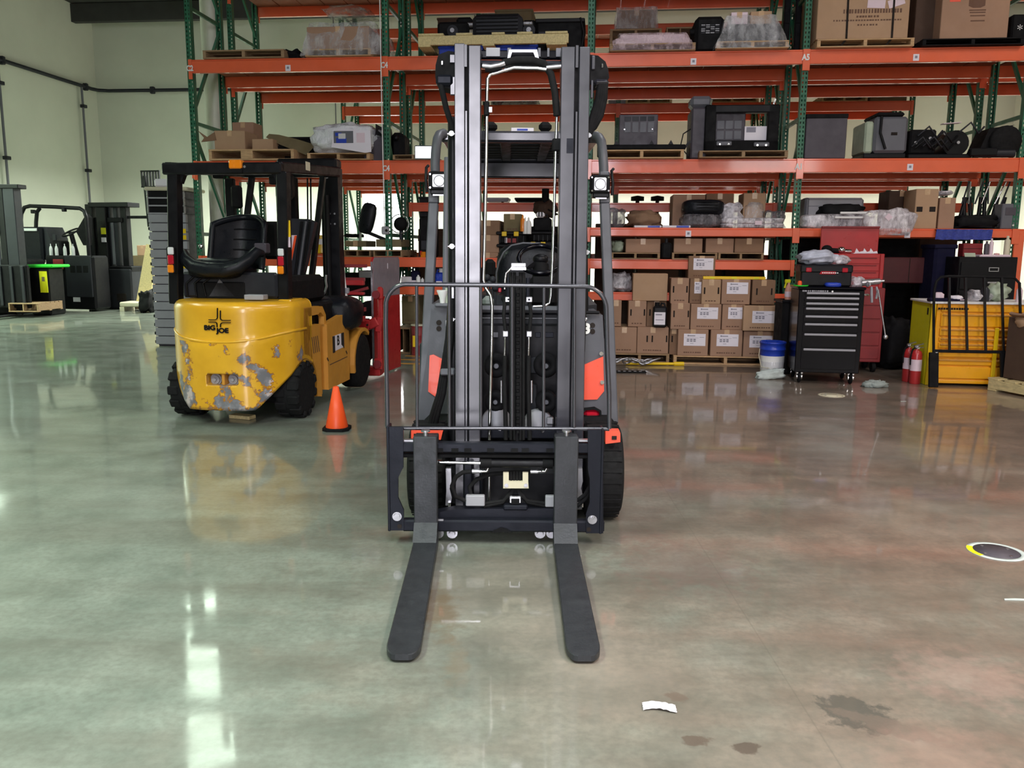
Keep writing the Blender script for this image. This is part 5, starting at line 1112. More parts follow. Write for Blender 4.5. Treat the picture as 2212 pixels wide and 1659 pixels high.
# --- side lift cylinders with their hose drums at the top
for s_ in (0, 1):
    if s_ == 0: body = [(941, 140), (947, 118), (968, 110), (985, 112), (985, 188), (975, 192), (945, 186), (940, 165)]
    else: body = [(1275, 118), (1292, 120), (1308, 133), (1314, 150), (1316, 168), (1308, 180), (1288, 184), (1275, 182)]
    c = poly(body, Ym(4.1, 2.2), .14, 'blackm', 'hose_drum')
    for (x0, y0, x1, y1) in (((971, 117, 983, 136), (972, 165, 984, 205)) if s_ == 0 else ((1278, 120, 1286, 150), (1276, 172, 1282, 212))): kb('cylinder_plate', x0, y0, x1, y1, Ym(4.09, 2.2), .02, 'mast', .003, c)
    kb('drum_pin', *((953, 131, 957, 140) if s_ == 0 else (1299, 137, 1303, 146)), Ym(4.09, 2.2), .015, 'chrome', .002, c)
    kb('drum_cover', *((941, 160, 978, 184) if s_ == 0 else (1284, 170, 1316, 182)), Ym(4.08, 2.15), .1, 'steelb' if s_ == 0 else 'mast', .012, c)
    for k in (range(1) if s_ == 0 else range(4)):
        pts = [(952, 182, 4.16), (956, 200, 4.16), (964, 235, 4.17), (974, 265, 4.18), (980, 290, 4.19)] if s_ == 0 else [(1308-4*k, 180, 4.16), (1306-5*k, 215, 4.17), (1298-6*k, 250, 4.18), (1284-4*k, 275, 4.19), (1272, 285+8*k, 4.2)]
        ktube('drum_hose', pts, .014, 'rubber', c)
    u = K.px(979 if s_ == 0 else 1268, 900, 4.17-4.75)[0]; K.p('lift_cylinder', G().cyl((u-.05*s_, 4.2-4.75, .2), (u-.05*s_, 4.2-4.75, zat(240)), .026, n=16).xf(tl), 'black')
    for (x, y) in (((975, 288), (976, 532), (976, 690)) if s_ == 0 else ((1272, 292), (1268, 545), (1262, 690))): a = P3(x, y, 4.14); K.p('cylinder_fitting', G().cyl(a, (a[0], a[1]+.03, a[2]), .012, n=8).cyl((a[0]-.02, a[1]+.02, a[2]), (a[0]+.015, a[1]+.02, a[2]), .008, n=8), 'chrome')
    kb('cylinder_tag', *((975, 620, 981, 645) if s_ == 0 else (1259, 625, 1263, 640)), 4.13, .01, 'steel', .002)
# --- body, seat, wheel, levers behind
kb('battery_hood', 1020, 640, 1290, 760, 4.9, .95, 'dgrey', .05); kb('counterweight', 905, 720, 1320, 1090, 5.0, 1.3, 'dgrey', .08); K.p('chassis', G().box(-.50, .52, -.42, 1.5, .075, .5, .03), 'blackm'); kb('floor_plate', 930, 905, 1305, 935, 4.45, .7, 'black', .01)
# seat: back shell and cushion
sb = K.px(1136, 560, 5.35-4.75); s0 = K.px(1072, 560, 5.35-4.75)[0]; s1 = K.px(1215, 560, 5.35-4.75)[0]; zt = K.px(1136, 524, 5.35-4.75)[1]; zl_ = K.px(1136, 660, 5.35-4.75)[1]
st = T
g = G().sph(((s0+s1)/2, .62, (zt+zl_)/2), ((s1-s0)/2, .09, (zt-zl_)/2), 28, 18, .55, .62)
g.xf(lambda x, y, z: (x, y + .12*(z-zl_) + .35*(x-(s0+s1)/2)**2*-1, z))
q = K.p('seat_back', g, 'vinyl'); K.p('seat_piping', G().tube([P3(x, y, 5.3) for x, y in ((1072, 620), (1072, 590), (1078, 565), (1088, 545), (1105, 530), (1130, 525), (1165, 526), (1195, 534))], .006, 6), 'mgrey', q)
K.p('seat_cushion', G().sph(((s0+s1)/2, .38, zl_+.02), ((s1-s0)/2*1.02, .26, .085), 28, 12, .5, .6), 'vinyl')
wc = P3(1168, 560, 4.72); ring = [(wc[0]+.125*math.cos(t_*PI/16)+.0, wc[1]+.10*math.sin(t_*PI/16), wc[2]+.075*math.sin(t_*PI/16)) for t_ in range(32)]
sw = K.p('steering_wheel', G().tube(ring, .014, 10, closed=True), 'blackg'); K.p('wheel_hub', G().sph(wc, (.045, .035, .03), 14, 8).bar((wc[0], wc[1], wc[2]), (wc[0]+.11, wc[1], wc[2]), .03, .012).bar((wc[0], wc[1], wc[2]), (wc[0]-.07, wc[1]-.07, wc[2]-.05), .03, .012), 'black', sw)
K.p('steering_column', G().cyl((wc[0], wc[1]-.02, wc[2]-.03), (wc[0], wc[1]-.2, .8), .045, .06, n=16), 'blackm'); q = kb('wheel_console', 1140, 598, 1210, 665, 4.55, .12, 'blackm', .03)
for (x, y) in ((1052, 600), (1058, 612), (1064, 604), (1070, 622)): a = P3(x, y, 4.6); K.p('hydraulic_lever', G().cyl((a[0], a[1], a[2]-.1), a, .006, n=8).sph((a[0], a[1], a[2]), (.02, .02, .02), 10, 8), 'dgrey')
kb('red_switch', 1076, 622, 1083, 632, 4.55, .02, 'redl', .004); kb('grease_rag', 1041, 640, 1066, 664, 4.4, .06, 'cloth', .02)
sh = K.p('white_funnel', G().lathe([(.012, 0), (.016, .04), (.03, .075), (.03, .08)], P3(956, 660, 4.4), n=16), 'white'); kb('pale_flag', 962, 622, 968, 655, 4.4, .01, 'mint', .001)
kb('wiring_box', 1046, 560, 1070, 600, 4.9, .1, 'blackm', .02)
# ================================================================ the yellow forklift
Yt = T('yellow_forklift', 'worn yellow electric forklift seen from behind, chipped paint, red clamp in front', 'forklift', WD, -2.22, 6.80, 0, turn=.115)
def yp(x, y, v): u, z = Yt.px(x, y, v); return (u, v, z)
def yb(name, x0, y0, x1, y1, v, d, mat, b=.004, parent=None, label=None):
    u0, u1, z0, z1 = Yt.rect(x0, y0, x1, y1, v); return Yt.p(name, G().box(u0, u1, v, v+d, z0, z1, b), mat, parent, label)
def ytube(name, pts, r, mat, parent=None, n=8): return Yt.p(name, G().tube([yp(*p) for p in pts], r, n), mat, parent)
UC = -.005
def rear(s, z):
    """outline of the counterweight: s runs round it from the left flank over the rear to the right flank"""
    a = abs(s)
    if a <= .50: u = s; v = -.42 + .30*(a/.50)**3.0
    else: u = math.copysign(.50 + .02*min(1, (a-.5)/.1), s); v = -.12 + (a-.50)
    if z < .655 + .07*(min(a, .5)/.5)**2: v -= .012
    return u + UC, v
def zbot(s):
    a = abs(s)
    if a < .27: return .125
    if a < .52: return .125 + .30*((a-.27)/.25)**1.15
    return .425 + .05*math.sin(min(1, (a-.52)/.3)*PI)
def cw(a, b):
    s = (a-.5)*1.72; zb_, zt_ = zbot(s), .965
    if b < .86:
        z = zb_ + (zt_-.06-zb_)*b/.86; u, v = rear(s, z); return (u, v, z)
    t_ = (b-.86)/.14*PI/2; z = zt_-.06+.06*math.sin(t_); u, v = rear(s, .9); k = .06*(1-math.cos(t_)); a_ = abs(s)
    return (u - math.copysign(k if a_ > .42 else k*(a_/.42)**3, s), v + (k if a_ < .5 else k*.3), z)
NU, NV = 64, 30
g = G().grid(cw, NU, NV); W1 = NU+1
g.add([g.v[NV*W1+i] for i in range(W1)], [tuple(range(W1))]); g.add([g.v[i] for i in range(W1)][::-1], [tuple(range(W1))])
g.add([g.v[j*W1+NU] for j in range(NV+1)] + [g.v[j*W1] for j in range(NV, -1, -1)], [tuple(range(2*NV+2))])
CW = Yt.p('counterweight', g, 'bigy')
# the bolt pocket is cut into the casting
u0, u1, z0, z1 = Yt.rect(446, 808, 514, 833, -.43)
cut = link('cut', G().box(u0, u1, -.6, -.33, z0, z1, .012).mesh('cut', 'bigy'))
cut.matrix_world = Matrix.Translation(Yt.o.location) @ Matrix.Rotation(-Yt.th, 4, 'Z')
bpy.context.view_layer.update()
md = CW.modifiers.new('pocket', 'BOOLEAN'); md.object = cut; md.operation = 'DIFFERENCE'; md.solver = 'EXACT'
me = bpy.data.meshes.new_from_object(CW.evaluated_get(bpy.context.evaluated_depsgraph_get()))
CW.modifiers.clear()
if len(me.polygons) > 800: CW.data = me
bpy.data.objects.remove(cut)
Yt.p('pocket_divider', G().box((u0+u1)/2-.012, (u0+u1)/2+.012, -.415, -.32, z0, z1, .004), 'bigy2', CW)
for x in (463.5, 502.5):
    a = yp(x, 820.5, -.38); Yt.p('ballast_bolt', G().cyl((a[0], -.335, a[2]), (a[0], -.355, a[2]), .046, n=20).cyl((a[0], -.355, a[2]), (a[0], -.37, a[2]), .034, n=20).cyl((a[0], -.37, a[2]), (a[0], -.385, a[2]), .014, n=6), 'lgrey', CW)
rg = [(lambda s_: (rear(s_, .9)[0], rear(s_, .9)[1]-.002, .658+.07*(min(abs(s_), .5)/.5)**2))((k-24)/24*.72) for k in range(49)]
Yt.p('casting_ridge', G().tube(rg, .011, 8), 'bigy', CW)
# shoulder lip on the right and small top casting steps
Yt.p('top_ridge', G().box(.36, .47, -.1, .18, .95, .972, .01), 'bigy', CW)
yb('white_block', 527, 637, 568, 648, -.2, .1, 'lgrey', .004, None, 'small pale aluminium block on the rear')
# emblem and lettering on the curved casting
def onc(x, y):
    u, z = Yt.px(340+x*.1808, 620+y*.1808, -.425); q, v = rear(u-UC, z); return (u, v-.009, z)
g = G()
for pts in (((720, 250), (720, 365), (712, 382), (695, 390), (615, 390)), ((755, 280), (755, 372), (763, 390), (780, 397), (873, 397)), ((615, 418), (695, 419), (711, 428), (716, 445), (716, 480)), ((873, 425), (780, 425), (764, 432), (757, 448), (757, 480))):
    for a, b in zip(pts[:-1], pts[1:]): g.bar(onc(*a), onc(*b), .004, .0145, up=(0, 1, 0))
Yt.p('emblem', g, 'blackm', CW, 'black four-armed double-line emblem')
def lettering(g, body, cx, cy, size):
    c = onc(cx, cy)
    def fn(a, b):
        u = c[0]+a; z = c[2]+b; q, v = rear(u-UC, z); return (u, v-.011, z)
    return put_text(g, body, size, fn, 0.0, 1.2)
g = G()
for (dx, dy) in ((0, 0), (6, 0), (-6, 0), (0, 5), (0, -5)): lettering(g, 'BIG', 628+dx, 488+dy, .050); lettering(g, 'JOE', 782+dx, 522+dy, .050)
Yt.p('lettering', g, 'blackm', CW, 'black lettering BIG JOE')
# rear wheels with lugs
def lugwheel(name, uc, w, v, r, ntr=12, lug=True, rimr=.55):
    pr = [(r*rimr, 0), (r*.8, -.004), (r*.93, .01), (r*.97, .03), (r*.97, w-.03), (r*.93, w-.01), (r*.8, w+.004), (r*rimr, w)]
    o = Yt.p(name, G().lathe(pr, (uc-w/2, v, r), 'x', 36), 'rubber')
    if lug:
        g = G()
        for k in range(ntr):
            a = 2*PI*k/ntr
            for s_ in (-1, 1):
                q = G().box(uc+s_*.01, uc+s_*(w/2+.004), -.036, .036, r*.95-.002, r*1.012, .010).box(uc+s_*(w/2-.012), uc+s_*(w/2+.010), -.03, .03, r*.78, r*.98, .008)
                q.rot('X', a + (PI/ntr if s_ > 0 else 0)); q.xf(lambda x, y, z: (x, y+v, z+r)); g.add(q.v, q.f)
        Yt.p('tread_lug', g, 'rubber', o)
    Yt.p('rim', G().lathe([(r*rimr, .0), (r*rimr*.9, .03), (r*.25, .05), (.001, .05)], (uc-w/2+.005, v, r), 'x', 28).lathe([(.001, w-.05), (r*.25, w-.05), (r*rimr*.9, w-.03), (r*rimr, w)], (uc-w/2-.005, v, r), 'x', 28), 'black', o)
    for k in range(6): a = k*PI/3; Yt.p('wheel_nut', G().cyl((uc+w/2-.06, v+r*.32*math.cos(a), r+r*.32*math.sin(a)), (uc+w/2-.035, v+r*.32*math.cos(a), r+r*.32*math.sin(a)), .012, n=6), 'dgrey', o)
    return o
lugwheel('rear_tyre', .43, .19, .04, .232); lugwheel('rear_tyre', -.455, .19, .02, .232); lugwheel('front_tyre', .47, .2, 1.52, .275, 20, False, .6); lugwheel('front_tyre', -.49, .2, 1.52, .275, 20, False, .6)
Yt.p('rear_axle', G().box(-.4, .4, -.06, .12, .12, .34, .02), 'blackm'); Yt.p('belly', G().box(-.42, .44, .15, 1.6, .12, .9, .02), 'blackm')
# right flank: arch panel, hand opening, recessed channel, battery door, fender
def side(name, pts, u, d, mat, parent=None, label=None):
    """a plate parallel to the truck's side; pts are (v, z)"""
    q = list(pts)
    if sum(q[i][0]*q[(i+1) % len(q)][1]-q[(i+1) % len(q)][0]*q[i][1] for i in range(len(q))) < 0: q = q[::-1]
    return Yt.p(name, G().prism(q, u-d, u, 'x'), mat, parent, label)
arch = [(.04+.285*math.cos(t_), .232+.285*math.sin(t_)) for t_ in [PI*k/12 for k in range(0, 7)]]
fl_ = side('flank_panel', [(.06, .90), (.42, .89), (.42, .82), (.17, .82), (.17, .74), (.43, .735), (.43, .10), (.33, .12)] + arch + [(.04, .72)], .515, .05, 'bigy2')
for k in range(4): Yt.p('flank_vent', G().bar((.516, .22+.045*k, .64), (.516, .255+.045*k, .50), .004, .008, up=(1, 0, 0)), 'cardd', fl_)
side('hand_opening_frame', [(.40, .89), (.52, .88), (.60, .80), (.60, .70), (.55, .70), (.55, .79), (.48, .83), (.40, .83)], .512, .05, 'bigy2')
Yt.p('channel', G().box(.44, .475, .42, .56, .10, .72), 'bigy2')
bd = side('battery_door', [(.55, .72), (1.17, .79), (1.17, .33), (1.16, .14), (.55, .14)], .535, .06, 'bigy2')
side('door_line', [(.60, .36), (1.1, .37), (1.1, .363), (.60, .353)], .5365, .003, 'cardd', bd)
dec = side('model_decal', [(.70, .60), (1.00, .605), (1.00, .47), (.70, .46)], .537, .003, 'paper', bd, 'dark and white model decal')
side('decal_print', [(.69, .60), (.75, .60), (.75, .45), (.69, .45)], .538, .003, 'slot', dec); side('decal_print', [(.93, .605), (1.01, .605), (1.01, .455), (.96, .485), (.93, .50)], .538, .003, 'slot', dec)
c_ = (.84, .545); Yt.p('decal_letter', put_text(G(), 'B', .12, lambda a, b: (.5385, c_[0]+a, c_[1]+b), .004), 'slot', dec)
for v_, z_ in ((.53, .42), (1.06, .42)): side('latch_hole', [(v_, z_), (v_+.03, z_-.03), (v_+.04, z_-.02), (v_+.01, z_+.01)], .5375, .004, 'slot', bd)
fe = [(1.52+.33*math.cos(t_), .275+.33*math.sin(t_)) for t_ in [PI*.30 + (PI*.78)*k/10 for k in range(11)]]; fi = [(1.52+.295*math.cos(t_), .275+.295*math.sin(t_)) for t_ in [PI*.30 + (PI*.78)*k/10 for k in range(11)]]
Yt.p('front_fender', G().prism((fe + fi[::-1])[::-1], .36, .575, 'x'), 'bigy2')
# overhead guard
zr = 2.03
GR = Yt.p('overhead_guard', G().box(-.545, .435, -.12, -.04, zr-.085, zr+.005, .012).bar((.40, -.08, zr-.03), (.40, 1.35, zr+.06), .07, .085, b=.012).bar((-.51, -.08, zr-.03), (-.51, 1.35, zr+.06), .07, .085, b=.012).box(-.53, .43, 1.28, 1.36, zr+.01, zr+.09, .012), 'black')
for k in range(5): Yt.p('guard_slat', G().bar((-.5, .16+.22*k, zr+.0+.012*k), (.4, .16+.22*k, zr+.0+.012*k), .045, .03, b=.005), 'blackm', GR)
def post(name, x0, y0, v0, x1, y1, v1, w, d, mat='black'): a, b = yp(x0, y0, v0), yp(x1, y1, v1); return Yt.p(name, G().bar(a, b, w, d, up=(0, 1, 0), b=.008), mat, GR)
post('rear_post', 377, 368, -.06, 381, 655, .02, .085, .10); RP = post('rear_post', 612, 370, -.06, 617, 662, .02, .085, .10)
for (x, s_) in ((392, 1), (600, -1)):
    a = yp(x, 372, -.06); g = G().prism([(a[0], a[2]), (a[0]+s_*.09, a[2]), (a[0]+s_*.03, a[2]-.025), (a[0], a[2]-.09)][::s_], -.08, -.03); Yt.p('corner_gusset', g, 'black', GR)
post('front_post', 700, 360, 1.33, 668, 645, 1.1, .05, .06); post('front_post', 545, 375, 1.33, 530, 500, 1.2, .05, .06)
q = yb('beacon', 493, 345, 520, 364, -.15, .07, 'amber', .008, GR, 'amber beacon'); yb('beacon_base', 490, 363, 522, 374, -.14, .06, 'blackm', .005, q)
for (x, y) in ((528, 360),): a = yp(x, y, -.125); Yt.p('guard_bolt', G().cyl(a, (a[0], a[1]+.01, a[2]), .01, n=8), 'steel', GR)
a = yp(658, 364, .4); Yt.p('guard_tag', G().box(.437, .440, .42, .52, a[2]-.01, a[2]+.06), 'beige', GR)
for (x, y) in ((470, 372), (592, 385)): a = yp(x, y, .3); Yt.p('roof_bracket', G().box(a[0]-.04, a[0]+.04, .28, .34, a[2]-.05, a[2]+.02, .008), 'blackm', GR)
# tail lamps
for x, y0 in ((367, 533), (605, 536)):
    q = yb('tail_lamp', x-8, y0, x+8, y0+58, -.13, .05, 'blackm', .01)
    for k, (m, h0, h1) in enumerate((('clearl', 1, 17), ('redl', 18, 38), ('amber', 39, 56))): yb('lamp_segment', x-6, y0+h0, x+6.5, y0+h1, -.14, .02, m, .006, q)
yb('post_sticker', 616, 476, 627, 512, -.045, .004, 'yel2', .0, RP, 'yellow and pink warning sticker'); yb('post_sticker', 616, 512, 627, 534, -.045, .004, 'pinkl', .0, RP)
# cab: hood, cowl board, seat, wheel
Yt.p('hood', G().box(-.47, .36, .10, 1.05, .90, 1.14, .04), 'blackm'); yb('hood_rear', 392, 588, 598, 644, .06, .06, 'dgrey', .02)
q = [Yt.px(x, y, .05) for x, y in ((452, 640), (474, 603), (506, 640))]; Yt.p('triangle_mark', G().prism(q[::-1] if (q[1][0]-q[0][0])*(q[2][1]-q[0][1])-(q[2][0]-q[0][0])*(q[1][1]-q[0][1]) < 0 else q, .05, .06), 'mgrey')
for k in range(3): ytube('cab_cable', [(405+20*k, 640, .04), (402+18*k, 612, .03), (420+20*k, 596, .05)], .008, 'black')
bq = [(624, 472), (664, 473), (680, 480), (662, 560), (640, 652), (620, 655)]
q = [Yt.px(x, y, .85) for x, y in bq]; cb = Yt.p('cowl_board', G().prism(q[::-1], .85, .93), 'dgrey')
for k in range(3): ytube('board_groove', [(652+9*k, 478, .845), (632+7*k, 640, .845)], .012, 'mgrey' if k % 2 else 'blackm', cb)
q = [Yt.px(x, y, .84) for x, y in ((626, 508), (641, 508), (630, 565), (626, 560))]; w = Yt.p('warning_label', G().prism(q[::-1], .84, .845), 'pinkl', cb, 'white and orange warning label')
q = [Yt.px(x, y, .838) for x, y in ((636, 509), (641, 509), (631, 560), (627, 560))]; Yt.p('label_stripe', G().prism(q[::-1], .838, .84), 'cone', w)
u0, u1, z0, z1 = Yt.rect(484, 468, 568, 580, .42); uc, zc, hw, hh = (u0+u1)/2, (z0+z1)/2, (u1-u0)/2, (z1-z0)/2
def shell(a, b):
    """bucket back rest, dished toward the viewer, sides wrapping forward"""
    s = (a-.5)*2; r = math.sqrt(max(0, 1-.55*abs(s)**2.5)); x = uc + s*hw*1.32; z = zc - hh*1.0 + 2*hh*b*(1-.16*abs(s)**2.4)
    return (x, .42 - .16*abs(s)**2.2 + .10*b + .02*math.cos(s*PI), z)
sb = Yt.p('seat_back', G().grid(shell, 28, 18).grid(lambda a, b: tuple(x+y for x, y in zip(shell(1-a, b), (0, .07, 0))), 28, 18), 'vinyl')
Yt.p('seat_rim', G().tube([shell(0, k/8) for k in range(8)] + [shell(k/20, 1) for k in range(21)] + [shell(1, 1-k/8) for k in range(1, 9)], .026, 8), 'vinyl', sb)
for k in range(4): Yt.p('seat_seam', G().tube([tuple(x+y for x, y in zip(shell(.28+.044*i, .18+.2*k-.015*math.sin(i/10*PI)), (0, -.006, 0))) for i in range(11)], .006, 6), 'blackm', sb)
# cushion with its rolled front edge turned up at both ends
cp = [(396, 545, .08), (402, 562, .0), (420, 577, -.05), (450, 583, -.07), (485, 584, -.07), (515, 576, -.05), (538, 560, .0), (552, 545, .06), (566, 548, .14)]
sc = Yt.p('seat_cushion', G().sph((uc-.09, .2, zc-hh*.98), (hw*1.45, .24, .09), 30, 12, .6, .6), 'vinyl'); Yt.p('front_roll', G().tube([yp(*p) for p in cp], [.035, .05, .058, .06, .06, .058, .05, .045, .03], 12), 'vinyl', sc)
Yt.p('seat_base', G().box(uc-.30, uc+.2, .05, .45, zc-hh*1.0-.28, zc-hh*1.0-.06, .05), 'blackm', sc); yb('arm_rest', 548, 525, 574, 548, .2, .1, 'navy', .01, sc); a = yp(434, 532, .02); Yt.p('belt_buckle', G().sph(a, (.02, .015, .02), 10, 8), 'chrome', sc)
yb('battery_top', 565, 478, 600, 560, .75, .3, 'blackm', .03)
g = G(); a = yp(505, 505, 1.0); g.tube([(a[0]+.13*math.cos(k*PI/10), 1.0+.10*math.sin(k*PI/10), a[2]-.02+.05*math.sin(k*PI/10)) for k in range(20)], .012, 8, closed=True); g.cyl((a[0], 1.05, a[2]-.02), (a[0], 1.2, a[2]-.4), .03, n=12)
Yt.p('steering_wheel', g, 'blackm'); yb('cab_pillar_box', 485, 385, 505, 470, 1.25, .06, 'black', .01); yb('meter_pod', 497, 400, 518, 450, 1.2, .08, 'blackm', .02)
yb('speaker_pod', 592, 372, 628, 430, 1.0, .12, 'black', .03)
for x in (664, 671): ytube('mast_cable', [(x, 385, 1.4), (x+1, 480, 1.4)], .008, 'black')
# front cover, levers
g = G().sph((.36, 1.25, .76), (.26, .28, .17), 22, 12, .6, .6, .12, 3, 4); Yt.p('floor_cover', g, 'vinyl'); ytube('lever', [(694, 642, 1.25), (702, 632, 1.25), (706, 618, 1.25), (704, 606, 1.25), (705, 594, 1.25)], .011, 'steel')
for (x, y) in ((672, 643), (682, 641)): a = yp(x, y, 1.05); Yt.p('cap_nut', G().sph(a, (.02, .02, .015), 10, 6), 'chrome')
# mast
uR_ = Yt.px(718, 500, 1.75)[0]
for s_, u in ((0, -uR_-.1), (1, uR_)):
    m = Yt.p('mast_rail', G().box(u-.07, u+.07, 1.75, 1.9, .1, 2.17, .006), 'black'); Yt.p('inner_rail', G().box(u-.03-.09*(1 if s_ else -1), u+.03-.09*(1 if s_ else -1), 1.78, 1.88, .1, 2.08, .006), 'blackm', m)
    Yt.p('lift_cylinder', G().cyl((u*.8, 1.72, .2), (u*.8, 1.72, 1.9), .03, n=14), 'black', m)
    for (zz, yy) in ((1.62, 0), (1.72, 0)): Yt.p('rail_bolt', G().cyl((u-.02, 1.748, zz), (u-.02, 1.74, zz), .01, n=8).cyl((u+.03, 1.748, zz), (u+.03, 1.74, zz), .01, n=8), 'steel', m)
Yt.p('mast_head', G().box(-uR_-.15, uR_+.06, 1.74, 1.92, 2.16, 2.26, .02), 'black'); [Yt.p('mast_tie', G().box(-uR_-.1, uR_, 1.84, 1.9, q, q+.09, .01), 'black') for q in (1.0, .4)]
a = yp(704, 379, 1.73); Yt.p('mast_mark', G().cyl((a[0], 1.735, a[2]), (a[0], 1.745, a[2]), .03, n=16), 'lgrey')
# red paper-roll clamp
cf = Yt.p('clamp_frame', G().box(-.45, .45, 1.95, 2.02, .62, .68, .006).box(-.45, .45, 1.95, 2.02, 1.0, 1.05, .006).box(-.45, .45, 1.95, 2.02, .9, .93, .006).box(-.5, -.44, 1.95, 2.05, .1, 1.1, .006), 'red')
for (y0, y1, x0, x1) in ((571, 578, 737, 790), (600, 608, 744, 786), (664, 673, 752, 788)): yb('clamp_bar', x0, y0, x1, y1, 1.98, .06, 'redd', .004, cf)
a, b = yp(745, 636, 1.98), yp(795, 622, 1.98); Yt.p('clamp_link', G().bar(a, b, .03, .05, up=(0, 1, 0), b=.004), 'redd', cf)
pl0, pl1 = Yt.fl(806, 816), Yt.fl(862, 795)
pv = lambda f, t_=0.0: (pl0[0]+(pl1[0]-pl0[0])*f+t_, pl0[1]+(pl1[1]-pl0[1])*f)
def plate(name, q, t0, t1, mat, parent=None, label=None):
    """an upright slab standing on the line pl0-pl1; q are (fraction along, height)"""
    g = G().prism(q[::-1], t0, t1, 'x'); g.xf(lambda x, y, z: (pv(y, x)[0], pv(y)[1], z)); return Yt.p(name, g, mat, parent, label)
PL = plate('clamp_plate', [(0, .02), (1, .02), (1, 1.25), (.96, 1.29), (.05, 1.29), (0, 1.25)], 0, .022, 'red')
plate('worn_face', [(.005, .86), (.995, .86), (.995, 1.25), (.955, 1.285), (.055, 1.285), (.005, 1.25)], .021, .024, 'worn', PL, 'bare grey worn upper face')
plate('bright_edge', [(-.012, .1), (.0, .1), (.0, 1.24), (-.012, 1.24)], 0, .022, 'steel', PL)
plate('plate_slot', [(.52, 1.16), (.54, 1.16), (.54, 1.22), (.52, 1.22)], .0235, .0255, 'paper', PL)
v_ = pl0[1]-.03; us = Yt.px(817, 700, v_)[0]; ua = Yt.px(760, 712, v_)[0]
ar = Yt.p('clamp_arm', G().bar((ua-.1, v_, .62), (us-.08, v_, .57), .12, .11, b=.01), 'red'); Yt.p('clamp_foot', G().box(Yt.px(786, 806, v_)[0], us+.02, v_-.04, v_+.1, .03, .13, .01), 'red')
Yt.p('arm_elbow', G().bar((us-.10, v_, .57), (us, v_, .62), .11, .10, b=.01), 'red', ar)
for (a_, b_, w_) in (((-.0, .10), (.0, .22), .09), ((.01, .2), (.015, .52), .05), ((.0, .5), (.03, .66), .065), ((.03, .64), (.03, .86), .05)): Yt.p('arm_spine', G().bar((us+a_[0], v_-.01, a_[1]), (us+b_[0], v_-.01, b_[1]), w_, w_*.9, up=(0, 1, 0), b=.01), 'red', ar)
Yt.p('arm_head', G().box(us-.0, us+.06, v_-.05, v_+.03, .84, .98, .02), 'red', ar)
for z in (.16, .90): Yt.p('arm_pin', G().cyl((us, v_-.08, z), (us, v_-.02, z), .042, n=16), 'redd', ar)
for z in (.08, .58): Yt.p('arm_bolt', G().cyl((us-.1, v_-.07, z), (us-.1, v_-.04, z), .012, n=8), 'slot', ar)
g = G().prism([(.16, .66), (.22, .74), (.40, .82), (.46, .80), (.46, .66)][::-1], 2.2, 2.4); Yt.p('clamp_pivot_cover', g, 'blackm'); Yt.p('clamp_body', G().box(-.35, .40, 2.2, 2.45, .15, .62, .03), 'blackm')
pp = Yt.p('white_pipe', G().tube([yp(x, y, 1.93) for x, y in ((736, 520), (738, 560), (742, 600), (748, 650), (751, 675))], .02, 10), 'white', None, 'white pipe with a bracket'); yb('pipe_bracket', 741, 622, 752, 634, 1.91, .05, 'lgrey', .004, pp)
# ---------------------------------------------------------------- on the floor by it
u, v = WD.fl(516, 906); lone('wood_scrap', G().box(-.1, .1, 0, .09, 0, .03, .004).rot('Z', -.35), 'wood3', 'pale scrap of board on the floor under the yellow forklift', 'board', WD, u, v, .001)
u, v = WD.fl(722, 934)
t = T('traffic_cone', 'orange traffic cone on a black base beside the yellow forklift', 'cone', WD, u, v+.1, .001)
t.p('cone_body', G().lathe([(.085, .02), (.085, .028), (.021, .335), (.012, .338), (.012, .30)], n=32), 'cone'); t.p('base', G().prism([(-.10, -.06), (-.06, -.10), (.06, -.10), (.10, -.06), (.10, .06), (.06, .10), (-.06, .10), (-.10, .06)], 0, .022, 'z'), 'blackm')
# ================================================================ right side: tool cabinets and their clutter
t = T('roller_cabinet', 'black roller tool cabinet with bright drawer pulls, on chrome casters', 'cabinet', WD, 3.325, 8.655, .001, turn=.16)
x0, x1, zb_, zt_ = t.rect(1721, 626, 1862, 806, 0); wx = x1-x0; D = .5
t.p('body', G().box(x0, x1, 0, D, zb_, zt_, .008), 'blackg')
lines = [630.5, 641, 653, 664, 681, 698, 720, 752.5, 800]
for k in range(len(lines)-1):
    _, _, z0, z1 = t.rect(1730, lines[k], 1850, lines[k+1]-2, 0)
    dr = t.p('drawer', G().box(x0+.055, x1-.045, -.012, .01, z0, z1, .003), 'blackg')
    t.p('drawer_pull', G().box(x0+.075, x1-.055, -.026, -.010, z1-.026, z1-.004, .004), 'lgrey', dr, 'bright aluminium pull')
g = G().box(x0-.012, x1+.012, -.015, D+.01, zt_, zt_+.03, .01); t.p('top_tray', g, 'blackg')
g = G(); a = t.px(1762, 627.5, -.02); n = 14
for k in range(n): xx = a[0]-.13+k*.0185; g.box(xx, xx+.0185*random.uniform(.5, .85), -.018, -.014, zt_-.022, zt_-.006)
t.p('brand_plate', g, 'lgrey'); a = t.px(1798, 628, -.01); t.p('key_lock', G().cyl((a[0], -.02, zt_-.016), (a[0], -.01, zt_-.016), .01, n=12), 'chrome')
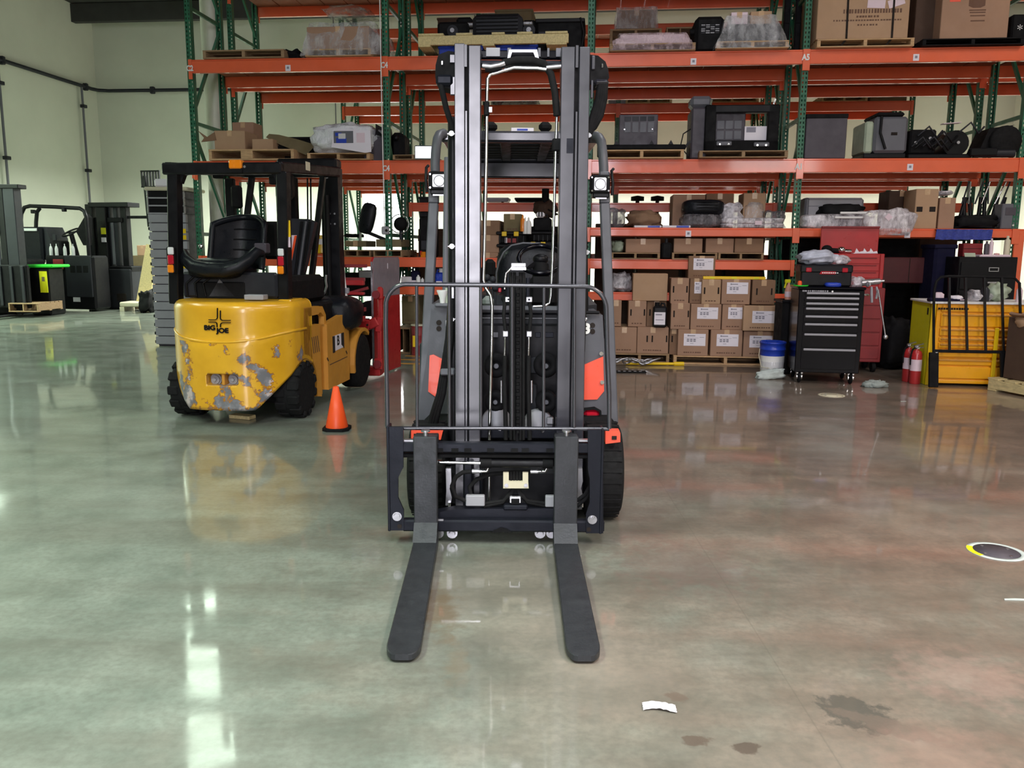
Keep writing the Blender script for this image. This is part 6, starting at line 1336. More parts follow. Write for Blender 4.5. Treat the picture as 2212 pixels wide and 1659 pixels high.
for (cx, cy) in ((x0+.06, .06), (x1-.07, .06), (x0+.06, D-.06), (x1-.07, D-.06)):
    c = t.p('caster', G().lathe([(.02, 0), (.062, .004), (.065, .015), (.062, .028), (.02, .032)], (cx-.016, cy, .065), 'x', 22), 'blackm')
    t.p('caster_fork', G().box(cx-.03, cx-.022, cy-.02, cy+.03, .06, zb_, .003).box(cx+.022, cx+.03, cy-.02, cy+.03, .06, zb_, .003).box(cx-.035, cx+.035, cy-.03, cy+.04, zb_-.02, zb_, .004).cyl((cx-.03, cy, .065), (cx+.03, cy, .065), .03, n=14), 'chrome', c)
t.p('side_handle', G().tube([(x1+.005, .06, zt_-.05), (x1+.05, .06, zt_-.05), (x1+.05, D-.06, zt_-.05), (x1+.005, D-.06, zt_-.05)], .012, 8), 'chrome')
TC = t; ztop = TC.oz + zt_ + .03
F2 = Fr(3.325, 8.655, .16)
t = case('tote_tool_box', (1731, 572, 1842, ztop), .08, .32, 'black', 'dark grey tote box with red latches on the black roller cabinet', 'tool box', .015, fr=F2)
t.p('lid', G().box(-t.W/2-.008, t.W/2+.008, -.01, .33, t.H*.62, t.H, .015), 'black')
for s_ in (-.36, .36): t.p('latch', G().box(t.W*s_*.98-.028, t.W*s_*.98+.028, -.024, -.008, t.H*.66, t.H*.86, .006), 'redl', label='red latch')
q = t.p('red_badge', G().prism([(-t.W*.14, t.H*.57), (t.W*.18, t.H*.57), (t.W*.18, t.H*.70), (-t.W*.11, t.H*.70)], -.014, -.008), 'redl', label='red badge with pale lettering'); g = G()
for k in range(8): g.box(-t.W*.09+k*.021, -t.W*.09+k*.021+.014, -.016, -.013, t.H*.61, t.H*.655)
t.p('badge_lettering', g, 'white', q); zz = t.oz + t.H
sack((1733, 541, 1812, zz), .08, .28, 'sheet', 'heap of pale plastic sheeting on the tote box', seed=60, amp=.4, e=.8, fr=F2, n=30, m=20); sack((1795, 552, 1840, zz), .1, .22, 'bag', 'clear crumpled bag at the right end of the tote box', seed=61, amp=.4, e=.8, fr=F2)
lone('blue_cloth', G().sph((0, .05, .02), (.08, .05, .025), 14, 8, .6, .6, .2, 4, 2, flat=-.02), 'blue', 'folded blue cloth on the front of the black cabinet top', 'cloth', F2, F2.px(1800, 622, .02)[0], -.01, ztop)
lone('green_tray', G().lathe([(.07, 0), (.08, .012), (.078, .014), (.001, .006)], n=20), 'ngreen', 'small green round tray at the left end of the black cabinet top', 'tray', F2, F2.px(1735, 618, .04)[0]-.02, .07, ztop); lone('orange_cap', G().lathe([(.022, 0), (.022, .03), (.015, .045), (.001, .045)], n=14), 'cone', 'orange bottle cap standing on the green tray', 'cap', F2, F2.px(1731, 610, .04)[0]-.01, .07, ztop+.012)
sack((1842, 600, 1872, ztop), .1, .2, 'bag', 'clear crumpled bag right of the dark tote box', seed=62, amp=.4, fr=F2)
t = T('spray_gun', 'silver impact wrench lying on the right edge of the black cabinet', 'tool', F2, F2.px(1888, 620, .1)[0]-.02, .12, ztop)
t.p('barrel', G().cyl((-.10, 0, .04), (.08, 0, .06), .035, .03, n=14).cyl((.08, 0, .06), (.12, 0, .065), .015, n=10), 'steel'); t.p('grip', G().bar((-.04, 0, .04), (-.07, -.12, .02), .035, .04, b=.01), 'mgrey'); t.p('trigger', G().bar((-.02, -.02, .03), (-.03, -.06, .02), .012, .014), 'chrome')
g = G().tube([(0, 0, 0), (0, -.02, -.06), (.01, -.02, -.16)], .014, 8).tube([(.05, 0, 0), (.06, -.02, -.05), (.05, -.02, -.12)], .012, 8); t.p('air_hose', g, 'lgrey')
a, b = F2.px(1901, 626, .0), F2.px(1917, 728, .0)
lone('pry_bar', G().tube([(0, 0, 0), (b[0]-a[0], 0, b[1]-a[1])], .008, 8).sph((b[0]-a[0], 0, b[1]-a[1]), (.025, .02, .025), 12, 8), 'steel', 'thin steel bar with a ball end hanging right of the black cabinet', 'bar', F2, a[0]-.02, -.005, a[1])
# spray bottle and dark stand left of the cabinet
t = case('trash_bin', (1692, 648, 1722, .001), 9.35, .3, 'blackm', 'narrow black bin between the cartons and the roller cabinet', 'bin', .02, fr=WD); t.p('rim', G().box(-t.W/2-.012, t.W/2+.012, -.012, .312, t.H-.03, t.H, .006), 'black'); q = t.p('paper_note', G().box(t.W*.1, t.W*.42, -.004, 0, t.H*.55, t.H*.85), 'lgrey'); t.p('paper_note', G().box(t.W*.1, t.W*.42, -.004, 0, t.H*.25, t.H*.4), 'lgrey')
t2 = T('spray_bottle', 'peach spray bottle with a fluorescent yellow trigger on the black bin', 'bottle', WD, WD.px(1706, 630, 9.4)[0], 9.45, t.oz+t.H)
t2.p('body', G().lathe([(.035, 0), (.038, .1), (.03, .14), (.014, .17), (.014, .19)], n=16), 'peach'); t2.p('trigger_head', G().box(-.045, .02, -.012, .012, .185, .225, .006).bar((-.03, 0, .19), (-.045, 0, .13), .012, .016), 'neon', label='fluorescent yellow trigger'); t2.p('label', G().lathe([(.0385, .03), (.0392, .09)], n=16), 'pinkl')
# buckets
def bucket(px, py, label, Yb_, towel):
    u, v = WD.fl(px, py); v = Yb_ or v
    t = T('bucket', label, 'bucket', WD, u, v+.14, .001); r0, r1, h = .118, .135, .235
    t.p('pail', G().lathe([(r0, 0), (r0+.002, .006), (r1*.985, h)], n=32), 'white'); 
    t.p('blue_band', G().lathe([(r1*.99, h-.002), (r1, h+.06), (r1*1.05, h+.062), (r1*1.05, h+.075), (r1*1.02, h+.08), (r1*1.02, h+.13), (r1*1.07, h+.132), (r1*1.07, h+.15), (r1*.98, h+.155), (r1*.9, h+.03)], n=32), 'blue', label='blue upper band and rim')
    t.p('bail', G().tube([(-r1*1.05, 0, h+.07), (-r1*1.22, -.05, h-.0), (-r1*1.1, -.11, h-.12), (-r1*.5, -r1*.95, h-.13)], .004, 6), 'beige')
    t.p('label', G().lathe([(r1*.945, .10), (r1*.97, .17)], n=32), 'clearl'); return t
bucket(1674, 816, 'white bucket with a blue band beside the cartons, towel at its foot', None, True); bucket(1714, 806, 'white bucket with a blue band half hidden by the roller cabinet', None, False)
for k in range(3):
    u, v = WD.fl(1709+4*k, 742); 
lone('umbrella_stick', G().tube([(0, 0, .1), (.0, .03, .55)], .006, 6).tube([(.05, 0, .1), (.04, .03, .5)], .006, 6), 'cloth', 'two thin sticks standing in the half-hidden bucket', 'sticks', WD, WD.fl(1712, 806)[0], WD.fl(1712, 806)[1]+.14, .02)
u, v = WD.fl(1668, 818); lone('floor_towel', G().sph((0, 0, .045), (.15, .06, .055), 26, 14, .7, .9, .45, 4, 70, flat=-.045).rot('Y', -.12, (0, 0, .03)), 'towel', 'pale green towel crumpled at the foot of the front bucket', 'towel', WD, u-.03, v-.02, .002)
u, v = WD.fl(1890, 836); lone('floor_rag', G().sph((0, 0, .02), (.12, .07, .045), 24, 12, .8, .9, .5, 5, 71, flat=-.02), 'cloth', 'grey-green rag dropped on the floor right of the roller cabinet', 'rag', WD, u, v, .002)
# red tool chest with its lid up, on a red cabinet
t = T('red_cabinet', 'dark red roller cabinet behind the black one', 'cabinet', WD, WD.px(1852, 700, 9.55)[0], 9.55, .001, turn=.12)
x0, x1, z0, z1 = t.rect(1795, 622, 1907, 786, 0); t.p('body', G().box(x0, x1, 0, .45, .12, z1, .008), 'redd'); 
for k in range(5): t.p('drawer', G().box(x0+.03, x1-.03, -.01, .0, .16+k*(z1-.2)/5, .14+(k+1)*(z1-.2)/5, .004), 'redd')
for sx_ in (x0+.06, x1-.06): t.p('caster', G().cyl((sx_-.02, .06, .06), (sx_+.02, .06, .06), .058, n=18), 'blackm'); t.p('caster', G().cyl((sx_-.02, .38, .06), (sx_+.02, .38, .06), .058, n=18), 'blackm')
zc_ = t.oz+z1; F3 = Fr(t.ox, t.oy, .12)
t = T('red_tool_chest', 'red tool chest with its lid raised, on the dark red cabinet', 'tool chest', F3, F3.px(1850, 580, .02)[0], .02, zc_)
x0, x1, z0, z1 = t.rect(1798, 548, 1908, 620, 0)
t.p('body', G().box(x0, x1, 0, .4, 0, z1, .008), 'red')
for k in range(4): q = t.p('drawer', G().box(x0+.04, x1-.05, -.008, .0, .03+k*(z1-.06)/4, .02+(k+1)*(z1-.06)/4, .004), 'red'); t.p('drawer_pull', G().box(x0+.06, x1-.08, -.018, -.006, .006+(k+1)*(z1-.06)/4, .018+(k+1)*(z1-.06)/4, .003), 'redd', q)
a0, a1, b0, b1 = t.rect(1772, 489, 1897, 549, .42); lid = t.p('lid', G().box(a0, a1, .40, .43, b0, b1, .006), 'red'); t.p('lid_lip', G().box(a0, a1, .37, .40, b1-.02, b1, .004), 'redd', lid); t.p('corner_post', G().box(x1-.045, x1, -.014, .02, 0, z1, .006), 'red')
zt3 = t.oz+z1
for k, (x, s_, m, lb) in enumerate(((1787, .06, 'blackm', 'round black grinder head on the red chest'), (1818, .05, 'chrome', 'shiny metal ratchet on the red chest'))): lone('hand_tool', G().sph((0, 0, s_*.8), (s_, s_, s_*.8), 14, 10).cyl((0, 0, s_*.6), (s_*2.2, 0, s_*.5), s_*.5, n=12), m, lb, 'tool', F3, F3.px(x, 540, .1)[0], .12, zt3)
for k, x in enumerate((1855, 1872, 1886)): lone('paper_scrap', G().prism([(-.05, 0), (.05, .0), (.04, .03), (.0, .02), (-.03, .06)], 0, .01).box(-.06, .05, 0, .12, 0, .008), 'paper', ['left torn white paper on the red chest', 'middle torn white paper on the red chest', 'right torn white paper on the red chest'][k], 'paper', F3, F3.px(x, 547, .06)[0], .05+.003*k, zt3+.001*k)
# dim things under the lower beam
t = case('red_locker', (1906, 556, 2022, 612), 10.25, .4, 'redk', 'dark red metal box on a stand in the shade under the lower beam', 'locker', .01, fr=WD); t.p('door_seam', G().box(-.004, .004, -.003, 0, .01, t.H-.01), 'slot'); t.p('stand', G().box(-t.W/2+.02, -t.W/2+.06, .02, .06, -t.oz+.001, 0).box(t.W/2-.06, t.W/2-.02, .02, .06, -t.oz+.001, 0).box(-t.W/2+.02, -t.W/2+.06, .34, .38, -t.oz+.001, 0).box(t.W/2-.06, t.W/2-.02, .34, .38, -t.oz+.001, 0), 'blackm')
sack((1918, 690, 1985, .001), 9.7, .4, 'blackm', 'big black refuse sack on the floor between the red cabinet and the yellow one', seed=72, amp=.25, fr=WD, cat='bag', name='refuse_sack', n=26, m=18)
t = case('blue_drum', (2022, 528, 2068, .001), 10.0, .35, 'dblue', 'tall dark blue bin in the shade left of the filing cabinet', 'bin', .03, fr=WD); t.p('lid', G().box(-t.W/2-.01, t.W/2+.01, -.01, .36, t.H-.05, t.H, .01), 'dblue')
u0, u1, z0, z1 = RK.rect(2020, 501, 2142, 516, -.06)
lone('blue_tarp', G().grid(lambda a, b: ((a-.5)*(u1-u0), -.03+.006*math.sin(a*40)-.02*b, b*(z1-z0+.04)-.01+.008*noise.noise(Vector((a*12, b*3, 0)))), 40, 5).grid(lambda a, b: ((a-.5)*(u1-u0), -.05+.35*b, z1-z0+.03), 20, 3), 'tarp', 'strip of blue tarpaulin folded over the lower beam', 'tarp', RK, (u0+u1)/2, -.04, z0)
u, z = RK.px(2198, 555, -.03); RA.p('column_guard', G().box(u-.055, u+.055, -.035, -.003, .3, 1.6, .006), 'orange')
t = T('filing_cabinet', 'black filing cabinet with a pale label holder behind the yellow cabinet', 'cabinet', WD, WD.px(2128, 600, 9.6)[0], 9.6, .001, turn=.1)
x0, x1, z0, z1 = t.rect(2066, 555, 2192, 700, 0); t.p('body', G().box(x0, x1, 0, .6, 0, z1, .006), 'black')
for k in range(3): zz0 = z1-.05-(k+1)*.33; q = t.p('drawer', G().box(x0+.02, x1-.02, -.015, 0, zz0+.01, zz0+.32, .005), 'black'); a = (x0+x1)/2+.06; g = G(); [g.box(a-.05, a+.05, -.022, -.014, zz0+zq, zz0+zq+.008) for zq in (.215, .255)]; [g.box(a+xq-.004, a+xq+.004, -.022, -.014, zz0+.215, zz0+.263) for xq in (-.05, .05)]; t.p('label_holder', g, 'steel', q); t.p('handle', G().box(a-.06, a+.06, -.03, -.014, zz0+.08, zz0+.10, .004), 'steel', q)
zf = t.oz+z1; F4 = Fr(t.ox, t.oy, .1)
for k, (x, r, h, m, lb) in enumerate(((2133, .026, .16, 'navy', 'brown aerosol can on the filing cabinet'), (2145, .022, .19, 'pinkl', 'tall white tube on the filing cabinet'), (2181, .032, .22, 'beige', 'cream spray can at the right end of the filing cabinet'))): lone('aerosol_can', G().lathe([(r, 0), (r, h*.75), (r*.8, h*.8), (r*.45, h*.84), (r*.45, h), (.001, h)], n=16), m, lb, 'can', F4, F4.px(x, 550, .1)[0], .14+.02*k, zf+.02)
lone('pink_cap', G().lathe([(.03, 0), (.03, .02), (.001, .025)], n=14), 'pink', 'small pink lid beside the white tube', 'lid', F4, F4.px(2151, 550, .1)[0], .08, zf+.02); lone('paper_card', G().box(-.06, .06, 0, .004, 0, .05).rot('X', -.5), 'mint', 'pale green card leaning on the filing cabinet', 'card', F4, F4.px(2097, 552, .05)[0], .06, zf)
lone('paper_stack', G().box(-.17, .17, 0, .2, 0, .02, .003).box(-.15, .16, .01, .19, .02, .026), 'pinkl', 'low stack of pale papers on the filing cabinet', 'papers', F4, F4.px(2150, 553, .05)[0], .05, zf); t = case('red_book_box', (2082, 526, 2124, zf), .3, .15, 'redd', 'dark red box standing behind the papers on the filing cabinet', 'box', .006, fr=F4); t.p('lid_line', G().box(-t.W/2-.002, t.W/2+.002, -.003, 0, t.H*.6, t.H*.63), 'slot')
# yellow tool cabinet
YFr = Fr(4.36, 8.635, .135)
t = T('yellow_cabinet', 'yellow drawer cabinet with a neon-yellow left side', 'cabinet', YFr, .45, 0, .001)
x0 = YFr.px(2006, 740, 0)[0]-.45; x1 = x0 + 1.22; zt_ = YFr.px(2080, 657, 0)[1]
t.p('body', G().box(x0+.06, x1, .02, .58, .02, zt_, .006), 'yellow'); t.p('left_side', G().box(x0, x0+.012, .0, .6, .0, zt_, .003), 'neon', label='fluorescent yellow side panel'); t.p('corner_post', G().box(x0+.0, x0+.045, -.005, .03, .0, zt_, .004), 'yel2'); t.p('side_clip', G().box(x0-.004, x0, .08, .11, zt_-.12, zt_-.05), 'slot')
t.p('worktop', G().box(x0-.02, x1, -.02, .62, zt_, zt_+.022, .004), 'white', label='white top')
ln = [664, 677, 709, 729, 741, 756, 775, 792, 821, 836]
for k in range(len(ln)-1):
    z1 = YFr.px(2080, ln[k], 0)[1]; z0 = max(.02, YFr.px(2080, ln[k+1]-2, 0)[1]); q = t.p('drawer', G().box(x0+.10, x1-.06, -.006, .02, z0+.006, z1-.004, .004), 'yellow')
    if k not in (0, 7, 8): t.p('drawer_pull', G().box(x0+.11, x1-.07, -.02, -.004, z1-.028, z1-.010, .004), 'bigy2', q)
g = G(); a = t.px(2058, 667, -.01)
for k in range(12): g.box(a[0]-.14+k*.025, a[0]-.14+k*.025+.019, -.012, -.006, a[1]-.010, a[1]+.010)
t.p('maker_strip', g, 'slot'); xs = t.px(2146, 780, -.01)[0]; t.p('front_strip', G().box(xs-.02, xs+.02, -.03, -.006, .05, t.px(2146, 708, 0)[1], .004), 'yel2')
zy = t.oz+zt_+.022
for k, (x, w, h, m, lb, n_) in enumerate(((2029, .05, .09, 'pinkl', 'white tape roll on the yellow cabinet, far left', 'tape_roll'), (2128, .045, .15, 'dgrey', 'dark spray can on the yellow cabinet', 'spray_can'), (2203, .03, .15, 'pinkl', 'white tube at the right end of the yellow cabinet', 'tube'))): lone(n_, G().lathe([(w, 0), (w, h*.8), (w*.7, h*.9), (w*.5, h), (.001, h)], n=18), m, lb, 'can', YFr, YFr.px(x, 645, .1)[0], .12, zy)
t = case('wipes_box', (2052, 645, 2086, zy), .08, .12, 'dblue', 'dark blue wipes box with a white tissue on the yellow cabinet', 'box', .01, fr=YFr); t.p('tissue', G().sph((0, .05, t.H), (t.W*.4, .05, .03), 16, 8, .8, .8, .4, 5, 3), 'paper'); t.p('white_tag', G().box(t.W*.15, t.W*.45, -.003, 0, t.H*.4, t.H*.7), 'pinkl')
sack((2105, 628, 2150, zy), .1, .2, 'bag', 'pale translucent bag on the yellow cabinet', seed=80, amp=.4, fr=YFr); sack((2140, 612, 2190, zy), .08, .2, 'mint', 'pale green bag standing on the yellow cabinet', seed=81, amp=.4, e=.9, fr=YFr); lone('parts_tray', G().box(-.1, .1, 0, .1, 0, .03, .006).box(-.09, .09, .01, .09, .03, .034), 'dblue', 'small dark tray at the front of the yellow cabinet top', 'tray', YFr, YFr.px(2030, 655, -.0)[0], -.01, zy)
# cage leaning on it
t = T('load_cage', 'black load backrest cage leaning against the yellow cabinet', 'cage', YFr, .5, -.12, .001)
vt, vb = .03, -.08
cv = lambda x, y: (lambda p: (p[0], vb + (vt-vb)*max(0, p[1])/1.0, p[1]))(t.px(x, y, 0))
hp = [(2013, 800), (2014, 755), (2018, 660), (2021, 625), (2026, 608), (2036, 599), (2052, 597), (2120, 598), (2195, 600), (2206, 612), (2204, 700)]
t.p('hoop', G().tube([cv(*p) for p in hp], .014, 8), 'blackm')
for (xa, xb) in ((2054, 2048), (2089, 2086), (2130, 2126), (2168, 2164)): t.p('cage_bar', G().bar(cv(xa, 600), cv(xb, 757), .02, .026, up=(0, 1, 0)), 'black')
t.p('bottom_bar', G().bar(cv(2013, 757), cv(2190, 760), .03, .03, b=.004), 'blackm'); t.p('white_stop', G().cyl(cv(2019, 760), cv(2019, 765), .02, n=14), 'white'); t.p('left_foot', G().bar(cv(2014, 760), cv(2010, 834), .09, .04, up=(0, 1, 0), b=.006), 'blackm'); t.p('right_foot', G().bar(cv(2162, 760), cv(2160, 835), .05, .04, up=(0, 1, 0), b=.006), 'blackm')
# extinguishers
for k, (x, y) in enumerate(((1966, 826), (1982, 831))):
    u, v = WD.fl(x, y); t = T('fire_extinguisher', ['red fire extinguisher standing left and slightly behind its twin', 'red fire extinguisher standing right, nearest the yellow cabinet'][k], 'extinguisher', WD, u, v+.07, .001); r = .056
    t.p('cylinder', G().lathe([(r*.9, 0), (r, .01), (r, .31), (r*.8, .345), (r*.35, .36), (r*.3, .375)], n=24), 'red'); t.p('label', G().lathe([(r+.001, .14), (r+.001, .26)], n=24), 'pinkl', label='white label band'); q = t.p('valve', G().cyl((0, 0, .37), (0, 0, .40), .018, n=12).bar((-.03, 0, .40), (.06, 0, .425), .02, .012).bar((-.03, 0, .39), (.06, 0, .385), .02, .01), 'steel'); t.p('gauge', G().cyl((0, -.03, .385), (0, -.015, .385), .014, n=12), 'chrome', q); t.p('hose', G().tube([(-.02, 0, .385), (-.05, 0, .36), (-.065, 0, .28), (-.06, 0, .2)], .009, 6), 'blackm')
# pallet and carton cut by the right edge
PF = Fr(4.845, 8.279, -.283)
t = T('crate_pallet', 'pale raw wooden pallet at the right edge of the picture', 'pallet', PF, .55, -1.05, .001)
for k in range(6): t.p('deck_board', G().box(-.55, .55, k*.2, k*.2+.13, .11, .13, .003), 'wood3')
for x in (-.53, 0, .53): t.p('stringer', G().box(x-.02, x+.02, 0, 1.12, .02, .11, .003), 'wood3')
for y in (0, .5, 1.02): t.p('bottom_board', G().box(-.55, .55, y, y+.1, 0, .02, .002), 'wood3')
t = T('dark_carton', 'dark brown carton with curled top flaps at the right edge of the picture', 'box', PF, .58, -.95, .132)
t.p('body', G().box(-.48, .5, 0, .95, 0, .62, .01), 'cardd'); t.p('flap', G().grid(lambda a, b: (-.48-.05*math.sin(b*2.6), .05+.85*a, .62+.06*b-.02*math.sin(a*9)*b), 14, 6), 'card3'); t.p('torn_liner', G().sph((-.44, .8, .58), (.06, .1, .08), 14, 10, 1, 1, .4, 5, 5), 'card2'); t.p('flap', G().box(-.46, .48, .02, .4, .62, .625), 'cardd')
# ================================================================ floor details
for k, (x, y, r, lb) in enumerate(((1796, 854, .125, 'round white floor cover in front of the roller cabinet'), (2152, 1192, .125, 'round floor cover with a white and yellow painted ring at the right edge'))):
    u, v = WD.fl(x, y); t = T('floor_cover', lb, 'cover', WD, u, v, .001); t.p('lid', G().lathe([(r*.78, 0), (r*.78, .003), (.001, .003)], n=32), 'beige' if k == 0 else 'navy'); t.p('painted_ring', G().lathe([(r, 0), (r, .002), (r*.8, .002), (r*.8, 0)], n=40), 'beige' if k == 0 else 'towel')
    if k: t.p('yellow_paint', G().prism([(-r*math.cos(q), r*math.sin(q)) for q in (-.5, -.2, .1, .4, .7)] + [(-r*.72*math.cos(q), r*.72*math.sin(q)) for q in (.7, .4, .1, -.2, -.5)], .0, .0026, 'z'), 'neon')
    for q in range(4): t.p('cover_screw', G().cyl((r*.6*math.cos(q*PI/2+.4), r*.6*math.sin(q*PI/2+.4), .003), (r*.6*math.cos(q*PI/2+.4), r*.6*math.sin(q*PI/2+.4), .005), .008, n=8), 'steel')
u, v = WD.fl(1424, 1530); lone('tape_scrap', G().grid(lambda a, b: ((a-.5)*.10*(1+.02*math.sin(b*20)), (b-.5)*.042+.006*math.sin(a*5), .003+.006*abs(noise.noise(Vector((a*5, b*3, 2))))+.004*math.sin(a*PI)), 20, 8), 'paper', 'crumpled strip of white tape lying on the bare floor', 'tape', WD, u, v, .001, turn=.06)
for k, (x, y, s_) in enumerate(((2195, 1296, .05), (1955, 868, .02), (1953, 869, .015))): u, v = WD.fl(x, y); lone('paint_fleck', G().prism([(-s_, -.006), (s_*.8, -.01), (s_, .004), (0, .01), (-s_*.9, .006)], 0, .002, 'z'), 'towel', ['white paint smear on the floor at the right edge', 'small white paint fleck in front of the extinguishers', 'second small paint fleck in front of the extinguishers'][k], 'paint', WD, u, v+.02*k, .001)
# broom pole and chain heap by the floor pallets
a, b = WD.fl(1352, 789), WD.fl(1477, 790)
lone('yellow_pole', G().tube([(0, 0, .02), (b[0]-a[0], b[1]-a[1], .02)], .017, 10).cyl((b[0]-a[0]-.12, b[1]-a[1], .02), (b[0]-a[0], b[1]-a[1], .02), .026, n=12), 'yel2', 'yellow pole lying on the floor along the floor pallets', 'pole', WD, a[0], a[1], .002)
u, v = WD.fl(1358, 806); t = T('rubber_mat', 'black ribbed rubber mat with holes on the floor behind the black forklift', 'mat', WD, u, v, .001, turn=.05)
t.p('mat', G().box(-.26, .2, 0, .12, 0, .015, .004), 'blackm')
for k in range(7): t.p('mat_slot', G().box(-.24+k*.06, -.21+k*.06, .02, .06, .015, .017), 'lgrey')
u, v = WD.fl(1362, 792); g = G()
for k in range(9): a_ = k*.7; g.tube([(.06*k-.22+(.05+.02*(k % 3))*math.cos(q*PI/4), .03*math.sin(a_)+.03*math.sin(q*PI/4), .045+.025*math.sin(q*PI/4+k)+.01*(k % 3)) for q in range(8)], .011, 6, closed=True)
lone('chain_heap', g, 'steel', 'short heap of steel chain lying on the rubber mat', 'chain', WD, u+.0, v+.02, .012)
# ================================================================ hanging power cord
u, z = RK.px(836, 498, -.22); zc2 = ZC
t = T('power_cord', 'white power cord hanging from the roof with an outlet box, before the second green post', 'cord', RK, u-.02, -.22, z-.04)
t.p('outlet_box', G().box(-.045, .045, -.03, .03, -.01, .09, .012), 'lgrey'); t.p('outlet_face', G().cyl((.02, -.034, .04), (.02, -.03, .04), .018, n=12), 'slot')
t.p('cable', G().tube([(-.01, 0, .09), (-.015, 0, .8), (-.02, 0, 1.8), (-.02, .0, ZC-z)], .0065, 8), 'white')
# ================================================================ left: stacked bins and parked machines
t = T('bin_stack', 'tall stack of grey drawers with open black shelves on top, behind the yellow forklift', 'drawers', WD, WD.px(368, 580, 11.7)[0], 11.7, .001, turn=.05)
x0, x1, z0, z1 = t.rect(328, 412, 408, 740, 0); n = 15
zg_ = t.px(368, 462, 0)[1]
t.p('carcass', G().box(x0+.02, x1-.02, .02, .55, 0, z1, .006), 'navy')
for k in range(n): za = .02+(zg_-.02)*k/n; t.p('drawer', G().box(x0, x1, -.02+.012*(k % 2), .05, za+.004, za+(zg_-.02)/n-.006, .006), 'lgrey')
for k in range(n): za = .02+(zg_-.02)*k/n; t.p('side_notch', G().box(x0-.014, x0+.0, -.01, .03, za+.02, za+.06, .002), 'blackm')
for k in range(3): za = zg_+(z1-zg_)*k/3; t.p('open_shelf', G().box(x0, x1, -.02, .5, za, za+.015).box(x0+.01, x1-.01, .0, .02, za+.015, za+(z1-zg_)/3), 'black'); t.p('shelf_edge', G().box(x0, x1, -.026, -.018, za-.004, za+.016), 'lgrey')
for s_ in (x0, x1-.02): t.p('corner_rail', G().box(s_, s_+.02, -.03, .0, zg_, z1, .004), 'steel')
for (x, y) in ((396, 499), (397, 513), (396, 560), (397, 575)): a = t.px(x, y, -.03); t.p('price_sticker', G().box(a[0]-.035, a[0]+.035, -.03, -.026, a[1]-.03, a[1]+.03), 'yel2')
t.p('top_cover', G().box(x0-.03, x1+.06, -.04, .55, z1, z1+.05, .015), 'beige'); t.p('paper_pile', G().box(x0+.1, x0+.36, 0, .3, z1+.05, z1+.16, .02), 'paper')
# stand-up stacker
SF = Fr(*WD.fl(245, 668), .25)
t = T('stand_up_stacker', 'dark stand-up stacker with a tall mast and a raised slatted carriage, by the left wall', 'stacker', SF, 0, 0, .002)
def tb(name, x0, y0, x1, y1, v, d, mat, b=.01, parent=None, label=None): q = t.rect(x0, y0, x1, y1, v); return t.p(name, G().box(q[0], q[1], v, v+d, q[2], q[3], b), mat, parent, label)
tb('power_unit', 236, 580, 285, 667, .0, .4, 'dgrey', .03); tb('unit_top', 236, 575, 284, 588, .02, .6, 'black', .02); tb('step_recess', 252, 634, 272, 650, -.01, .02, 'slot', .01)
for (x0, x1) in ((190, 205), (213, 233)): tb('mast_rail', x0, 441, x1, 660, .05, .2, 'black')
tb('mast_plate', 205, 470, 213, 660, .12, .1, 'blackm'); tb('mast_head', 189, 437, 275, 447, .0, .4, 'black', .01)
for (x0, x1) in ((233, 240), (247, 255), (262, 275)): tb('inner_rail', x0, 447, x1, 575, .15, .15, 'dgrey' if x0 < 260 else 'black')
tb('cross_head', 228, 470, 262, 480, .1, .1, 'blackm'); tb('cylinder', 241, 480, 247, 572, .14, .06, 'mgrey')
tb('green_sticker', 218, 492, 228, 506, .04, .01, 'neon', .0); tb('white_sticker', 219, 513, 229, 523, .04, .01, 'paper', .0)
a = t.px(220, 660, 0); t.p('load_wheel', G().lathe([(.02, 0), (.13, 0), (.14, .02), (.14, .1), (.13, .12), (.02, .12)], (a[0], -.05, .14), 'y', 28), 'black'); t.p('wheel_ring', G().lathe([(.112, -.002), (.128, -.002), (.128, .004), (.112, .004)], (a[0], -.05, .14), 'y', 28), 'lgrey')
tb('base', 190, 640, 240, 668, .0, .4, 'blackm', .02)
bm = tb('carriage_boom', 275, 466, 322, 472, .2, .08, 'blackm', .005)
a, b = t.px(313, 380, .2), t.px(324, 490, .2); t.p('carriage_upright', G().bar((a[0], .2, a[1]), (b[0], .2, b[1]), .05, .1, up=(0, 1, 0)), 'black', bm)
q = t.rect(307, 368, 344, 405, .2)
for k in range(7): xx = q[0]+(q[1]-q[0])*k/6; t.p('carriage_slat', G().box(xx-.015, xx+.015, .18, .22, q[2], q[3]), 'black', bm)
t.p('carriage_rim', G().box(q[0]-.02, q[1]+.02, .18, .22, q[3]-.03, q[3]).box(q[0]-.02, q[1]+.02, .18, .22, q[2], q[2]+.03), 'black', bm)
# tow tractor with a hoop guard
DF = Fr(*WD.fl(150, 672), .2)
t = T('tow_tractor', 'dark sit-on truck with a tubular hoop guard, parked by the left wall', 'tractor', DF, 0, 0, .002)
hp = [(44, 560), (44, 490), (46, 462), (53, 448), (65, 445), (120, 447), (172, 450), (182, 456), (187, 470), (191, 530), (194, 570)]
t.p('hoop_guard', G().tube([(lambda q: (q[0], .25, q[1]))(t.px(x, y, .25)) for x, y in hp], .042, 10), 'black'); t.p('hoop_post', G().tube([(lambda q: (q[0], .3, q[1]))(t.px(x, y, .3)) for x, y in ((86, 450), (80, 458), (78, 480), (77, 520))], .04, 10), 'black')
for x, y in ((70, 455), (137, 451)): q = t.px(x, y, .2); t.p('guard_lug', G().box(q[0]-.04, q[0]+.04, .18, .26, q[1]-.06, q[1]+.02, .01), 'black')
tb('backrest', 47, 490, 90, 570, .25, .12, 'vinyl', .04); tb('white_strip', 46, 493, 78, 499, .2, .03, 'clearl', .004)
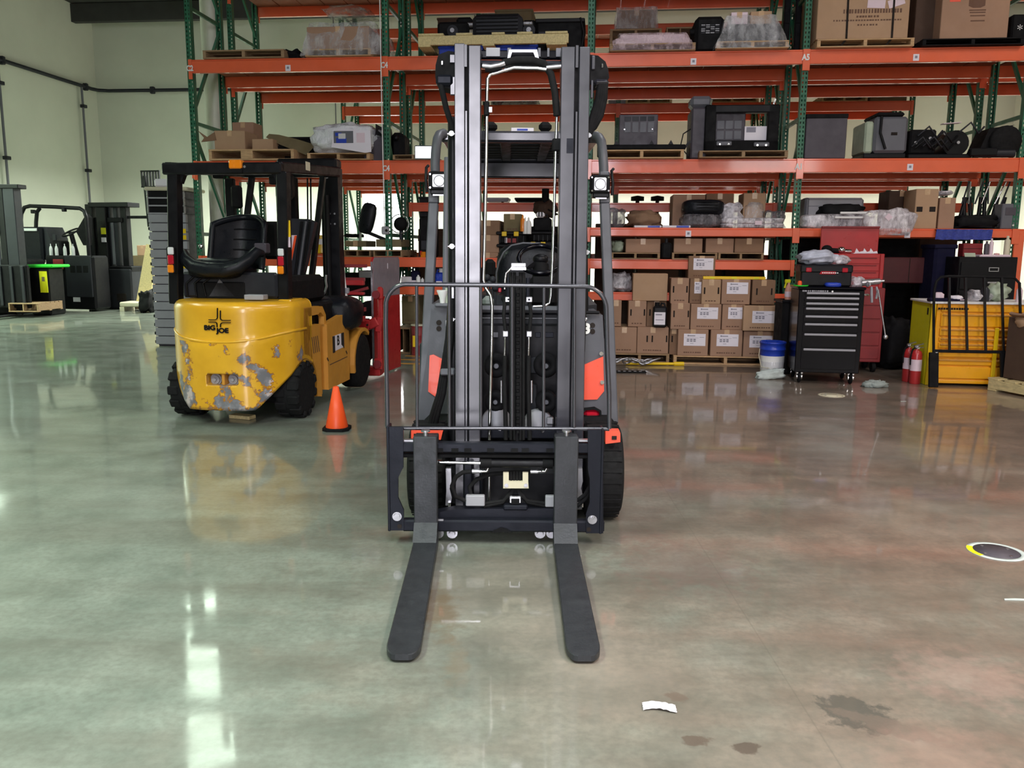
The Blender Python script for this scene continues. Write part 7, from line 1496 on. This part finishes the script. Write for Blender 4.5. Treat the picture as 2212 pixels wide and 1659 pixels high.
q = [t.px(x, y, .35) for x, y in ((84, 490), (96, 490), (108, 515), (112, 560), (84, 562))]; t.p('side_wing', G().prism(q[::-1], .35, .9), 'dgrey')
tb('lower_body', 100, 552, 205, 668, .0, .5, 'black', .04); g_ = tb('side_panel', 141, 552, 198, 642, -.03, .04, 'dgrey', .02)
for x in (151, 165, 179): tb('panel_window', x, 574, x+11, 589, -.035, .01, 'blackm', .004, g_)
tb('white_plate', 158, 642, 173, 652, -.01, .02, 'clearl', .002); tb('dash', 112, 520, 131, 552, .2, .3, 'black', .03); tb('knob', 113, 506, 120, 520, .25, .05, 'dgrey', .01); q = t.px(126, 595, -.03); t.p('lettering', put_text(G(), '3', .14, lambda a, b: (q[0]+a, -.012, q[1]+b)), 'lgrey')
q = t.px(153, 502, .6); t.p('steering_wheel', G().tube([(q[0]+.17*math.cos(k*PI/10), .6+.16*math.sin(k*PI/10), q[1]+.08*math.sin(k*PI/10)+.04*math.cos(k*PI/10)) for k in range(20)], .02, 8, closed=True).bar((q[0]-.15, .6, q[1]-.03), (q[0]+.15, .6, q[1]+.03), .03, .02), 'black'); t.p('steering_column', G().cyl((q[0], .6, q[1]), (q[0]+.1, .7, .9), .05, n=12), 'black')
q = [t.px(x, y, .4) for x, y in ((164, 500), (186, 462), (193, 470), (192, 530), (180, 530))]; t.p('front_shield', G().prism(q[::-1], .4, .5), 'blackm'); tb('red_lamp_panel', 114, 560, 136, 582, -.04, .03, 'redd', .01)
for k, x in enumerate((109, 121, 139, 157)):
    u_, z_ = DF.px(x, 545, .1); r = .035
    lone('squirt_bottle', G().lathe([(r, 0), (r, .14), (r*.6, .19), (r*.25, .2), (r*.25, .24), (.001, .25)], n=12), 'clearl', ['pale bottle on the dark truck, leftmost of four', 'pale bottle on the dark truck, second of four', 'low pale bottle on the dark truck, third of four', 'pale bottle on the dark truck, rightmost of four'][k], 'bottle', DF, u_, .12, .002+t.rect(100, 552, 205, 668, 0)[3])
# trash bin with green lid
BFr = Fr(*WD.fl(92, 676), .1)
t = T('waste_bin', 'waste bin with a neon green lid and a yellow notice, by the left wall', 'bin', BFr, 0, -.6, .001)
q = t.rect(62, 578, 110, 680, 0); t.p('body', G().box(q[0]+.03, q[1]-.03, 0, .5, .0, q[3], .03), 'black'); q2 = t.rect(57, 566, 113, 579, -.03); t.p('lid', G().box(q2[0], q2[1], -.05, .55, q[3], q[3]+.06, .02), 'ngreen', label='neon green lid')
q3 = t.rect(86, 586, 102, 632, -.01); n_ = t.p('yellow_notice', G().box(q3[0], q3[1], -.012, .0, q3[2], q3[3]), 'neon', label='yellow notice'); t.p('notice_print', G().box(q3[0]+.05, q3[0]+.11, -.015, -.012, q3[3]-.2, q3[3]-.11), 'olive', n_)
# machine cut by the left edge
LFr = Fr(*WD.fl(20, 684), .1)
t = T('reach_truck', 'dark reach truck cut off by the left edge of the picture', 'forklift', LFr, 0, 0, .002)
for (x0, x1, m) in ((-40, -22, 'black'), (0, 14, 'black'), (14, 38, 'dgrey')): tb('mast_rail', x0, 400, x1, 640, .0, .22, m)
tb('mast_head', -45, 398, 38, 407, -.02, .26, 'black'); tb('cross_tie', -20, 486, 20, 496, .1, .1, 'black'); tb('cross_tie', -20, 560, 30, 575, .1, .1, 'black'); tb('carriage', -60, 572, 60, 665, -.12, .1, 'blackm', .02)
for k in range(5): tb('carriage_bar', -50+k*24, 575, -44+k*24, 660, -.16, .05, 'dgrey', .005)
for x in (-20, 45): q = t.px(x, 676, 0)[0]; t.p('fork', G().box(q-.06, q+.06, -1.3, .0, .03, .07, .01).box(q-.06, q+.06, -.05, .0, .03, .6, .01), 'black')
tb('truck_body', -120, 560, 20, 680, .3, 1.2, 'blackm', .05); t.p('lift_cylinder', G().cyl((t.px(-8, 500, .1)[0], .12, .2), (t.px(-8, 500, .1)[0], .12, 2.4), .04, n=14), 'mgrey'); q = t.px(6, 450, .1); t.p('mast_hose', G().tube([(q[0], -.02, q[1]+.3), (q[0]-.1, -.05, q[1]), (q[0]-.05, -.02, q[1]-.5)], .02, 8), 'lgrey')
pallet((18, 655, 82, 674), 16.2, .9, 'grey pallet lying flat before the reach truck by the left wall', 'wood2', fr=WD)
# clutter in the far left corner
carton((296, 530, 318, 552), 20.0, .4, 'small tan carton on the clutter in the far left corner', 'card2', fr=WD, prints=False)
t = case('tan_crate', (288, 552, 330, 610), 20.0, .5, 'olive', 'tan wooden crate in the far left corner', 'crate', .01, fr=WD); t.p('crate_slat', G().box(-t.W/2, t.W/2, -.02, 0, t.H*.4, t.H*.6, .004), 'wood2'); t.p('crate_leg', G().box(-t.W/2, -t.W/2+.08, 0, .1, -t.oz+.001, 0).box(t.W/2-.08, t.W/2, 0, .1, -t.oz+.001, 0), 'wood2')
a, b = WD.px(302, 600, 18.4), WD.px(324, 530, 18.4); lone('leaning_plank', G().bar((a[0], 18.4, .02), (b[0], 18.55, b[1]), .28, .05, up=(0, 1, 0)), 'wood3', 'pale plank leaning on the crate in the far left corner', 'plank', WD, 0, 0, 0)
lone('white_skid', G().box(-.5, .45, 0, .5, .1, .2, .02).box(-.5, -.4, 0, .5, 0, .1).box(.3, .4, 0, .5, 0, .1), 'beige', 'pale skid on the floor in the far left corner', 'skid', WD, WD.px(306, 630, 18.0)[0], 18.0, .001)
sack((296, 632, 322, .001), 17.6, .4, 'blackm', 'dark rag heap in front of the pale skid', seed=90, amp=.5, fr=WD)
# ================================================================ daylight door in the back wall
u0, u1, _, z1 = RK.rect(792, 412, 866, 620, VB-.05)
g = G().box(u0-.08, u0, -.1, .0, 0, z1+.08, .01).box(u1, u1+.08, -.1, .0, 0, z1+.08, .01).box(u0-.08, u1+.08, -.1, .0, z1, z1+.08, .01)
d = struct('door_1', g, 'white', RK); d.location = RK.w(0, VB-.0)
zt0 = RK.px(828, 446, VB-.05)[1]; pz = RK.rect(814, 453, 833, 482, VB-.05); pz2 = RK.rect(841, 452, 866, 482, VB-.05)
def dpart(n_, g_, m_, lb=None): o = link(n_, g_.mesh(n_, m_), d); tag(o, lb); return o
dpart('door_leaf', G().box(u0, u1, -.06, -.02, 0, zt0, .006), 'white'); M['day'] = mk('bright_daylight_pane', '#ffffff', .3, 0, .01, em=14); M['day2'] = mk('daylight_pane', '#fdfbff', .3, 0, .01, em=5)
dpart('transom_pane', G().box(u0, u1, -.06, -.03, zt0, z1), 'day', 'glaring daylight pane')
for q in (pz, pz2): dpart('door_pane', G().box(q[0], q[1], -.075, -.058, q[2], q[3], .02), 'day2', 'bright door pane')
# ================================================================ loads glimpsed on the rows behind
def back(rect, v, d, name, mat, label, cat, extra=None):
    t = case(name, rect, v, d, mat, label, cat, .015); w, h = t.W, t.H
    t.p('top_edge', G().box(-w/2-.01, w/2+.01, -.01, d, h-.03, h, .006), mat)
    return t
zb = 2.4725
for k, (x0, x1) in enumerate(((1352, 1452), (1525, 1640), (1775, 1875))):
    pallet((x0, 205, x1, 3.86+.0925), 5.0, 1.0, ['left pallet on the rearmost row right of the mast', 'middle pallet on the rearmost row right of the mast', 'right pallet on the rearmost row near the third green post'][k], 'wood3')
back((1316, 206, 1356, 3.9525), 5.1, .8, 'crate', 'lgrey', 'pale crate on the rearmost row beside the left pallet', 'crate'); back((1590, 205, 1620, 3.9525), 6.0, .3, 'bundle', 'bagd', 'wrapped bundle on the rearmost row', 'bundle'); back((1880, 205, 1960, 3.9525), 5.1, .8, 'crate', 'olive', 'olive crate on the rearmost row', 'crate')
back((1060, 210, 1160, 3.9525), 5.1, .8, 'wrapped_load', 'bagd', 'film-wrapped load on the rearmost row between the mast rails', 'load')
p = pallet((1318, 62, 1430, ZT), 1.3, .95, 'pallet of pale goods on the second row above the pink film', 'wood2'); wrap((1328, 14, 1424, p.top), 1.3, .9, 'film', 'pale film-wrapped goods on the second row above the pink film', taper=.08, seed=33)
carton((1334, 22, 1418, p.top), 1.36, .8, 'carton inside the film-wrapped goods on the second row', 'card3', prints=False)
p = pallet((1440, 58, 1500, ZT), 1.3, .95, 'dark pallet on the second row behind the black control box', 'wood2')
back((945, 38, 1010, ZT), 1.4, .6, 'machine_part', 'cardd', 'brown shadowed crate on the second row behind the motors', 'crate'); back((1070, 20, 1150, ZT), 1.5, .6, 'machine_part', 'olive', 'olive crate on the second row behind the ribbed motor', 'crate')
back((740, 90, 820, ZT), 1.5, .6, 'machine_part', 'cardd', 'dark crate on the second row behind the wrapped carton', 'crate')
# benches and their clutter far behind, under the middle bays
zq = 1.95+.0525+.018
for k, (x0, x1, y0, m) in enumerate(((1050, 1097, 427, 'lgrey'), (1113, 1184, 427, 'blackm'))):
    t = back((x0, y0, x1, 436), 1.26, .3, 'long_case', m, ['flat grey case on a bracket above the bright window strip', 'flat black case on a bracket above the bright window strip'][k], 'case'); t.p('bracket', G().box(t.W*.2, t.W*.3, .0, .05, zq-t.oz, 0, .004), 'blackm')
t = T('gear_lump', 'brown lump of gear in front of the second row beam', 'machine part', RK, RK.px(1178, 455, 1.0)[0], 1.0, RK.px(1178, 466, 1.0)[1]); t.p('lump', G().sph((0, 0, .08), (.16, .12, .12), 18, 12, .9, .9, .3, 3, 6), 'cardd'); t.p('post', G().cyl((0, 0, .1), (0, 0, .36), .05, n=12), 'blackm'); t.p('cable', G().tube([(0, -.1, .1), (.2, -.15, 0), (.34, -.15, -.2)], .01, 6), 'black'); t.p('stand', G().cyl((0, 0, -.25), (0, 0, .02), .03, n=10), 'blackm')
for k, (x0, x1, y0, y1, m) in enumerate(((905, 925, 425, 470, 'black'), (1300, 1320, 440, 495, 'dgrey'))):
    back((x0, y0, x1, y1), 1.35, .2, 'tool_cabinet', m, ['dark cabinet behind the left work light', 'dark cabinet behind the right work light'][k], 'cabinet')
for k, x in enumerate((1377, 1420)): t = T('swivel_stool', ['left round-topped stool silhouetted before the bright wall', 'right round-topped stool silhouetted before the bright wall'][k], 'stool', RK, RK.px(x, 433, 2.6)[0], 2.6, .001); zz = RK.px(x, 434, 2.6)[1]; t.p('seat', G().lathe([(.001, zz), (.1, zz), (.1, zz+.06), (.001, zz+.08)], n=20), 'blackm'); t.p('stem', G().cyl((0, 0, 0), (0, 0, zz), .03, n=10), 'black')
